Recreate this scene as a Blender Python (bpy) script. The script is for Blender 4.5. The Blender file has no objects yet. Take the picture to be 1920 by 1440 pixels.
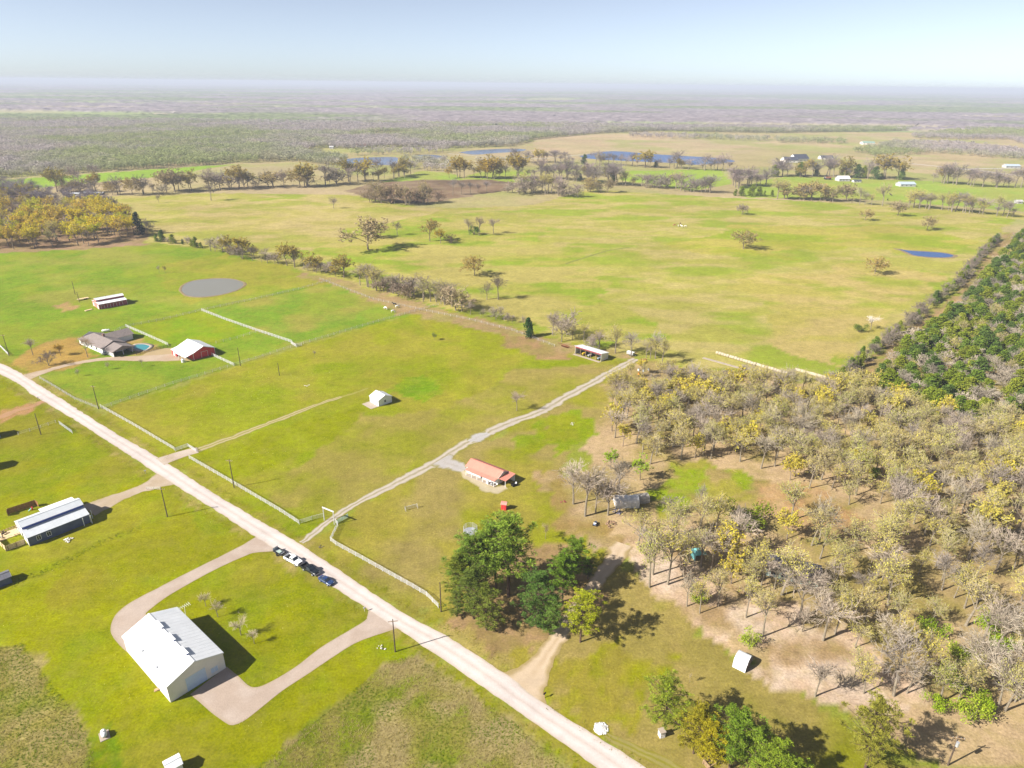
import bpy, bmesh, math, random
import numpy as np
from mathutils import Vector, Matrix

random.seed(7)
rng = np.random.default_rng(7)
SC = bpy.context.scene
COL = SC.collection

# ------------------------------------------------------------------ camera, sky, sun, exposure
H = 120.0                                  # drone height above the ground
FPX = 1280.0                               # focal length for a 1920 px wide frame
PITCH = math.atan(563 / FPX)
ROLL = math.atan(20 / 1920)
cam_d = bpy.data.cameras.new('camera')
cam = bpy.data.objects.new('camera', cam_d)
COL.objects.link(cam)
cam_d.sensor_width = 36.0
cam_d.lens = FPX / 1920 * 36.0
cam_d.clip_start = 1.0
cam_d.clip_end = 80000.0
cam.matrix_world = (Matrix.Translation((0, 0, H)) @ Matrix.Rotation(math.pi / 2 - PITCH, 4, 'X')
                    @ Matrix.Rotation(ROLL, 4, 'Z'))
SC.camera = cam

SUN_EL = math.radians(36.0)
SUN_DIR = Vector((-0.915, -0.403, 0)).normalized()          # horizontal direction towards the sun
world = bpy.data.worlds.new('World')
SC.world = world
world.use_nodes = True
wt = world.node_tree
for n in list(wt.nodes):
    wt.nodes.remove(n)
sky = wt.nodes.new('ShaderNodeTexSky')
sky.sky_type = 'NISHITA'
sky.sun_disc = False
sky.sun_elevation = SUN_EL
sky.sun_rotation = math.atan2(SUN_DIR.x, SUN_DIR.y)
sky.altitude = 200
sky.air_density = 0.5
sky.dust_density = 0.5
sky.ozone_density = 1.5
bg = wt.nodes.new('ShaderNodeBackground')
bg.inputs['Strength'].default_value = 0.0475
wo = wt.nodes.new('ShaderNodeOutputWorld')
hs = wt.nodes.new('ShaderNodeHueSaturation')                # the whole sky desaturated evenly, a little paler
hs.inputs['Saturation'].default_value = .62
wt.links.new(sky.outputs[0], hs.inputs['Color'])
wt.links.new(hs.outputs[0], bg.inputs['Color'])
wt.links.new(bg.outputs[0], wo.inputs['Surface'])

sun_d = bpy.data.lights.new('sun', 'SUN')
sun_d.energy = 3.3
sun_d.angle = math.radians(0.55)
sun_d.color = (1.0, 0.955, 0.88)
sun_o = bpy.data.objects.new('sun', sun_d)
COL.objects.link(sun_o)
to_sun = Vector((SUN_DIR.x * math.cos(SUN_EL), SUN_DIR.y * math.cos(SUN_EL), math.sin(SUN_EL)))
sun_o.rotation_euler = to_sun.to_track_quat('Z', 'Y').to_euler()
sun_o.location = (-200, -100, 300)

SC.view_settings.view_transform = 'Standard'
SC.view_settings.look = 'None'
SC.view_settings.exposure = 1.75
SC.view_settings.gamma = 1.0
SC.view_settings.use_curve_mapping = False
cy = SC.cycles
cy.max_bounces = 5
cy.diffuse_bounces = 2
cy.glossy_bounces = 2
cy.transmission_bounces = 3
cy.transparent_max_bounces = 6
cy.volume_bounces = 0
cy.caustics_reflective = False
cy.caustics_refractive = False
cy.sample_clamp_indirect = 4.0

# ------------------------------------------------------------------ surveying: where a line of sight meets the land
_c, _s = math.cos(ROLL), math.sin(ROLL)
_fw = np.array([0, math.cos(PITCH), -math.sin(PITCH)])
_up = np.array([0, math.sin(PITCH), math.cos(PITCH)])


def ray(px, py):
    u, v = px - 960.0, py - 720.0
    d = _fw * FPX + np.array([1.0, 0, 0]) * (u * _c + v * _s) - _up * (-u * _s + v * _c)
    return d / np.linalg.norm(d)


def G(px, py, z=0.0):
    d = ray(px, py)
    t = (H - z) / -d[2]
    return Vector((d[0] * t, d[1] * t, z))


def G2(pts, z=0.0):
    return np.array([[*G(p[0], p[1], z)[:2]] for p in pts])


def height_of(base, top):
    b = G(*base)
    d = ray(*top)
    k = (b.x * d[0] + b.y * d[1]) / (d[0] ** 2 + d[1] ** 2)
    return H + k * d[2]


def mpp(px, py):
    """metres across one photo pixel at a spot on the land"""
    b = G(px, py)
    return math.sqrt(b.x ** 2 + b.y ** 2 + H * H) / math.sqrt(FPX ** 2 + (px - 960) ** 2 + (py - 720) ** 2)


# ------------------------------------------------------------------ numeric noise
def _hash(ix, iy, seed):
    h = (ix.astype(np.int64) * 374761393 + iy.astype(np.int64) * 668265263 + seed * 974634211) & 0xffffffff
    h = ((h ^ (h >> 13)) * 1274126177) & 0xffffffff
    return ((h ^ (h >> 16)) & 0xffff) / 65535.0


def vnoise(x, y, seed=0):
    ix, iy = np.floor(x), np.floor(y)
    fx, fy = x - ix, y - iy
    fx = fx * fx * (3 - 2 * fx)
    fy = fy * fy * (3 - 2 * fy)
    a, b = _hash(ix, iy, seed), _hash(ix + 1, iy, seed)
    c, d = _hash(ix, iy + 1, seed), _hash(ix + 1, iy + 1, seed)
    return (a * (1 - fx) + b * fx) * (1 - fy) + (c * (1 - fx) + d * fx) * fy


def fbm(x, y, scale, seed=0, octv=4):
    s, a, t = 0, 1.0, 0
    x, y = x / scale, y / scale
    for i in range(octv):
        s = s + a * vnoise(x, y, seed + i * 17)
        t += a
        a *= .55
        x, y = x * 2.03 + 11.3, y * 2.03 + 5.7
    return s / t


def inpoly(x, y, poly):
    r = np.zeros(x.shape, bool)
    n = len(poly)
    j = n - 1
    for i in range(n):
        xi, yi = poly[i]
        xj, yj = poly[j]
        if yi != yj:
            r ^= ((yi > y) != (yj > y)) & (x < (xj - xi) * (y - yi) / (yj - yi) + xi)
        j = i
    return r


# ------------------------------------------------------------------ colour: real albedo from the colour a sunlit surface shows
K = 1.95


def lin(c):
    c = np.array(c, float) / 255.0
    return np.where(c <= .04045, c / 12.92, ((c + .055) / 1.055) ** 2.4)


def A(r, g, b, k=None):
    return np.minimum(lin((r, g, b)) / (k or K), .85)


# ------------------------------------------------------------------ materials
def new_mat(name):
    m = bpy.data.materials.new(name)
    m.use_nodes = True
    nt = m.node_tree
    for n in list(nt.nodes):
        nt.nodes.remove(n)
    out = nt.nodes.new('ShaderNodeOutputMaterial')
    return m, nt, out


def N(nt, t, **kw):
    n = nt.nodes.new(t)
    for k, v in kw.items():
        if k in n.inputs.keys() if not hasattr(n, k) else False:
            n.inputs[k].default_value = v
        elif hasattr(n, k):
            setattr(n, k, v)
    return n


def col4(c):
    return (float(c[0]), float(c[1]), float(c[2]), 1.0)


def noise_node(nt, scale, detail=3.0, rough=.55, coord=None):
    n = nt.nodes.new('ShaderNodeTexNoise')
    n.inputs['Scale'].default_value = scale
    n.inputs['Detail'].default_value = detail
    n.inputs['Roughness'].default_value = rough
    if coord is not None:
        nt.links.new(coord, n.inputs['Vector'])
    return n


def mixrgb(nt, fac, a, b, blend='MIX'):
    m = nt.nodes.new('ShaderNodeMix')
    m.data_type = 'RGBA'
    m.blend_type = blend
    for sock, v in ((0, fac), (6, a), (7, b)):
        if hasattr(v, 'links'):
            nt.links.new(v, m.inputs[sock])
        elif sock == 0:
            m.inputs[0].default_value = v
        else:
            m.inputs[sock].default_value = col4(v)
    return m.outputs[2]


def ramp(nt, fac, lo, hi, vlo=0.0, vhi=1.0):
    m = nt.nodes.new('ShaderNodeMapRange')
    m.inputs['From Min'].default_value = lo
    m.inputs['From Max'].default_value = hi
    m.inputs['To Min'].default_value = vlo
    m.inputs['To Max'].default_value = vhi
    nt.links.new(fac, m.inputs['Value'])
    return m.outputs[0]


MATS = {}


def mat(name, c, rough=.6, metal=0.0, var=.12, scale=1.5, spec=.3, bump=0.0, bscale=8.0, wear=None):
    """a painted / stone / wood / metal surface with weathering at its own scale"""
    if name in MATS:
        return MATS[name]
    m, nt, out = new_mat(name)
    b = nt.nodes.new('ShaderNodeBsdfPrincipled')
    b.inputs['Roughness'].default_value = rough
    b.inputs['Metallic'].default_value = metal
    b.inputs['Specular IOR Level'].default_value = spec
    geo = nt.nodes.new('ShaderNodeNewGeometry')
    n1 = noise_node(nt, scale, 4, .6, geo.outputs['Position'])
    c = np.array(c, float)
    f = ramp(nt, n1.outputs['Fac'], .3, .7)
    o = mixrgb(nt, f, c * (1 - var), np.minimum(c * (1 + var), .9))
    if wear is not None:
        n2 = noise_node(nt, scale * .35, 5, .7, geo.outputs['Position'])
        o = mixrgb(nt, ramp(nt, n2.outputs['Fac'], .55, .72, 0, .6), o, wear)
    nt.links.new(o, b.inputs['Base Color'])
    if bump:
        n3 = noise_node(nt, bscale, 4, .6, geo.outputs['Position'])
        bp = nt.nodes.new('ShaderNodeBump')
        bp.inputs['Strength'].default_value = bump
        bp.inputs['Distance'].default_value = .1
        nt.links.new(n3.outputs['Fac'], bp.inputs['Height'])
        nt.links.new(bp.outputs[0], b.inputs['Normal'])
    nt.links.new(b.outputs[0], out.inputs['Surface'])
    MATS[name] = m
    return m


def leaf_mat(name, tint_rng=.35, trans=.3):
    """foliage or twigs: colour of its own tree (object colour) with leaf to leaf variation"""
    m, nt, out = new_mat(name)
    oi = nt.nodes.new('ShaderNodeObjectInfo')
    geo = nt.nodes.new('ShaderNodeNewGeometry')
    n1 = noise_node(nt, .9, 3, .6, geo.outputs['Position'])
    v = ramp(nt, n1.outputs['Fac'], .3, .7, 1 - tint_rng, 1 + tint_rng)
    hv = nt.nodes.new('ShaderNodeHueSaturation')
    nt.links.new(oi.outputs['Color'], hv.inputs['Color'])
    nt.links.new(v, hv.inputs['Value'])
    rnd = ramp(nt, geo.outputs['Random Per Island'], 0, 1, .485, .515)
    nt.links.new(rnd, hv.inputs['Hue'])
    d = nt.nodes.new('ShaderNodeBsdfDiffuse')
    nt.links.new(hv.outputs[0], d.inputs['Color'])
    if trans:
        t = nt.nodes.new('ShaderNodeBsdfTranslucent')
        nt.links.new(hv.outputs[0], t.inputs['Color'])
        mx = nt.nodes.new('ShaderNodeMixShader')
        mx.inputs[0].default_value = trans
        nt.links.new(d.outputs[0], mx.inputs[1])
        nt.links.new(t.outputs[0], mx.inputs[2])
        nt.links.new(mx.outputs[0], out.inputs['Surface'])
    else:
        nt.links.new(d.outputs[0], out.inputs['Surface'])
    MATS[name] = m
    return m


def attr_mat(name, attr='Col', fine=((2.5, .12), (.5, .10)), rough=.9, bump=.25, bscale=2.0, spec=.1, hue=None):
    """ground-like surface: broad colours stored on the mesh, grain from noise at several sizes"""
    m, nt, out = new_mat(name)
    b = nt.nodes.new('ShaderNodeBsdfPrincipled')
    b.inputs['Roughness'].default_value = rough
    b.inputs['Specular IOR Level'].default_value = spec
    at = nt.nodes.new('ShaderNodeAttribute')
    at.attribute_name = attr
    geo = nt.nodes.new('ShaderNodeNewGeometry')
    o = at.outputs['Color']
    for i, (size, amp) in enumerate(fine):
        n = noise_node(nt, 1.0 / size, 4, .65, geo.outputs['Position'])
        v = ramp(nt, n.outputs['Fac'], .28, .72, 1 - amp, 1 + amp)
        o = mixrgb(nt, 1.0, o, (1, 1, 1), 'MULTIPLY')
        nd = o.node
        cb = nt.nodes.new('ShaderNodeCombineColor')
        for k in range(3):
            nt.links.new(v, cb.inputs[k])
        nt.links.new(cb.outputs[0], nd.inputs[7])
    if hue is not None:
        size, ca, amt = hue
        n = noise_node(nt, 1.0 / size, 5, .7, geo.outputs['Position'])
        o = mixrgb(nt, ramp(nt, n.outputs['Fac'], .45, .75, 0, amt), o, ca)
    nt.links.new(o, b.inputs['Base Color'])
    if bump:
        n3 = noise_node(nt, bscale, 5, .7, geo.outputs['Position'])
        bp = nt.nodes.new('ShaderNodeBump')
        bp.inputs['Strength'].default_value = bump
        bp.inputs['Distance'].default_value = .3
        nt.links.new(n3.outputs['Fac'], bp.inputs['Height'])
        nt.links.new(bp.outputs[0], b.inputs['Normal'])
    nt.links.new(b.outputs[0], out.inputs['Surface'])
    MATS[name] = m
    return m


# ------------------------------------------------------------------ mesh building
class MB:
    """collects faces of one mesh"""

    def __init__(self):
        self.v, self.f, self.m = [], [], []

    def quad(self, a, b, c, d, m=0):
        i = len(self.v)
        self.v += [tuple(a), tuple(b), tuple(c), tuple(d)]
        self.f.append((i, i + 1, i + 2, i + 3))
        self.m.append(m)

    def poly(self, pts, m=0):
        i = len(self.v)
        self.v += [tuple(p) for p in pts]
        self.f.append(tuple(range(i, i + len(pts))))
        self.m.append(m)
        return self

    def box(self, x0, x1, y0, y1, z0, z1, m=0, M=None):
        p = [(x0, y0, z0), (x1, y0, z0), (x1, y1, z0), (x0, y1, z0), (x0, y0, z1), (x1, y0, z1), (x1, y1, z1), (x0, y1, z1)]
        if M is not None:
            p = [tuple(M @ Vector(q)) for q in p]
        i = len(self.v)
        self.v += p
        for q in ((0, 3, 2, 1), (4, 5, 6, 7), (0, 1, 5, 4), (1, 2, 6, 5), (2, 3, 7, 6), (3, 0, 4, 7)):
            self.f.append(tuple(i + k for k in q))
            self.m.append(m)
        return self

    def extrude(self, poly, d, m=0):
        """closed planar polygon (3D points) pushed along vector d"""
        d = Vector(d)
        a = [Vector(p) for p in poly]
        b = [p + d for p in a]
        i = len(self.v)
        n = len(a)
        self.v += [tuple(p) for p in a] + [tuple(p) for p in b]
        self.f.append(tuple(range(i, i + n)))
        self.f.append(tuple(range(i + 2 * n - 1, i + n - 1, -1)))
        self.m += [m, m]
        for k in range(n):
            l = (k + 1) % n
            self.f.append((i + k, i + n + k, i + n + l, i + l))
            self.m.append(m)
        return self

    def tube(self, p, q, r0, r1, n=6, m=0, cap=True):
        p, q = Vector(p), Vector(q)
        d = (q - p)
        if d.length < 1e-6:
            return self
        d.normalize()
        a = d.orthogonal().normalized()
        b = d.cross(a)
        i = len(self.v)
        for c, r in ((p, r0), (q, r1)):
            for k in range(n):
                t = 2 * math.pi * k / n
                self.v.append(tuple(c + a * (math.cos(t) * r) + b * (math.sin(t) * r)))
        for k in range(n):
            l = (k + 1) % n
            self.f.append((i + k, i + l, i + n + l, i + n + k))
            self.m.append(m)
        if cap:
            self.f.append(tuple(i + n - 1 - k for k in range(n)))
            self.f.append(tuple(i + n + k for k in range(n)))
            self.m += [m, m]
        return self

    def loft(self, rings, m=0, cap=True):
        i = len(self.v)
        n = len(rings[0])
        for r in rings:
            self.v += [tuple(p) for p in r]
        for j in range(len(rings) - 1):
            for k in range(n):
                l = (k + 1) % n
                self.f.append((i + j * n + k, i + j * n + l, i + (j + 1) * n + l, i + (j + 1) * n + k))
                self.m.append(m)
        if cap:
            self.f.append(tuple(i + n - 1 - k for k in range(n)))
            self.f.append(tuple(i + (len(rings) - 1) * n + k for k in range(n)))
            self.m += [m, m]
        return self

    def mesh(self, name, mats, smooth=False):
        me = bpy.data.meshes.new(name)
        me.from_pydata(self.v, [], self.f)
        for mm in (mats if isinstance(mats, (list, tuple)) else [mats]):
            me.materials.append(mm)
        if any(self.m):
            me.polygons.foreach_set('material_index', self.m)
        if smooth:
            me.polygons.foreach_set('use_smooth', [True] * len(me.polygons))
        me.update()
        return me

    def build(self, name, mats, parent=None, smooth=False):
        return link(name, self.mesh(name, mats, smooth), parent)


def link(name, data, parent=None, loc=None, rz=None):
    o = bpy.data.objects.new(name, data)
    COL.objects.link(o)
    if parent is not None:
        o.parent = parent
    if loc is not None:
        o.location = loc
    if rz is not None:
        o.rotation_euler = (0, 0, rz)
    return o


def tag(o, label, cat, group=None, kind=None):
    if label:
        o['label'] = label
    if cat:
        o['category'] = cat
    if group:
        o['group'] = group
    if kind:
        o['kind'] = kind
    return o


def thing(name, label, cat, loc=(0, 0, 0), rz=0.0, group=None):
    o = bpy.data.objects.new(name, None)
    COL.objects.link(o)
    o.location = loc
    o.rotation_euler = (0, 0, rz)
    o.empty_display_size = .5
    return tag(o, label, cat, group)


def np_mesh(name, v, f, mats, cols=None, smooth=False):
    me = bpy.data.meshes.new(name)
    v = np.ascontiguousarray(v, np.float32)
    f = np.ascontiguousarray(f, np.int32)
    n = f.shape[1]
    me.vertices.add(len(v))
    me.vertices.foreach_set('co', v.ravel())
    me.loops.add(f.size)
    me.loops.foreach_set('vertex_index', f.ravel())
    me.polygons.add(len(f))
    me.polygons.foreach_set('loop_start', np.arange(0, f.size, n, dtype=np.int32))
    me.polygons.foreach_set('loop_total', np.full(len(f), n, np.int32))
    if smooth:
        me.polygons.foreach_set('use_smooth', np.ones(len(f), bool))
    me.update(calc_edges=True)
    for mm in (mats if isinstance(mats, (list, tuple)) else [mats]):
        me.materials.append(mm)
    if cols is not None:
        ca = me.color_attributes.new('Col', 'FLOAT_COLOR', 'POINT')
        c4 = np.ones((len(v), 4), np.float32)
        c4[:, :3] = cols
        ca.data.foreach_set('color', c4.ravel())
    return me

# ================================================================== THE LAND
def grid_mesh(t0, t1, dt, smax, ncol, off=160.0):
    nr = int(math.log((t1 + off) / (t0 + off)) / dt)
    yy = (t0 + off) * np.exp(np.linspace(0, math.log((t1 + off) / (t0 + off)), nr)) - off
    ss = np.linspace(-smax, smax, ncol)
    return yy, ss


def mixc(a, b, t):
    t = np.clip(t, 0, 1)[:, None]
    return a * (1 - t) + b * t


ZONES = []


def zone(px, fn, wob=1.5, wscale=9.0, world_pts=None):
    ZONES.append((G2(px) if world_pts is None else np.array(world_pts), fn, wob, wscale))


def two(ca, cb, scale, lo=.4, hi=.62, seed=1, cc=None, cscale=30, clo=.5, chi=.75, stretch=1.0):
    ca, cb = A(*ca), A(*cb)
    c3 = None if cc is None else A(*cc)

    def fn(x, y):
        n = fbm(x / stretch, y, scale, seed)
        c = mixc(np.tile(ca, (len(x), 1)), np.tile(cb, (len(x), 1)), (n - lo) / (hi - lo))
        if c3 is not None:
            n2 = fbm(x / stretch, y, cscale, seed + 50)
            c = mixc(c, np.tile(c3, (len(x), 1)), (n2 - clo) / (chi - clo))
        return c
    return fn


# open country far off (beyond the last pasture)
zone([(-900, 420), (2900, 440), (2900, 225), (-900, 200)], two((200, 182, 132), (182, 182, 108), 120, seed=3, cc=(212, 188, 148), cscale=260), 12, 60)
# far pasture beyond the hedgerow
zone([(-400, 480), (270, 455), (420, 470), (560, 505), (700, 545), (880, 585), (1190, 668), (1300, 690), (1560, 715), (1640, 650), (1800, 540),
      (1900, 410), (2300, 425), (1700, 385), (1380, 372), (1100, 355), (1000, 385), (800, 392), (660, 365), (400, 362), (100, 372), (-300, 400)],
     two((206, 190, 116), (188, 184, 86), 14, .42, .58, seed=5, cc=(168, 182, 62), cscale=34, clo=.57, chi=.66, stretch=2.0), 3, 20)
# greener drifts in it
zone([(560, 480), (640, 420), (830, 405), (1010, 425), (1090, 470), (1180, 560), (1210, 640), (1080, 640), (900, 580), (700, 530)],
     two((188, 184, 84), (160, 180, 54), 12, .46, .60, seed=8, cc=(202, 188, 106), cscale=28, clo=.48, chi=.58, stretch=2.0), 16, 34)
zone([(1220, 455), (1400, 425), (1700, 425), (1840, 450), (1800, 480), (1600, 470), (1400, 490)],
     two((182, 184, 66), (198, 186, 90), 15, .44, .58, seed=9, cc=(166, 182, 50), cscale=30, clo=.55, chi=.66, stretch=2.0), 14, 36)
zone([(1420, 520), (1640, 480), (1760, 520), (1690, 600), (1560, 700), (1430, 640)],
     two((212, 190, 118), (198, 186, 94), 14, seed=10, cc=(176, 182, 70), cscale=32, clo=.58, chi=.67, stretch=2.0), 14, 36)
zone([(240, 430), (420, 375), (640, 372), (830, 395), (700, 420), (560, 470), (420, 455)],
     two((210, 190, 124), (196, 184, 100), 15, seed=11, cc=(180, 180, 80), cscale=34, clo=.57, chi=.67, stretch=2.0), 12, 36)
# strips of meadow left far
zone([(-500, 385), (-500, 340), (0, 338), (230, 322), (440, 307), (330, 328), (100, 350), (0, 358)], two((160, 196, 60), (172, 198, 70), 60, seed=12), 4, 30)
zone([(330, 330), (440, 308), (560, 304), (640, 316), (630, 330), (480, 335)], two((202, 184, 140), (190, 184, 118), 50, seed=13), 4, 30)
zone([(860, 338), (900, 322), (990, 318), (1010, 340), (940, 350)], two((172, 192, 74), (186, 190, 90), 40, seed=14), 4, 30)
zone([(720, 340), (790, 320), (850, 325), (870, 338), (780, 345)], two((165, 195, 70), (182, 190, 90), 40, seed=15), 4, 30)
# dry marsh around the old pond bed
zone([(652, 357), (700, 343), (790, 337), (920, 337), (985, 345), (960, 357), (900, 364), (830, 378), (750, 382), (690, 372)],
     two((150, 122, 100), (172, 148, 122), 18, seed=16, cc=(122, 100, 84), cscale=24), 4, 14)
# far right farms
zone([(1000, 300), (1000, 258), (1150, 250), (1440, 252), (1460, 268), (1380, 290), (1100, 284)], two((216, 188, 150), (208, 188, 144), 80, seed=17, cc=(190, 184, 120), cscale=130, clo=.54, chi=.64), 6, 40)
zone([(1160, 320), (1350, 318), (1370, 345), (1300, 358), (1170, 338)], two((168, 196, 68), (176, 196, 78), 60, seed=18), 4, 30)
zone([(1380, 350), (1480, 330), (1700, 338), (1920, 350), (1960, 400), (1860, 392), (1600, 372), (1400, 372)], two((170, 194, 76), (182, 190, 86), 50, seed=19), 4, 30)
zone([(1450, 250), (1920, 246), (2100, 330), (1720, 325), (1500, 280)], two((212, 188, 144), (188, 186, 116), 70, seed=20, cc=(216, 190, 152), cscale=120), 6, 40)
# ranch fields: between the road and the hedgerow, left
zone([(-500, 500), (0, 470), (270, 452), (420, 473), (560, 508), (700, 548), (880, 590), (640, 600), (480, 672), (197, 765), (-10, 655), (-500, 660)],
     two((138, 168, 40), (158, 173, 48), 16, .42, .62, seed=21, cc=(172, 174, 72), cscale=44, clo=.52, chi=.68), 2.5, 14)
zone([(290, 500), (420, 470), (560, 508), (640, 540), (520, 545), (360, 565)], two((176, 172, 62), (160, 172, 46), 14, seed=22), 8, 20)
zone([(240, 612), (377, 582), (480, 621), (410, 642), (330, 648)], two((140, 172, 22), (158, 172, 31), 10, seed=23), 2, 10)
zone([(480, 620), (400, 582), (520, 550), (640, 530), (800, 575), (640, 625), (545, 645)], two((134, 167, 44), (154, 170, 52), 13, seed=24, cc=(174, 170, 74), cscale=30, clo=.55, chi=.7), 2, 12)
# field in the middle, from the road to the gravel track
zone([(190, 770), (480, 675), (820, 575), (900, 600), (1180, 668), (1020, 768), (860, 850), (720, 920), (600, 985), (560, 1016), (328, 880), (190, 800)],
     two((162, 167, 30), (172, 166, 54), 13, .42, .62, seed=25, cc=(150, 164, 18), cscale=32, clo=.5, chi=.66), 2, 10)
zone([(670, 780), (830, 770), (960, 700), (1180, 672), (1020, 768), (860, 850), (700, 930), (610, 970), (470, 912), (560, 860), (640, 820)],
     two((172, 160, 74), (160, 161, 44), 12, .42, .62, seed=26, cc=(180, 160, 92), cscale=24), 3, 12)
zone([(720, 740), (790, 700), (840, 720), (830, 745), (770, 752)], two((132, 168, 19), (150, 170, 25), 7, seed=27), 6, 12)
zone([(380, 850), (520, 800), (640, 765), (690, 775), (640, 815), (540, 865), (440, 900)], two((152, 158, 7), (158, 166, 19), 9, seed=28), 3, 10)
# strip of trodden clay beside the hedgerow
zone([(560, 512), (640, 525), (760, 560), (850, 585), (1000, 625), (1110, 655), (1190, 660), (1175, 676), (1060, 660), (960, 640), (860, 606), (740, 585), (640, 540), (560, 520)],
     two((190, 160, 116), (178, 164, 96), 7, seed=29), 3, 8)
zone([(925, 615), (1010, 640), (1080, 672), (1010, 672), (950, 648)], two((186, 150, 106), (170, 150, 90), 6, seed=30), 3, 8)
# right of the track: house lot
zone([(560, 1022), (634, 985), (700, 930), (860, 850), (1020, 768), (1190, 672), (1150, 720), (1120, 800), (1060, 860), (1040, 940), (1160, 1040), (1080, 1160),
      (1000, 1260), (840, 1180), (700, 1110)],
     two((174, 162, 66), (162, 164, 36), 10, .40, .60, seed=31, cc=(176, 158, 90), cscale=22, clo=.5, chi=.64), 2.5, 9)
zone([(960, 830), (1090, 760), (1130, 780), (1060, 850), (980, 850)], two((146, 168, 13), (158, 164, 25), 8, seed=32), 6, 10)
zone([(1000, 900), (1060, 870), (1130, 970), (1200, 1020), (1120, 1020), (1040, 980)], two((184, 152, 98), (172, 150, 82), 7, seed=33, cc=(206, 178, 140), cscale=12), 5, 8)
# the right side lot along the road
zone([(830, 1180), (860, 1150), (1130, 1060), (1250, 1100), (1330, 1190), (1440, 1260), (1580, 1345), (1700, 1440), (1900, 1500), (1900, 1640), (1210, 1450), (1010, 1318), (950, 1268)],
     two((182, 162, 92), (172, 156, 80), 10, seed=34, cc=(152, 152, 34), cscale=20, clo=.54, chi=.68), 3, 10)
zone([(1010, 1310), (1040, 1235), (1120, 1215), (1210, 1230), (1230, 1270), (1200, 1370), (1240, 1440), (1215, 1440), (1110, 1375)],
     two((164, 164, 22), (174, 160, 60), 6, .44, .56, seed=35, cc=(180, 160, 88), cscale=9, clo=.52, chi=.62), 9, 8)
zone([(850, 1150), (880, 1090), (1000, 1010), (1100, 1050), (1120, 1110), (1040, 1200), (960, 1250), (880, 1195)],
     two((188, 154, 112), (168, 142, 92), 6, seed=36), 4, 8)
# the wood floor
zone([(1120, 800), (1150, 715), (1210, 672), (1300, 692), (1540, 716), (1640, 745), (1800, 800), (2300, 800), (2300, 1500), (1760, 1440), (1570, 1340), (1440, 1255),
      (1330, 1190), (1235, 1105), (1165, 1020), (1060, 900), (1100, 850)],
     two((194, 168, 118), (172, 154, 90), 8, seed=37, cc=(214, 184, 142), cscale=18, clo=.46, chi=.62), 3, 9)
zone([(1160, 1010), (1240, 1000), (1420, 1130), (1620, 1180), (1730, 1290), (1640, 1350), (1570, 1340), (1440, 1255), (1330, 1190), (1225, 1100)],
     two((240, 214, 188), (228, 196, 164), 6, seed=38, cc=(190, 160, 116), cscale=12, clo=.55, chi=.7), 4, 8)
zone([(1195, 945), (1260, 880), (1330, 870), (1440, 905), (1440, 950), (1360, 930), (1290, 965), (1210, 965)], two((152, 170, 30), (172, 164, 66), 6, .44, .56, seed=39, cc=(178, 156, 96), cscale=10, clo=.54, chi=.64), 4, 9)
zone([(1430, 900), (1490, 905), (1620, 960), (1640, 1010), (1500, 1010), (1440, 980)], two((196, 156, 108), (206, 172, 126), 7, seed=40, cc=(164, 152, 74), cscale=14), 4, 9)
# cedar brake floor and the lane beside the hedge
zone([(1600, 740), (1570, 720), (1650, 655), (1740, 590), (1800, 545), (1880, 440), (2300, 380), (2300, 800), (1800, 800)],
     two((186, 156, 112), (170, 156, 90), 10, seed=41), 3, 10)
zone([(1590, 735), (1660, 680), (1720, 640), (1760, 580), (1800, 560), (1790, 590), (1760, 640), (1680, 720), (1620, 750)], two((206, 166, 124), (186, 164, 100), 7, seed=42), 3, 8)
# left wood floor
zone([(-600, 500), (-600, 350), (0, 352), (110, 372), (230, 392), (285, 445), (270, 460), (150, 468), (0, 474)], two((186, 152, 122), (172, 146, 106), 12, seed=43), 4, 12)
# left of the road: lawns
zone([(-700, 640), (0, 702), (60, 740), (160, 800), (294, 892), (322, 910), (475, 1004), (630, 1104), (746, 1180), (960, 1326), (1120, 1440), (1260, 1600), (-1500, 1700)],
     two((160, 162, 6), (148, 160, 14), 11, .40, .62, seed=44, cc=(162, 158, 40), cscale=22, clo=.52, chi=.70), 0.6, 5)
zone([(100, 1040), (300, 960), (470, 1005), (330, 1080), (220, 1120), (100, 1120)], two((158, 157, 23), (150, 153, 9), 7, seed=45, cc=(160, 152, 38), cscale=14), 6, 9)
# tall dry grass
zone([(-300, 1230), (0, 1210), (40, 1200), (80, 1260), (130, 1320), (165, 1370), (185, 1440), (170, 1560), (-400, 1560)],
     two((176, 160, 100), (164, 152, 78), 3, seed=46, cc=(138, 148, 34), cscale=8, clo=.55, chi=.72), 1.5, 5)
zone([(470, 1440), (560, 1370), (640, 1310), (730, 1235), (780, 1225), (830, 1260), (950, 1340), (1060, 1430), (1120, 1500), (1000, 1640), (400, 1560)],
     two((138, 152, 32), (160, 154, 70), 4, .40, .58, seed=47, cc=(182, 164, 110), cscale=12, clo=.52, chi=.62), 1.5, 5)
zone([(165, 1375), (200, 1360), (250, 1440), (200, 1500), (170, 1450)], two((120, 148, 12), (142, 150, 13), 2, seed=48), 1.5, 4)
# ranch yard, bare patches
zone([(10, 690), (60, 650), (140, 632), (180, 668), (130, 690), (60, 704)], two((204, 166, 88), (196, 160, 92), 6, seed=49, cc=(176, 152, 74), cscale=12), 2, 8)
zone([(95, 576), (130, 566), (148, 574), (140, 582), (105, 584)], two((206, 166, 116), (196, 170, 100), 4, seed=50), 2, 6)
zone([(0, 795), (0, 770), (30, 764), (85, 752), (90, 760), (40, 777)], two((206, 158, 112), (196, 152, 98), 4, seed=51), 1.2, 5)
zone([(225, 640), (262, 636), (330, 668), (255, 668)], two((204, 170, 112), (190, 168, 90), 4, seed=52), 1.5, 5)

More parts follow.
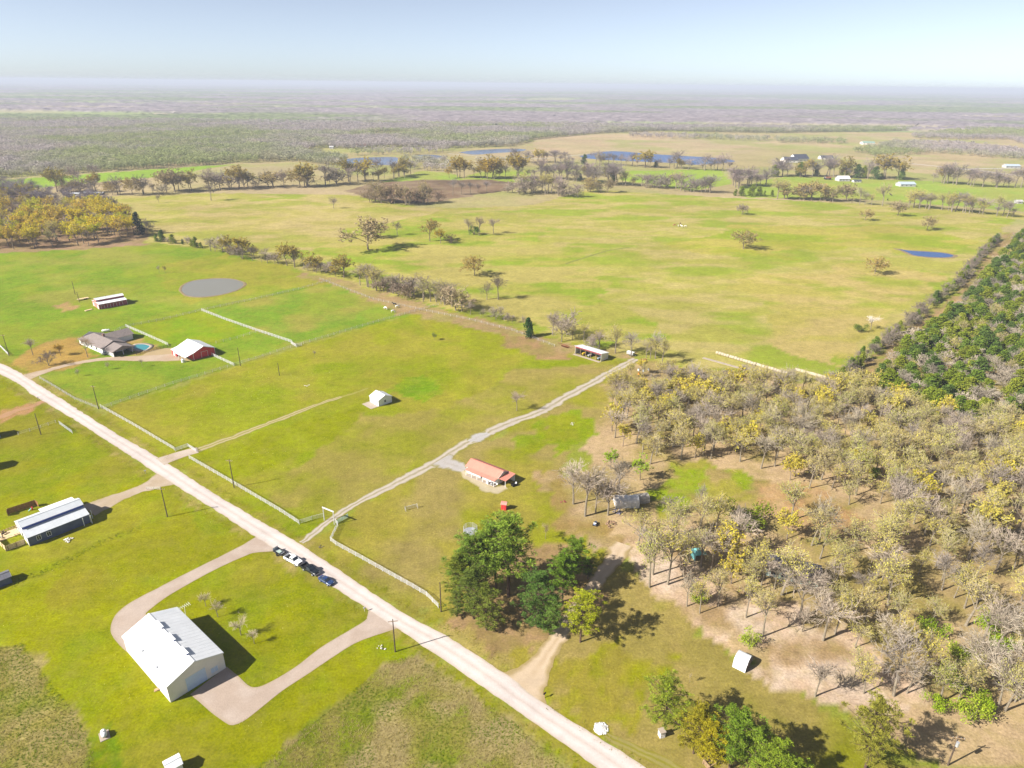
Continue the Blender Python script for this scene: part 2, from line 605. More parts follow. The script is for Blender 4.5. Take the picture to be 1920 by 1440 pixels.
# worn straw coloured margins of the road
for off, sd in (((0, -9), 61), ((0, 11), 62)):
    edge = [(0, 681), (115, 748), (300, 860), (480, 972), (652, 1080), (835, 1191), (950, 1266)] if off[1] < 0 else [(0, 702), (160, 800), (280, 884), (390, 948), (470, 1000), (630, 1104), (680, 1136), (784, 1205), (960, 1326), (1120, 1441)]
    far_ = [(x + (10 if off[1] < 0 else -12), y + off[1] * (.4 + y / 1400)) for x, y in edge]
    zone(edge + far_[::-1], two((166, 158, 60), (150, 152, 26), 4, .46, .58, seed=sd, cc=(186, 168, 96), cscale=9, clo=.56, chi=.66), .7, 5)


def land_colour(x, y):
    base = two((170, 172, 78), (160, 168, 60), 30, seed=2)(x, y)
    for poly, fn, wob, ws in ZONES:
        x0, y0 = poly.min(0) - wob * 2
        x1, y1 = poly.max(0) + wob * 2
        k = np.where((x > x0) & (x < x1) & (y > y0) & (y < y1))[0]
        if not len(k):
            continue
        xx = x[k] + (fbm(x[k], y[k], ws, 301, 3) - .5) * 4 * wob
        yy = y[k] + (fbm(x[k], y[k], ws, 302, 3) - .5) * 4 * wob
        q = k[inpoly(xx, yy, poly)]
        if len(q):
            base[q] = fn(x[q], y[q])
    # broad, gentle drift of tone over the whole country
    t = (fbm(x, y, 55, 401, 3) - .5) * .30
    t2 = (fbm(x, y, 6, 402, 3) - .5) * .22
    return np.clip(base * (1 + t + t2)[:, None], 0, .85)


ya, ss = grid_mesh(-120, 2600, .0062, .95, 470)
yb = 2760 * np.exp(np.linspace(0.03, math.log(46000 / 2760), 70)) - 160
yy = np.concatenate([ya, yb])
YY, SS = np.meshgrid(yy, ss, indexing='ij')
XX = SS * (YY + 160)
v = np.stack([XX.ravel(), YY.ravel(), np.zeros(XX.size)], 1)
nr, nc = XX.shape
ii = (np.arange(nr - 1)[:, None] * nc + np.arange(nc - 1)[None, :]).ravel()
f = np.stack([ii, ii + 1, ii + nc + 1, ii + nc], 1)
cols = land_colour(v[:, 0], v[:, 1])
GROUND_MAT = attr_mat('grassland', fine=((9.0, .13), (2.2, .19), (.55, .22)), rough=.95, bump=.22, bscale=1.6, spec=.0, hue=(5.0, A(176, 164, 78), .42))
ground = link('ground', np_mesh('ground', v, f, GROUND_MAT, cols))
tag(ground, 'pasture and lawn reaching to the horizon', None, kind='structure')


# ------------------------------------------------------------------ roads, tracks, drives
def crom(pts, step=1.0):
    p = [np.array(q, float) for q in pts]
    p = [2 * p[0] - p[1]] + p + [2 * p[-1] - p[-2]]
    out = []
    for i in range(1, len(p) - 2):
        n = max(2, int(np.linalg.norm(p[i + 1] - p[i]) / step))
        for k in range(n):
            t = k / n
            out.append(.5 * ((2 * p[i]) + (-p[i - 1] + p[i + 1]) * t + (2 * p[i - 1] - 5 * p[i] + 4 * p[i + 1] - p[i + 2]) * t * t
                             + (-p[i - 1] + 3 * p[i] - 3 * p[i + 1] + p[i + 2]) * t ** 3))
    out.append(p[-2])
    return np.array(out)


def strip(name, label, L, R, z, mtl, profile, n=13, jit=.25, fade=None, structure=True, step=.9):
    """a laid surface between two edges (world xy); profile(u) gives its colour across, u = 0..1"""
    a, b = crom(L, step), crom(R, step)
    m = max(len(a), len(b))
    ra = np.stack([np.interp(np.linspace(0, 1, m), np.linspace(0, 1, len(a)), a[:, k]) for k in range(2)], 1)
    rb = np.stack([np.interp(np.linspace(0, 1, m), np.linspace(0, 1, len(b)), b[:, k]) for k in range(2)], 1)
    w = np.linalg.norm(rb - ra, axis=1, keepdims=True) + 1e-6
    ja = (fbm(ra[:, 0], ra[:, 1], 2.2, 71, 3) - .5)[:, None] * 4 * jit
    jb = (fbm(rb[:, 0], rb[:, 1], 2.2, 72, 3) - .5)[:, None] * 4 * jit
    d = (rb - ra) / w
    ra, rb = ra + d * ja, rb + d * jb
    u = np.linspace(0, 1, n)
    P = ra[:, None, :] * (1 - u)[None, :, None] + rb[:, None, :] * u[None, :, None]
    zz = np.full(P.shape[:2] + (1,), z)
    V = np.concatenate([P, zz], 2).reshape(-1, 3)
    i = (np.arange(m - 1)[:, None] * n + np.arange(n - 1)[None, :]).ravel()
    F = np.stack([i, i + 1, i + n + 1, i + n], 1)
    along = np.repeat(np.linspace(0, 1, m), n)
    C = profile(np.tile(u, m), V[:, 0], V[:, 1], along)
    o = link(name, np_mesh(name, V, F, mtl, C))
    return tag(o, label, None, kind='structure')


GRAVEL_MAT = attr_mat('gravel', fine=((3.0, .06), (.6, .06)), rough=.95, bump=.25, bscale=3.0, spec=.05)


def prof_road(u, x, y, t):
    base = np.tile(A(246, 230, 221), (len(u), 1))
    edge = np.tile(A(224, 206, 182), (len(u), 1))
    tr = np.tile(A(252, 240, 233), (len(u), 1))
    c = mixc(base, tr, np.exp(-((np.abs(u - .5) - .2) / .09) ** 2))
    c = mixc(c, np.tile(A(226, 206, 192), (len(u), 1)), np.exp(-((u - .5) / .05) ** 2) * .5)
    e = np.abs(u - .5) * 2
    c = mixc(c, edge, np.clip((e - .80) / .2, 0, 1) * (.4 + fbm(x, y, 3, 81)))
    n = fbm(x, y, 9, 82)
    n2 = fbm(x, y, 1.8, 83, 3)
    return c * (1 + (n - .5) * .26 + (n2 - .5) * .16)[:, None]


roadL = [(-220, 590), (0, 681), (50, 707.5), (115, 748), (200, 802), (300, 860), (400, 924), (480, 972), (560, 1019), (652, 1080), (757, 1150), (835, 1191), (950, 1266), (1010, 1312), (1120, 1382), (1212, 1441), (1420, 1600)]
roadR = [(-230, 600), (0, 702), (60, 740), (95, 761), (160, 800), (294, 888), (390, 948), (475, 1004), (525, 1036), (630, 1104), (690, 1143), (746, 1180), (784, 1205), (960, 1326), (1050, 1390), (1120, 1441), (1310, 1600)]
strip('gravel_road', 'pale gravel county road crossing from upper left to bottom centre', G2(roadL), G2(roadR), .05, GRAVEL_MAT, prof_road, n=21, jit=.22)


def prof_flat(c1, c2, edge=None, sc=5, seed=90):
    c1, c2 = A(*c1), A(*c2)
    ed = None if edge is None else A(*edge)

    def fn(u, x, y, t):
        n = fbm(x, y, sc, seed)
        c = mixc(np.tile(c1, (len(u), 1)), np.tile(c2, (len(u), 1)), (n - .35) / .3)
        if ed is not None:
            c = mixc(c, np.tile(ed, (len(u), 1)), np.clip((np.abs(u - .5) * 2 - .82) / .18, 0, 1) * .8)
        return c
    return fn


def prof_twotrack(pale, mid, edge, gap=.22, grass=.6, seed=95):
    pale, mid, edge = A(*pale), A(*mid), A(*edge)

    def fn(u, x, y, t):
        n = fbm(x, y, 3.0, seed)
        c = np.tile(pale, (len(u), 1)) * (1 + (n - .5) * .25)[:, None]
        c = mixc(c, np.tile(mid, (len(u), 1)), np.exp(-((u - .5) / .10) ** 2) * np.clip((n - .5 + grass) * 1.6, 0, 1))
        e = np.abs(u - .5) * 2
        return mixc(c, np.tile(edge, (len(u), 1)), np.clip((e - .62 + (n - .5) * .7) / .3, 0, 1))
    return fn


def track(name, label, px, width, prof, z=.035, jit=.3, n=15, mtl=None):
    c = crom(G2(px), 1.0)
    t = np.gradient(c, axis=0)
    t /= np.linalg.norm(t, axis=1, keepdims=True)
    nn = np.stack([-t[:, 1], t[:, 0]], 1)
    ws = np.interp(np.linspace(0, 1, len(c)), np.linspace(0, 1, len(width)), width)[:, None] if hasattr(width, '__len__') else width
    return strip(name, label, c + nn * ws / 2, c - nn * ws / 2, z, mtl or GRAVEL_MAT, prof, n=n, jit=jit)


OLIVE = (160, 156, 56)
# main gravel track past the arch and on to the shed
track('gravel_track', 'two rut gravel track from the entrance arch up to the equipment shed',
      [(566, 1018), (588, 1000), (612, 980), (650, 955), (700, 927), (760, 897), (815, 868), (850, 845), (890, 823), (950, 795), (1010, 773), (1060, 745), (1110, 718), (1150, 695), (1192, 673)],
      [2.4, 3.2, 4.6, 5.0, 5.4, 5.0, 5.6, 5.4, 5.0, 4.4], prof_twotrack((226, 212, 196), (176, 164, 120), (166, 158, 70)), z=.03)
track('gravel_spur', 'grey gravel spur from the track to the salmon roofed house',
      [(826, 862), (845, 870), (868, 880), (890, 892)], [9, 7, 6, 4], prof_twotrack((214, 206, 200), (196, 186, 172), (176, 164, 100), grass=.2), z=.04, jit=.9)
track('gravel_patch', 'worn pale gravel widening on the track', [(880, 828), (900, 818), (915, 812)], [3, 7, 4],
      prof_twotrack((216, 210, 206), (200, 192, 180), (172, 162, 90), grass=.2), z=.045, jit=.8)
track('house_yard', 'pale gravel yard along the front of the salmon roofed house', [(866, 884), (893, 904), (925, 919), (950, 914)], [2.5, 4.0, 4.6, 4],
      prof_twotrack((222, 206, 170), (226, 210, 186), (190, 176, 110), grass=.1), z=.042, jit=.6)
# pasture gate drive
track('concrete_apron', 'pale concrete drive apron from the road to the pasture gate', [(300, 866), (325, 857), (350, 849), (371, 844)], [6.6, 5.6, 5.2, 4.6],
      prof_flat((232, 214, 196), (222, 200, 178), (204, 182, 150)), z=.06, jit=.06)
track('pasture_track', 'narrow two rut track from the pasture gate to the small white shed', [(370, 844), (420, 826), (480, 803), (540, 780), (600, 757), (640, 744)], [4.2, 3.4, 3.2, 3.0, 2.6, 1.8],
      prof_twotrack((216, 198, 150), (168, 162, 70), (160, 164, 50), grass=.9), z=.028)
track('faint_track', 'faint worn wheel track in the pasture beyond the shed', [(640, 744), (668, 736), (690, 728)], [1.8, 1.6, 1.0],
      prof_twotrack((190, 180, 100), (168, 166, 60), (160, 164, 46), grass=.9), z=.027)
# blue barn drive
track('barn_drive', 'pinkish gravel drive from the road to the blue barn house', [(322, 893), (296, 904), (270, 915), (235, 928), (200, 942), (165, 957)], [13, 8, 4.6, 5.0, 7.5, 9],
      prof_flat((224, 202, 180), (212, 190, 160), (190, 176, 110)), z=.04, jit=.3)
# white barn drive, two arms
track('curved_drive', 'pinkish concrete drive curving from the road round to the back of the white barn',
      [(508, 1014), (470, 1027), (420, 1050), (370, 1075), (320, 1102), (276, 1128), (247, 1150), (243, 1172), (262, 1196), (290, 1215)], [11.0, 5.4, 4.4, 4.3, 4.6, 5.0, 6.6, 8, 8, 8],
      prof_flat((222, 202, 186), (212, 190, 172), (204, 182, 150), 4), z=.042, jit=.04)
strip('front_drive', 'pinkish concrete drive from the road widening into the apron before the white barn',
      G2([(692, 1138), (688, 1158), (680, 1167), (605, 1212), (555, 1250), (505, 1280), (480, 1289), (465, 1285), (447, 1268), (425, 1250)]),
      G2([(752, 1176), (737, 1181), (675, 1202), (640, 1222), (580, 1262), (530, 1295), (480, 1335), (457, 1352), (437, 1360), (422, 1355), (395, 1335), (357, 1302)]), .044, GRAVEL_MAT,
      prof_flat((224, 204, 188), (214, 192, 174), (206, 184, 152), 4), n=25, jit=.04)
# ranch drive
track('ranch_drive', 'long pale drive from the road past the ranch house to the red barn', [(44, 709), (75, 699), (120, 686), (165, 677), (200, 673), (250, 672), (300, 671), (338, 668)],
      [9, 4.4, 4.0, 4.2, 5.0, 7, 9, 12], prof_flat((224, 200, 174), (214, 188, 160), (196, 176, 110), 6), z=.04, jit=.3)
strip('barn_yard', 'tan dirt yard beside the red barn', G2([(262, 668), (290, 656), (322, 652)]), G2([(262, 674), (310, 676), (366, 676)]), .03, GRAVEL_MAT,
      prof_flat((222, 194, 150), (212, 186, 140), None, 5), n=11, jit=.5)
# sandy lane into the wood
track('sandy_lane', 'sandy dirt lane from the road into the pines', [(955, 1312), (982, 1284), (1000, 1262), (1018, 1238), (1035, 1212), (1050, 1190), (1066, 1165), (1090, 1130), (1120, 1090), (1146, 1055), (1170, 1020)],
      [22.0, 9.0, 5.0, 4.3, 4.1, 3.9, 3.8, 3.8, 4.2, 5.4, 6.0], prof_twotrack((238, 212, 180), (222, 194, 156), (196, 172, 120), grass=.3), z=.04, jit=.35)
track('dirt_lane', 'reddish dirt lane leaving the road at the left edge', [(82, 752), (60, 762), (30, 770), (0, 782), (-60, 800)], [3.4, 3.0, 3.6, 4.6, 5],
      prof_flat((210, 164, 124), (198, 156, 112), (180, 160, 70), 4), z=.032, jit=.5)
track('verge_ruts', 'faint wheel ruts on the grass beside the road at the bottom', [(1135, 1378), (1185, 1402), (1250, 1432), (1330, 1470)], [2.0, 2.4, 2.4, 2.2],
      prof_twotrack((178, 166, 96), (158, 152, 44), (162, 152, 56), grass=.9), z=.03, jit=.3)
track('cattle_path', 'thin trodden cattle path across the big pasture', [(1060, 495), (1100, 482), (1140, 470), (1180, 464)], 2.2,
      prof_flat((150, 156, 70), (160, 160, 78), (176, 174, 88)), z=.03, jit=.4)
# far farm roads
track('farm_road', 'thin pale farm road in the distance at right', [(1700, 306), (1770, 313), (1830, 319), (1900, 328), (2000, 340)], 9, prof_flat((232, 218, 200), (226, 210, 190)), z=.06, jit=.3)
track('farm_lane', 'thin pale lane joining the distant farm road', [(1800, 318), (1850, 316), (1930, 317), (2000, 318)], 8, prof_flat((232, 222, 210), (226, 216, 200)), z=.07, jit=.3)
track('causeway', 'pale causeway running past the distant blue pond', [(840, 288), (900, 293), (960, 297), (1020, 297), (1090, 290), (1130, 284), (1160, 281)], 9,
      prof_flat((218, 206, 176), (208, 196, 160)), z=.06, jit=.5)


# ------------------------------------------------------------------ water
def water_mat(name, c, rough=.08, wave=.15, wscale=.6, spec=.5):
    m, nt, out = new_mat(name)
    b = nt.nodes.new('ShaderNodeBsdfPrincipled')
    b.inputs['Base Color'].default_value = col4(c)
    b.inputs['Roughness'].default_value = rough
    b.inputs['Specular IOR Level'].default_value = spec
    b.inputs['IOR'].default_value = 1.33
    geo = nt.nodes.new('ShaderNodeNewGeometry')
    n = noise_node(nt, wscale, 3, .6, geo.outputs['Position'])
    bp = nt.nodes.new('ShaderNodeBump')
    bp.inputs['Strength'].default_value = wave
    bp.inputs['Distance'].default_value = .2
    nt.links.new(n.outputs['Fac'], bp.inputs['Height'])
    nt.links.new(bp.outputs[0], b.inputs['Normal'])
    nt.links.new(b.outputs[0], out.inputs['Surface'])
    MATS[name] = m
    return m


def pond(name, label, px, mtl, bank, z=.10, bw=1.6, smooth_step=3.0):
    p = G2(px)
    p = crom(list(p) + [p[0]], smooth_step)[:-1]
    c = p.mean(0)
    n = len(p)
    # bank: a low earth lip sloping into the water
    d = p - c
    d /= np.linalg.norm(d, axis=1, keepdims=True)
    jit = ((fbm(p[:, 0], p[:, 1], 6, 61, 3) - .5) * 2)[:, None]
    inner = p - d * bw * .15
    lip = p + d * bw * (.5 + .3 * jit)
    outer = p + d * bw * (1.3 + .8 * jit)
    V = np.concatenate([np.c_[inner, np.full(n, z - .06)], np.c_[lip, np.full(n, z + .22)], np.c_[outer, np.full(n, .012)]])
    i = np.arange(n)
    j = (i + 1) % n
    F = np.concatenate([np.stack([i, j, j + n, i + n], 1), np.stack([i + n, j + n, j + 2 * n, i + 2 * n], 1)])
    o = link(name + '_bank', np_mesh(name + '_bank', V, F, bank))
    tag(o, None, None, kind='structure')
    me = bpy.data.meshes.new(name)
    me.from_pydata([(q[0], q[1], z) for q in p], [], [tuple(range(n))])
    me.materials.append(mtl)
    o = link(name, me)
    return tag(o, label, None, kind='structure')


W_MUD = water_mat('muddy_water', A(160, 156, 140), .22, .1, .5)
W_BLUE = water_mat('blue_water', A(40, 92, 160), .25, .25, .3)  # sky reflection put into the blue base colour
W_GREY = water_mat('slate_water', A(110, 130, 165), .2, .2, .3)
BANK_DARK = mat('wet_bank', A(168, 146, 104), .9, var=.2, scale=.4)
BANK_TAN = mat('dry_bank', A(190, 168, 118), .9, var=.2, scale=.2)
pond('stock_pond', 'round muddy stock pond behind the ranch barns', [(340, 545), (345, 535), (362, 527), (395, 523), (430, 523), (452, 528), (457, 534), (446, 543), (425, 550), (400, 555), (370, 557), (350, 554)], W_MUD, BANK_DARK, bw=1.1)
pond('small_pond', 'narrow blue pond at the right end of the big pasture', [(1683, 467), (1705, 470), (1735, 472), (1765, 474), (1785, 478), (1787, 481), (1770, 483), (1740, 482), (1715, 479), (1698, 472)], W_BLUE, BANK_DARK, bw=2.6)
pond('blue_lake', 'bright blue lake in the distance right of centre', [(1086, 293), (1110, 288), (1140, 284), (1165, 284), (1200, 287), (1240, 290), (1290, 293), (1340, 296), (1378, 302), (1350, 306), (1300, 309), (1270, 306), (1200, 303), (1140, 300), (1100, 297)], W_BLUE, BANK_TAN, bw=6, smooth_step=9)
pond('grey_lake', 'slate coloured lake behind the treeline left of centre', [(640, 300), (660, 297), (700, 295), (742, 295), (745, 303), (740, 309), (700, 309), (655, 307)], W_GREY, BANK_TAN, bw=5, smooth_step=9)
pond('marsh_pool', 'small slate pool between bare trees in the distance', [(775, 292), (800, 290), (825, 292), (830, 297), (800, 300), (782, 298)], W_GREY, BANK_TAN, bw=4, smooth_step=8)
pond('far_lake', 'thin slate lake before the far woods', [(860, 286), (890, 282), (950, 279), (985, 280), (975, 284), (930, 287), (890, 290)], W_GREY, BANK_TAN, bw=4, smooth_step=9)

# ================================================================== TREES (grown once per variant, then planted one by one)
LEAF = leaf_mat('leaf', .32, .25)
NEEDLE = leaf_mat('needle', .38, .25)
TWIG = leaf_mat('twig', .18, 0)
TWIG_TAN = mat('tan_twig', A(184, 170, 138, k=1.4), .95, var=.2, scale=1.5, spec=0)
BARK = mat('bark', A(166, 148, 128), .95, var=.25, scale=2.0)
BARK_GREY = mat('bark_grey', A(172, 158, 136), .95, var=.22, scale=2.0)
BARK_PINE = mat('bark_pine', A(120, 96, 80), .95, var=.3, scale=2.0)


class Grower:
    def __init__(self, seed):
        self.r = random.Random(seed)
        self.trunk, self.crown = MB(), MB()

    def rv(self):
        while True:
            v = Vector((self.r.uniform(-1, 1), self.r.uniform(-1, 1), self.r.uniform(-1, 1)))
            if .05 < v.length < 1:
                return v.normalized()

    def limb(self, mb, p, d, L, r0, r1, seg, sides, wob, up, m=0):
        """a bent tapering limb; returns points and directions"""
        pts = [(p.copy(), d.copy())]
        for i in range(seg):
            d = (d + self.rv() * wob + Vector((0, 0, up))).normalized()
            q = p + d * (L / seg)
            a = r0 + (r1 - r0) * i / seg
            b = r0 + (r1 - r0) * (i + 1) / seg
            mb.tube(p, q, a, b, sides, m, cap=False)
            p = q
            pts.append((p.copy(), d.copy()))
        return pts

    def side(self, d, ang):
        o = d.cross(self.rv())
        if o.length < 1e-3:
            o = d.orthogonal()
        o.normalize()
        return (d * math.cos(ang) + o * math.sin(ang)).normalized()

    def leafq(self, p, s, m, flat=0.0):
        a = self.rv()
        n = self.rv()
        if flat:
            n = (n + Vector((0, 0, flat))).normalized()
            a = a - n * a.dot(n)
            if a.length < 1e-3:
                a = n.orthogonal()
            a.normalize()
        b = n.cross(a)
        if b.length < 1e-3:
            return
        b.normalize()
        self.crown.quad(p + a * s, p + b * s * .62, p - a * s, p - b * s * .62, m)


def grow_broadleaf(seed, trunk_h=.3, spread=.9, n1=6, n2=5, n3=4, n4=4, buds=3, bud=.026, twig_r=.0042, fork=.75, up=.12, lean=.05):
    """height-1 tree: trunk with limbs, crown of branchlets, twigs and bud clusters"""
    g = Grower(seed)
    r = g.r
    d0 = Vector((r.uniform(-lean, lean), r.uniform(-lean, lean), 1)).normalized()
    base = g.limb(g.trunk, Vector((0, 0, -.02)), d0, trunk_h + .02, .0195, .0135, 3, 7, .06, .05)
    top, dt = base[-1]
    lead = g.limb(g.trunk, top, dt, .34, .0115, .0042, 4, 5, .16, .1)
    starts = [(lead[i][0], lead[i][1], .34 - .04 * i) for i in range(1, 4)] + [(top, dt, .40)] * (n1 - 3)
    L1 = [lead]
    for k, (p, d, ln) in enumerate(starts):
        az = 2 * math.pi * k / len(starts) * 1.618 + r.uniform(-.4, .4)
        tilt = r.uniform(.55, 1.1) * fork
        dd = Vector((math.cos(az) * math.sin(tilt), math.sin(az) * math.sin(tilt), math.cos(tilt)))
        L1.append(g.limb(g.trunk, p, dd, ln * spread * r.uniform(.8, 1.15), .0085, .0036, 4, 5, .20, up * .5))
    for l1 in L1:
        for k in range(n2):
            t = r.uniform(.3, 1.0)
            i = min(int(t * (len(l1) - 1)), len(l1) - 1)
            p, d = l1[i]
            l2 = g.limb(g.trunk, p, g.side(d, r.uniform(.4, 1.0)), r.uniform(.15, .24) * spread, .0046, .0025, 3, 4, .22, up)
            for k3 in range(n3):
                i3 = r.randrange(1, len(l2))
                p, d = l2[i3]
                l3 = g.limb(g.crown, p, g.side(d, r.uniform(.35, .95)), r.uniform(.09, .15), .0034, twig_r * .7, 2, 3, .25, up * .6, 0)
                for k4 in range(n4):
                    p, d = l3[r.randrange(1, len(l3))]
                    q = p + g.side(d, r.uniform(.3, .9)) * r.uniform(.04, .085)
                    g.crown.tube(p, q, twig_r * .75, twig_r * .3, 3, 0, cap=False)
                    for kb in range(buds):
                        g.leafq(p.lerp(q, r.uniform(.2, 1.1)) + g.rv() * .018, bud * r.uniform(.6, 1.2), 1)
    return norm(g)


def norm(g, keep=False):
    """scale so that the crown reaches height 1"""
    h = max(v[2] for v in g.crown.v)
    for mb in (g.trunk, g.crown):
        mb.v = [(x / h, y / h, z / h) for x, y, z in mb.v]
    return g


def grow_pine(seed, bare=.34, nb=70, spread=.2, tufts=7, per=26):
    g = Grower(seed)
    r = g.r
    pts = g.limb(g.trunk, Vector((0, 0, -.02)), Vector((r.uniform(-.03, .03), r.uniform(-.03, .03), 1)).normalized(), 1.0, .0155, .003, 7, 7, .025, .03)

    def at(z):
        t = max(0, min(.999, z)) * (len(pts) - 1)
        i = int(t)
        return pts[i][0].lerp(pts[i + 1][0], t - i)
    for k in range(nb):
        t = bare + (1 - bare) * (k + r.random()) / nb
        u = (t - bare) / (1 - bare)
        prof = (.50 + .62 * math.sin(math.pi * min(1, u * .80 + .16))) * (1 - max(0, u - .80) * 2.6)
        L = spread * prof * r.uniform(.55, 1.25)
        az = k * 2.4 + r.uniform(-.5, .5)
        dd = Vector((math.cos(az), math.sin(az), r.uniform(-.1, .35) + u * .5)).normalized()
        br = g.limb(g.trunk, at(t), dd, L, .0045, .0018, 3, 4, .16, .06)
        for j in range(tufts):
            i = r.randrange(1, len(br))
            p = br[i][0] + g.rv() * L * .17 * (.3 if i == len(br) - 1 else 1)
            cs = r.uniform(.020, .032)
            for q in range(per):
                o = g.rv()
                o.z = abs(o.z) * .8 - .1
                c = p + o * cs * r.uniform(.3, 1.0)
                w = o.cross(g.rv())
                if w.length < 1e-3:
                    continue
                w = w.normalized() * r.uniform(.002, .0042)
                e = c + o * cs * r.uniform(.5, .95)
                g.crown.quad(c - w, c + w, e + w * .5, e - w * .5, 1)
    return norm(g)


def grow_cedar(seed, n=2300, wide=.27, top=.9, low=.05, s=.03):
    """dense juniper: short clumps on a lumpy pointed body"""
    g = Grower(seed)
    r = g.r
    g.limb(g.trunk, Vector((0, 0, -.02)), Vector((0, 0, 1)), .6, .03, .008, 3, 6, .04, 0)
    lumps = [(Vector((math.cos(a) * wide * w, math.sin(a) * wide * w, z)), sz) for a, w, z, sz in
             [(r.uniform(0, 6.28), (1 - z) ** .7 * r.uniform(.3, .75), z, r.uniform(.12, .2) * (1.15 - z * .7)) for z in [low + (top - low) * (i + .5) / 16 for i in range(16)]]]
    lumps.append((Vector((0, 0, .9)), .08))
    for k in range(n):
        c, sz = r.choice(lumps)
        o = g.rv()
        p = c + Vector((o.x, o.y, o.z * 1.2)) * sz * (r.random() ** .4)
        if p.z < .01:
            continue
        g.leafq(p, s * r.uniform(.5, 1.2), 1)
    return norm(g)


def grow_bush(seed, n=1500, s=.038):
    g = Grower(seed)
    r = g.r
    for k in range(7):
        az = r.uniform(0, 6.28)
        g.limb(g.trunk, Vector((0, 0, -.02)), Vector((math.cos(az) * .5, math.sin(az) * .5, 1)).normalized(), .7, .02, .006, 3, 4, .2, .05)
    lumps = [(Vector((r.uniform(-.4, .4), r.uniform(-.4, .4), r.uniform(.25, .75))), r.uniform(.18, .32)) for i in range(9)]
    for k in range(n):
        c, sz = r.choice(lumps)
        p = c + g.rv() * sz * (r.random() ** .5)
        if p.z > .02:
            g.leafq(p, s * r.uniform(.5, 1.2), 1)
    return norm(g)


def grow_twiggy(seed):
    """bare shrub or thicket stem"""
    return grow_broadleaf(seed, trunk_h=.08, spread=1.15, n1=7, n2=4, n3=4, n4=4, buds=1, bud=.02, twig_r=.006, fork=.9)


KIND = {}


def variants(kind, gs, bark, crown_mats):
    KIND[kind] = []
    for i, g in enumerate(gs):
        t = g.trunk.mesh(kind + '_trunk', bark)
        c = g.crown.mesh(kind + '_crown', crown_mats)
        rad = max(math.hypot(x, y) for x, y, z in g.crown.v)
        KIND[kind].append((t, c, rad))


variants('oak', [grow_broadleaf(100 + i, trunk_h=random.uniform(.34, .50), spread=random.uniform(.72, .95), n2=4, n3=4, n4=4, buds=3, bud=.0105, twig_r=.0026) for i in range(8)], BARK_GREY, [TWIG_TAN, LEAF])
variants('bare', [grow_broadleaf(200 + i, trunk_h=random.uniform(.26, .44), n2=5, n3=4, n4=5, buds=0, twig_r=.0030) for i in range(6)], BARK_GREY, [TWIG, LEAF])
variants('fieldoak', [grow_broadleaf(300 + i, trunk_h=.2, spread=1.25, fork=.95, n2=6, buds=4, bud=.021, twig_r=.0044) for i in range(4)], BARK, [TWIG_TAN, LEAF])
variants('leafy', [grow_broadleaf(400 + i, trunk_h=.3, spread=.95, n2=4, buds=4, bud=.022) for i in range(4)], BARK, [TWIG_TAN, LEAF])
variants('pine', [grow_pine(500 + i, bare=b, spread=s) for i, (b, s) in enumerate([(.34, .22), (.28, .25), (.18, .23), (.38, .20), (.10, .26)])], BARK_PINE, [TWIG, NEEDLE])
variants('cedar', [grow_cedar(600 + i, wide=w) for i, w in enumerate([.24, .3, .36])], BARK, [TWIG, NEEDLE])
variants('bush', [grow_bush(700 + i) for i in range(3)], BARK, [TWIG, LEAF])
variants('thicket', [grow_twiggy(800 + i) for i in range(3)], BARK_GREY, [TWIG, LEAF])

C_OAK = [(206, 196, 96), (194, 188, 104), (214, 200, 86), (202, 186, 108), (186, 186, 88), (220, 206, 92)]
C_GREY = [(170, 155, 140), (158, 146, 134), (180, 164, 146), (166, 154, 134)]
C_YEL = [(236, 214, 36), (224, 206, 50), (226, 196, 70), (212, 210, 44)]
C_CEDAR = [(116, 138, 52), (132, 146, 46), (98, 120, 54), (144, 152, 52)]
C_PINE = [(124, 144, 52), (116, 138, 52), (132, 148, 50)]
C_LIME = [(152, 176, 40), (140, 164, 40), (164, 180, 56)]
DEFC = {'oak': C_OAK, 'bare': C_GREY, 'fieldoak': [(176, 158, 106), (184, 162, 96), (168, 150, 110)], 'leafy': C_YEL, 'pine': C_PINE, 'cedar': C_CEDAR, 'bush': C_LIME, 'thicket': C_GREY}
TRUNKLESS = {}


def plant(kind, name, x, y, h, label, cat='tree', group=None, col=None, wide=1.0, var=None, parts=True):
    V = KIND[kind]
    t, c, rad = V[random.randrange(len(V)) if var is None else var % len(V)]
    rz = random.uniform(0, 6.283)
    colr = A(*(col or random.choice(DEFC[kind])), k=.97 if kind == 'pine' else 1.25) * random.uniform(.88, 1.1)
    root = thing(name, label, cat, (x, y, 0), rz, group)
    root.scale = (h * wide, h * wide, h)
    for nm, me in (('trunk', t), ('crown', c)):
        o = bpy.data.objects.new(nm, me)
        COL.objects.link(o)
        o.parent = root
        o.color = (*[float(q) for q in colr], 1)
    return root


def plant_px(kind, name, px, py, hpx, label, **kw):
    p = G(px, py)
    return plant(kind, name, p.x, p.y, hpx * mpp(px, py) / .92, label, **kw)


def scatter(poly_px, spacing, holes=(), seed=1, jitter=.9, world=None):
    """spread-out spots inside an area"""
    r = np.random.default_rng(seed)
    P = G2(poly_px) if world is None else np.array(world)
    x0, y0 = P.min(0)
    x1, y1 = P.max(0)
    xs, ys = np.meshgrid(np.arange(x0, x1, spacing), np.arange(y0, y1, spacing))
    xs = xs.ravel() + r.uniform(-.5, .5, xs.size) * spacing * jitter
    ys = ys.ravel() + r.uniform(-.5, .5, ys.size) * spacing * jitter
    k = inpoly(xs, ys, P)
    for hpoly in holes:
        k &= ~inpoly(xs, ys, G2(hpoly))
    return list(zip(xs[k], ys[k]))


def along(px, spacing, width, seed=1):
    r = np.random.default_rng(seed)
    c = crom(G2(px), spacing)
    return [(p[0] + r.uniform(-1, 1) * width, p[1] + r.uniform(-1, 1) * width) for p in c]


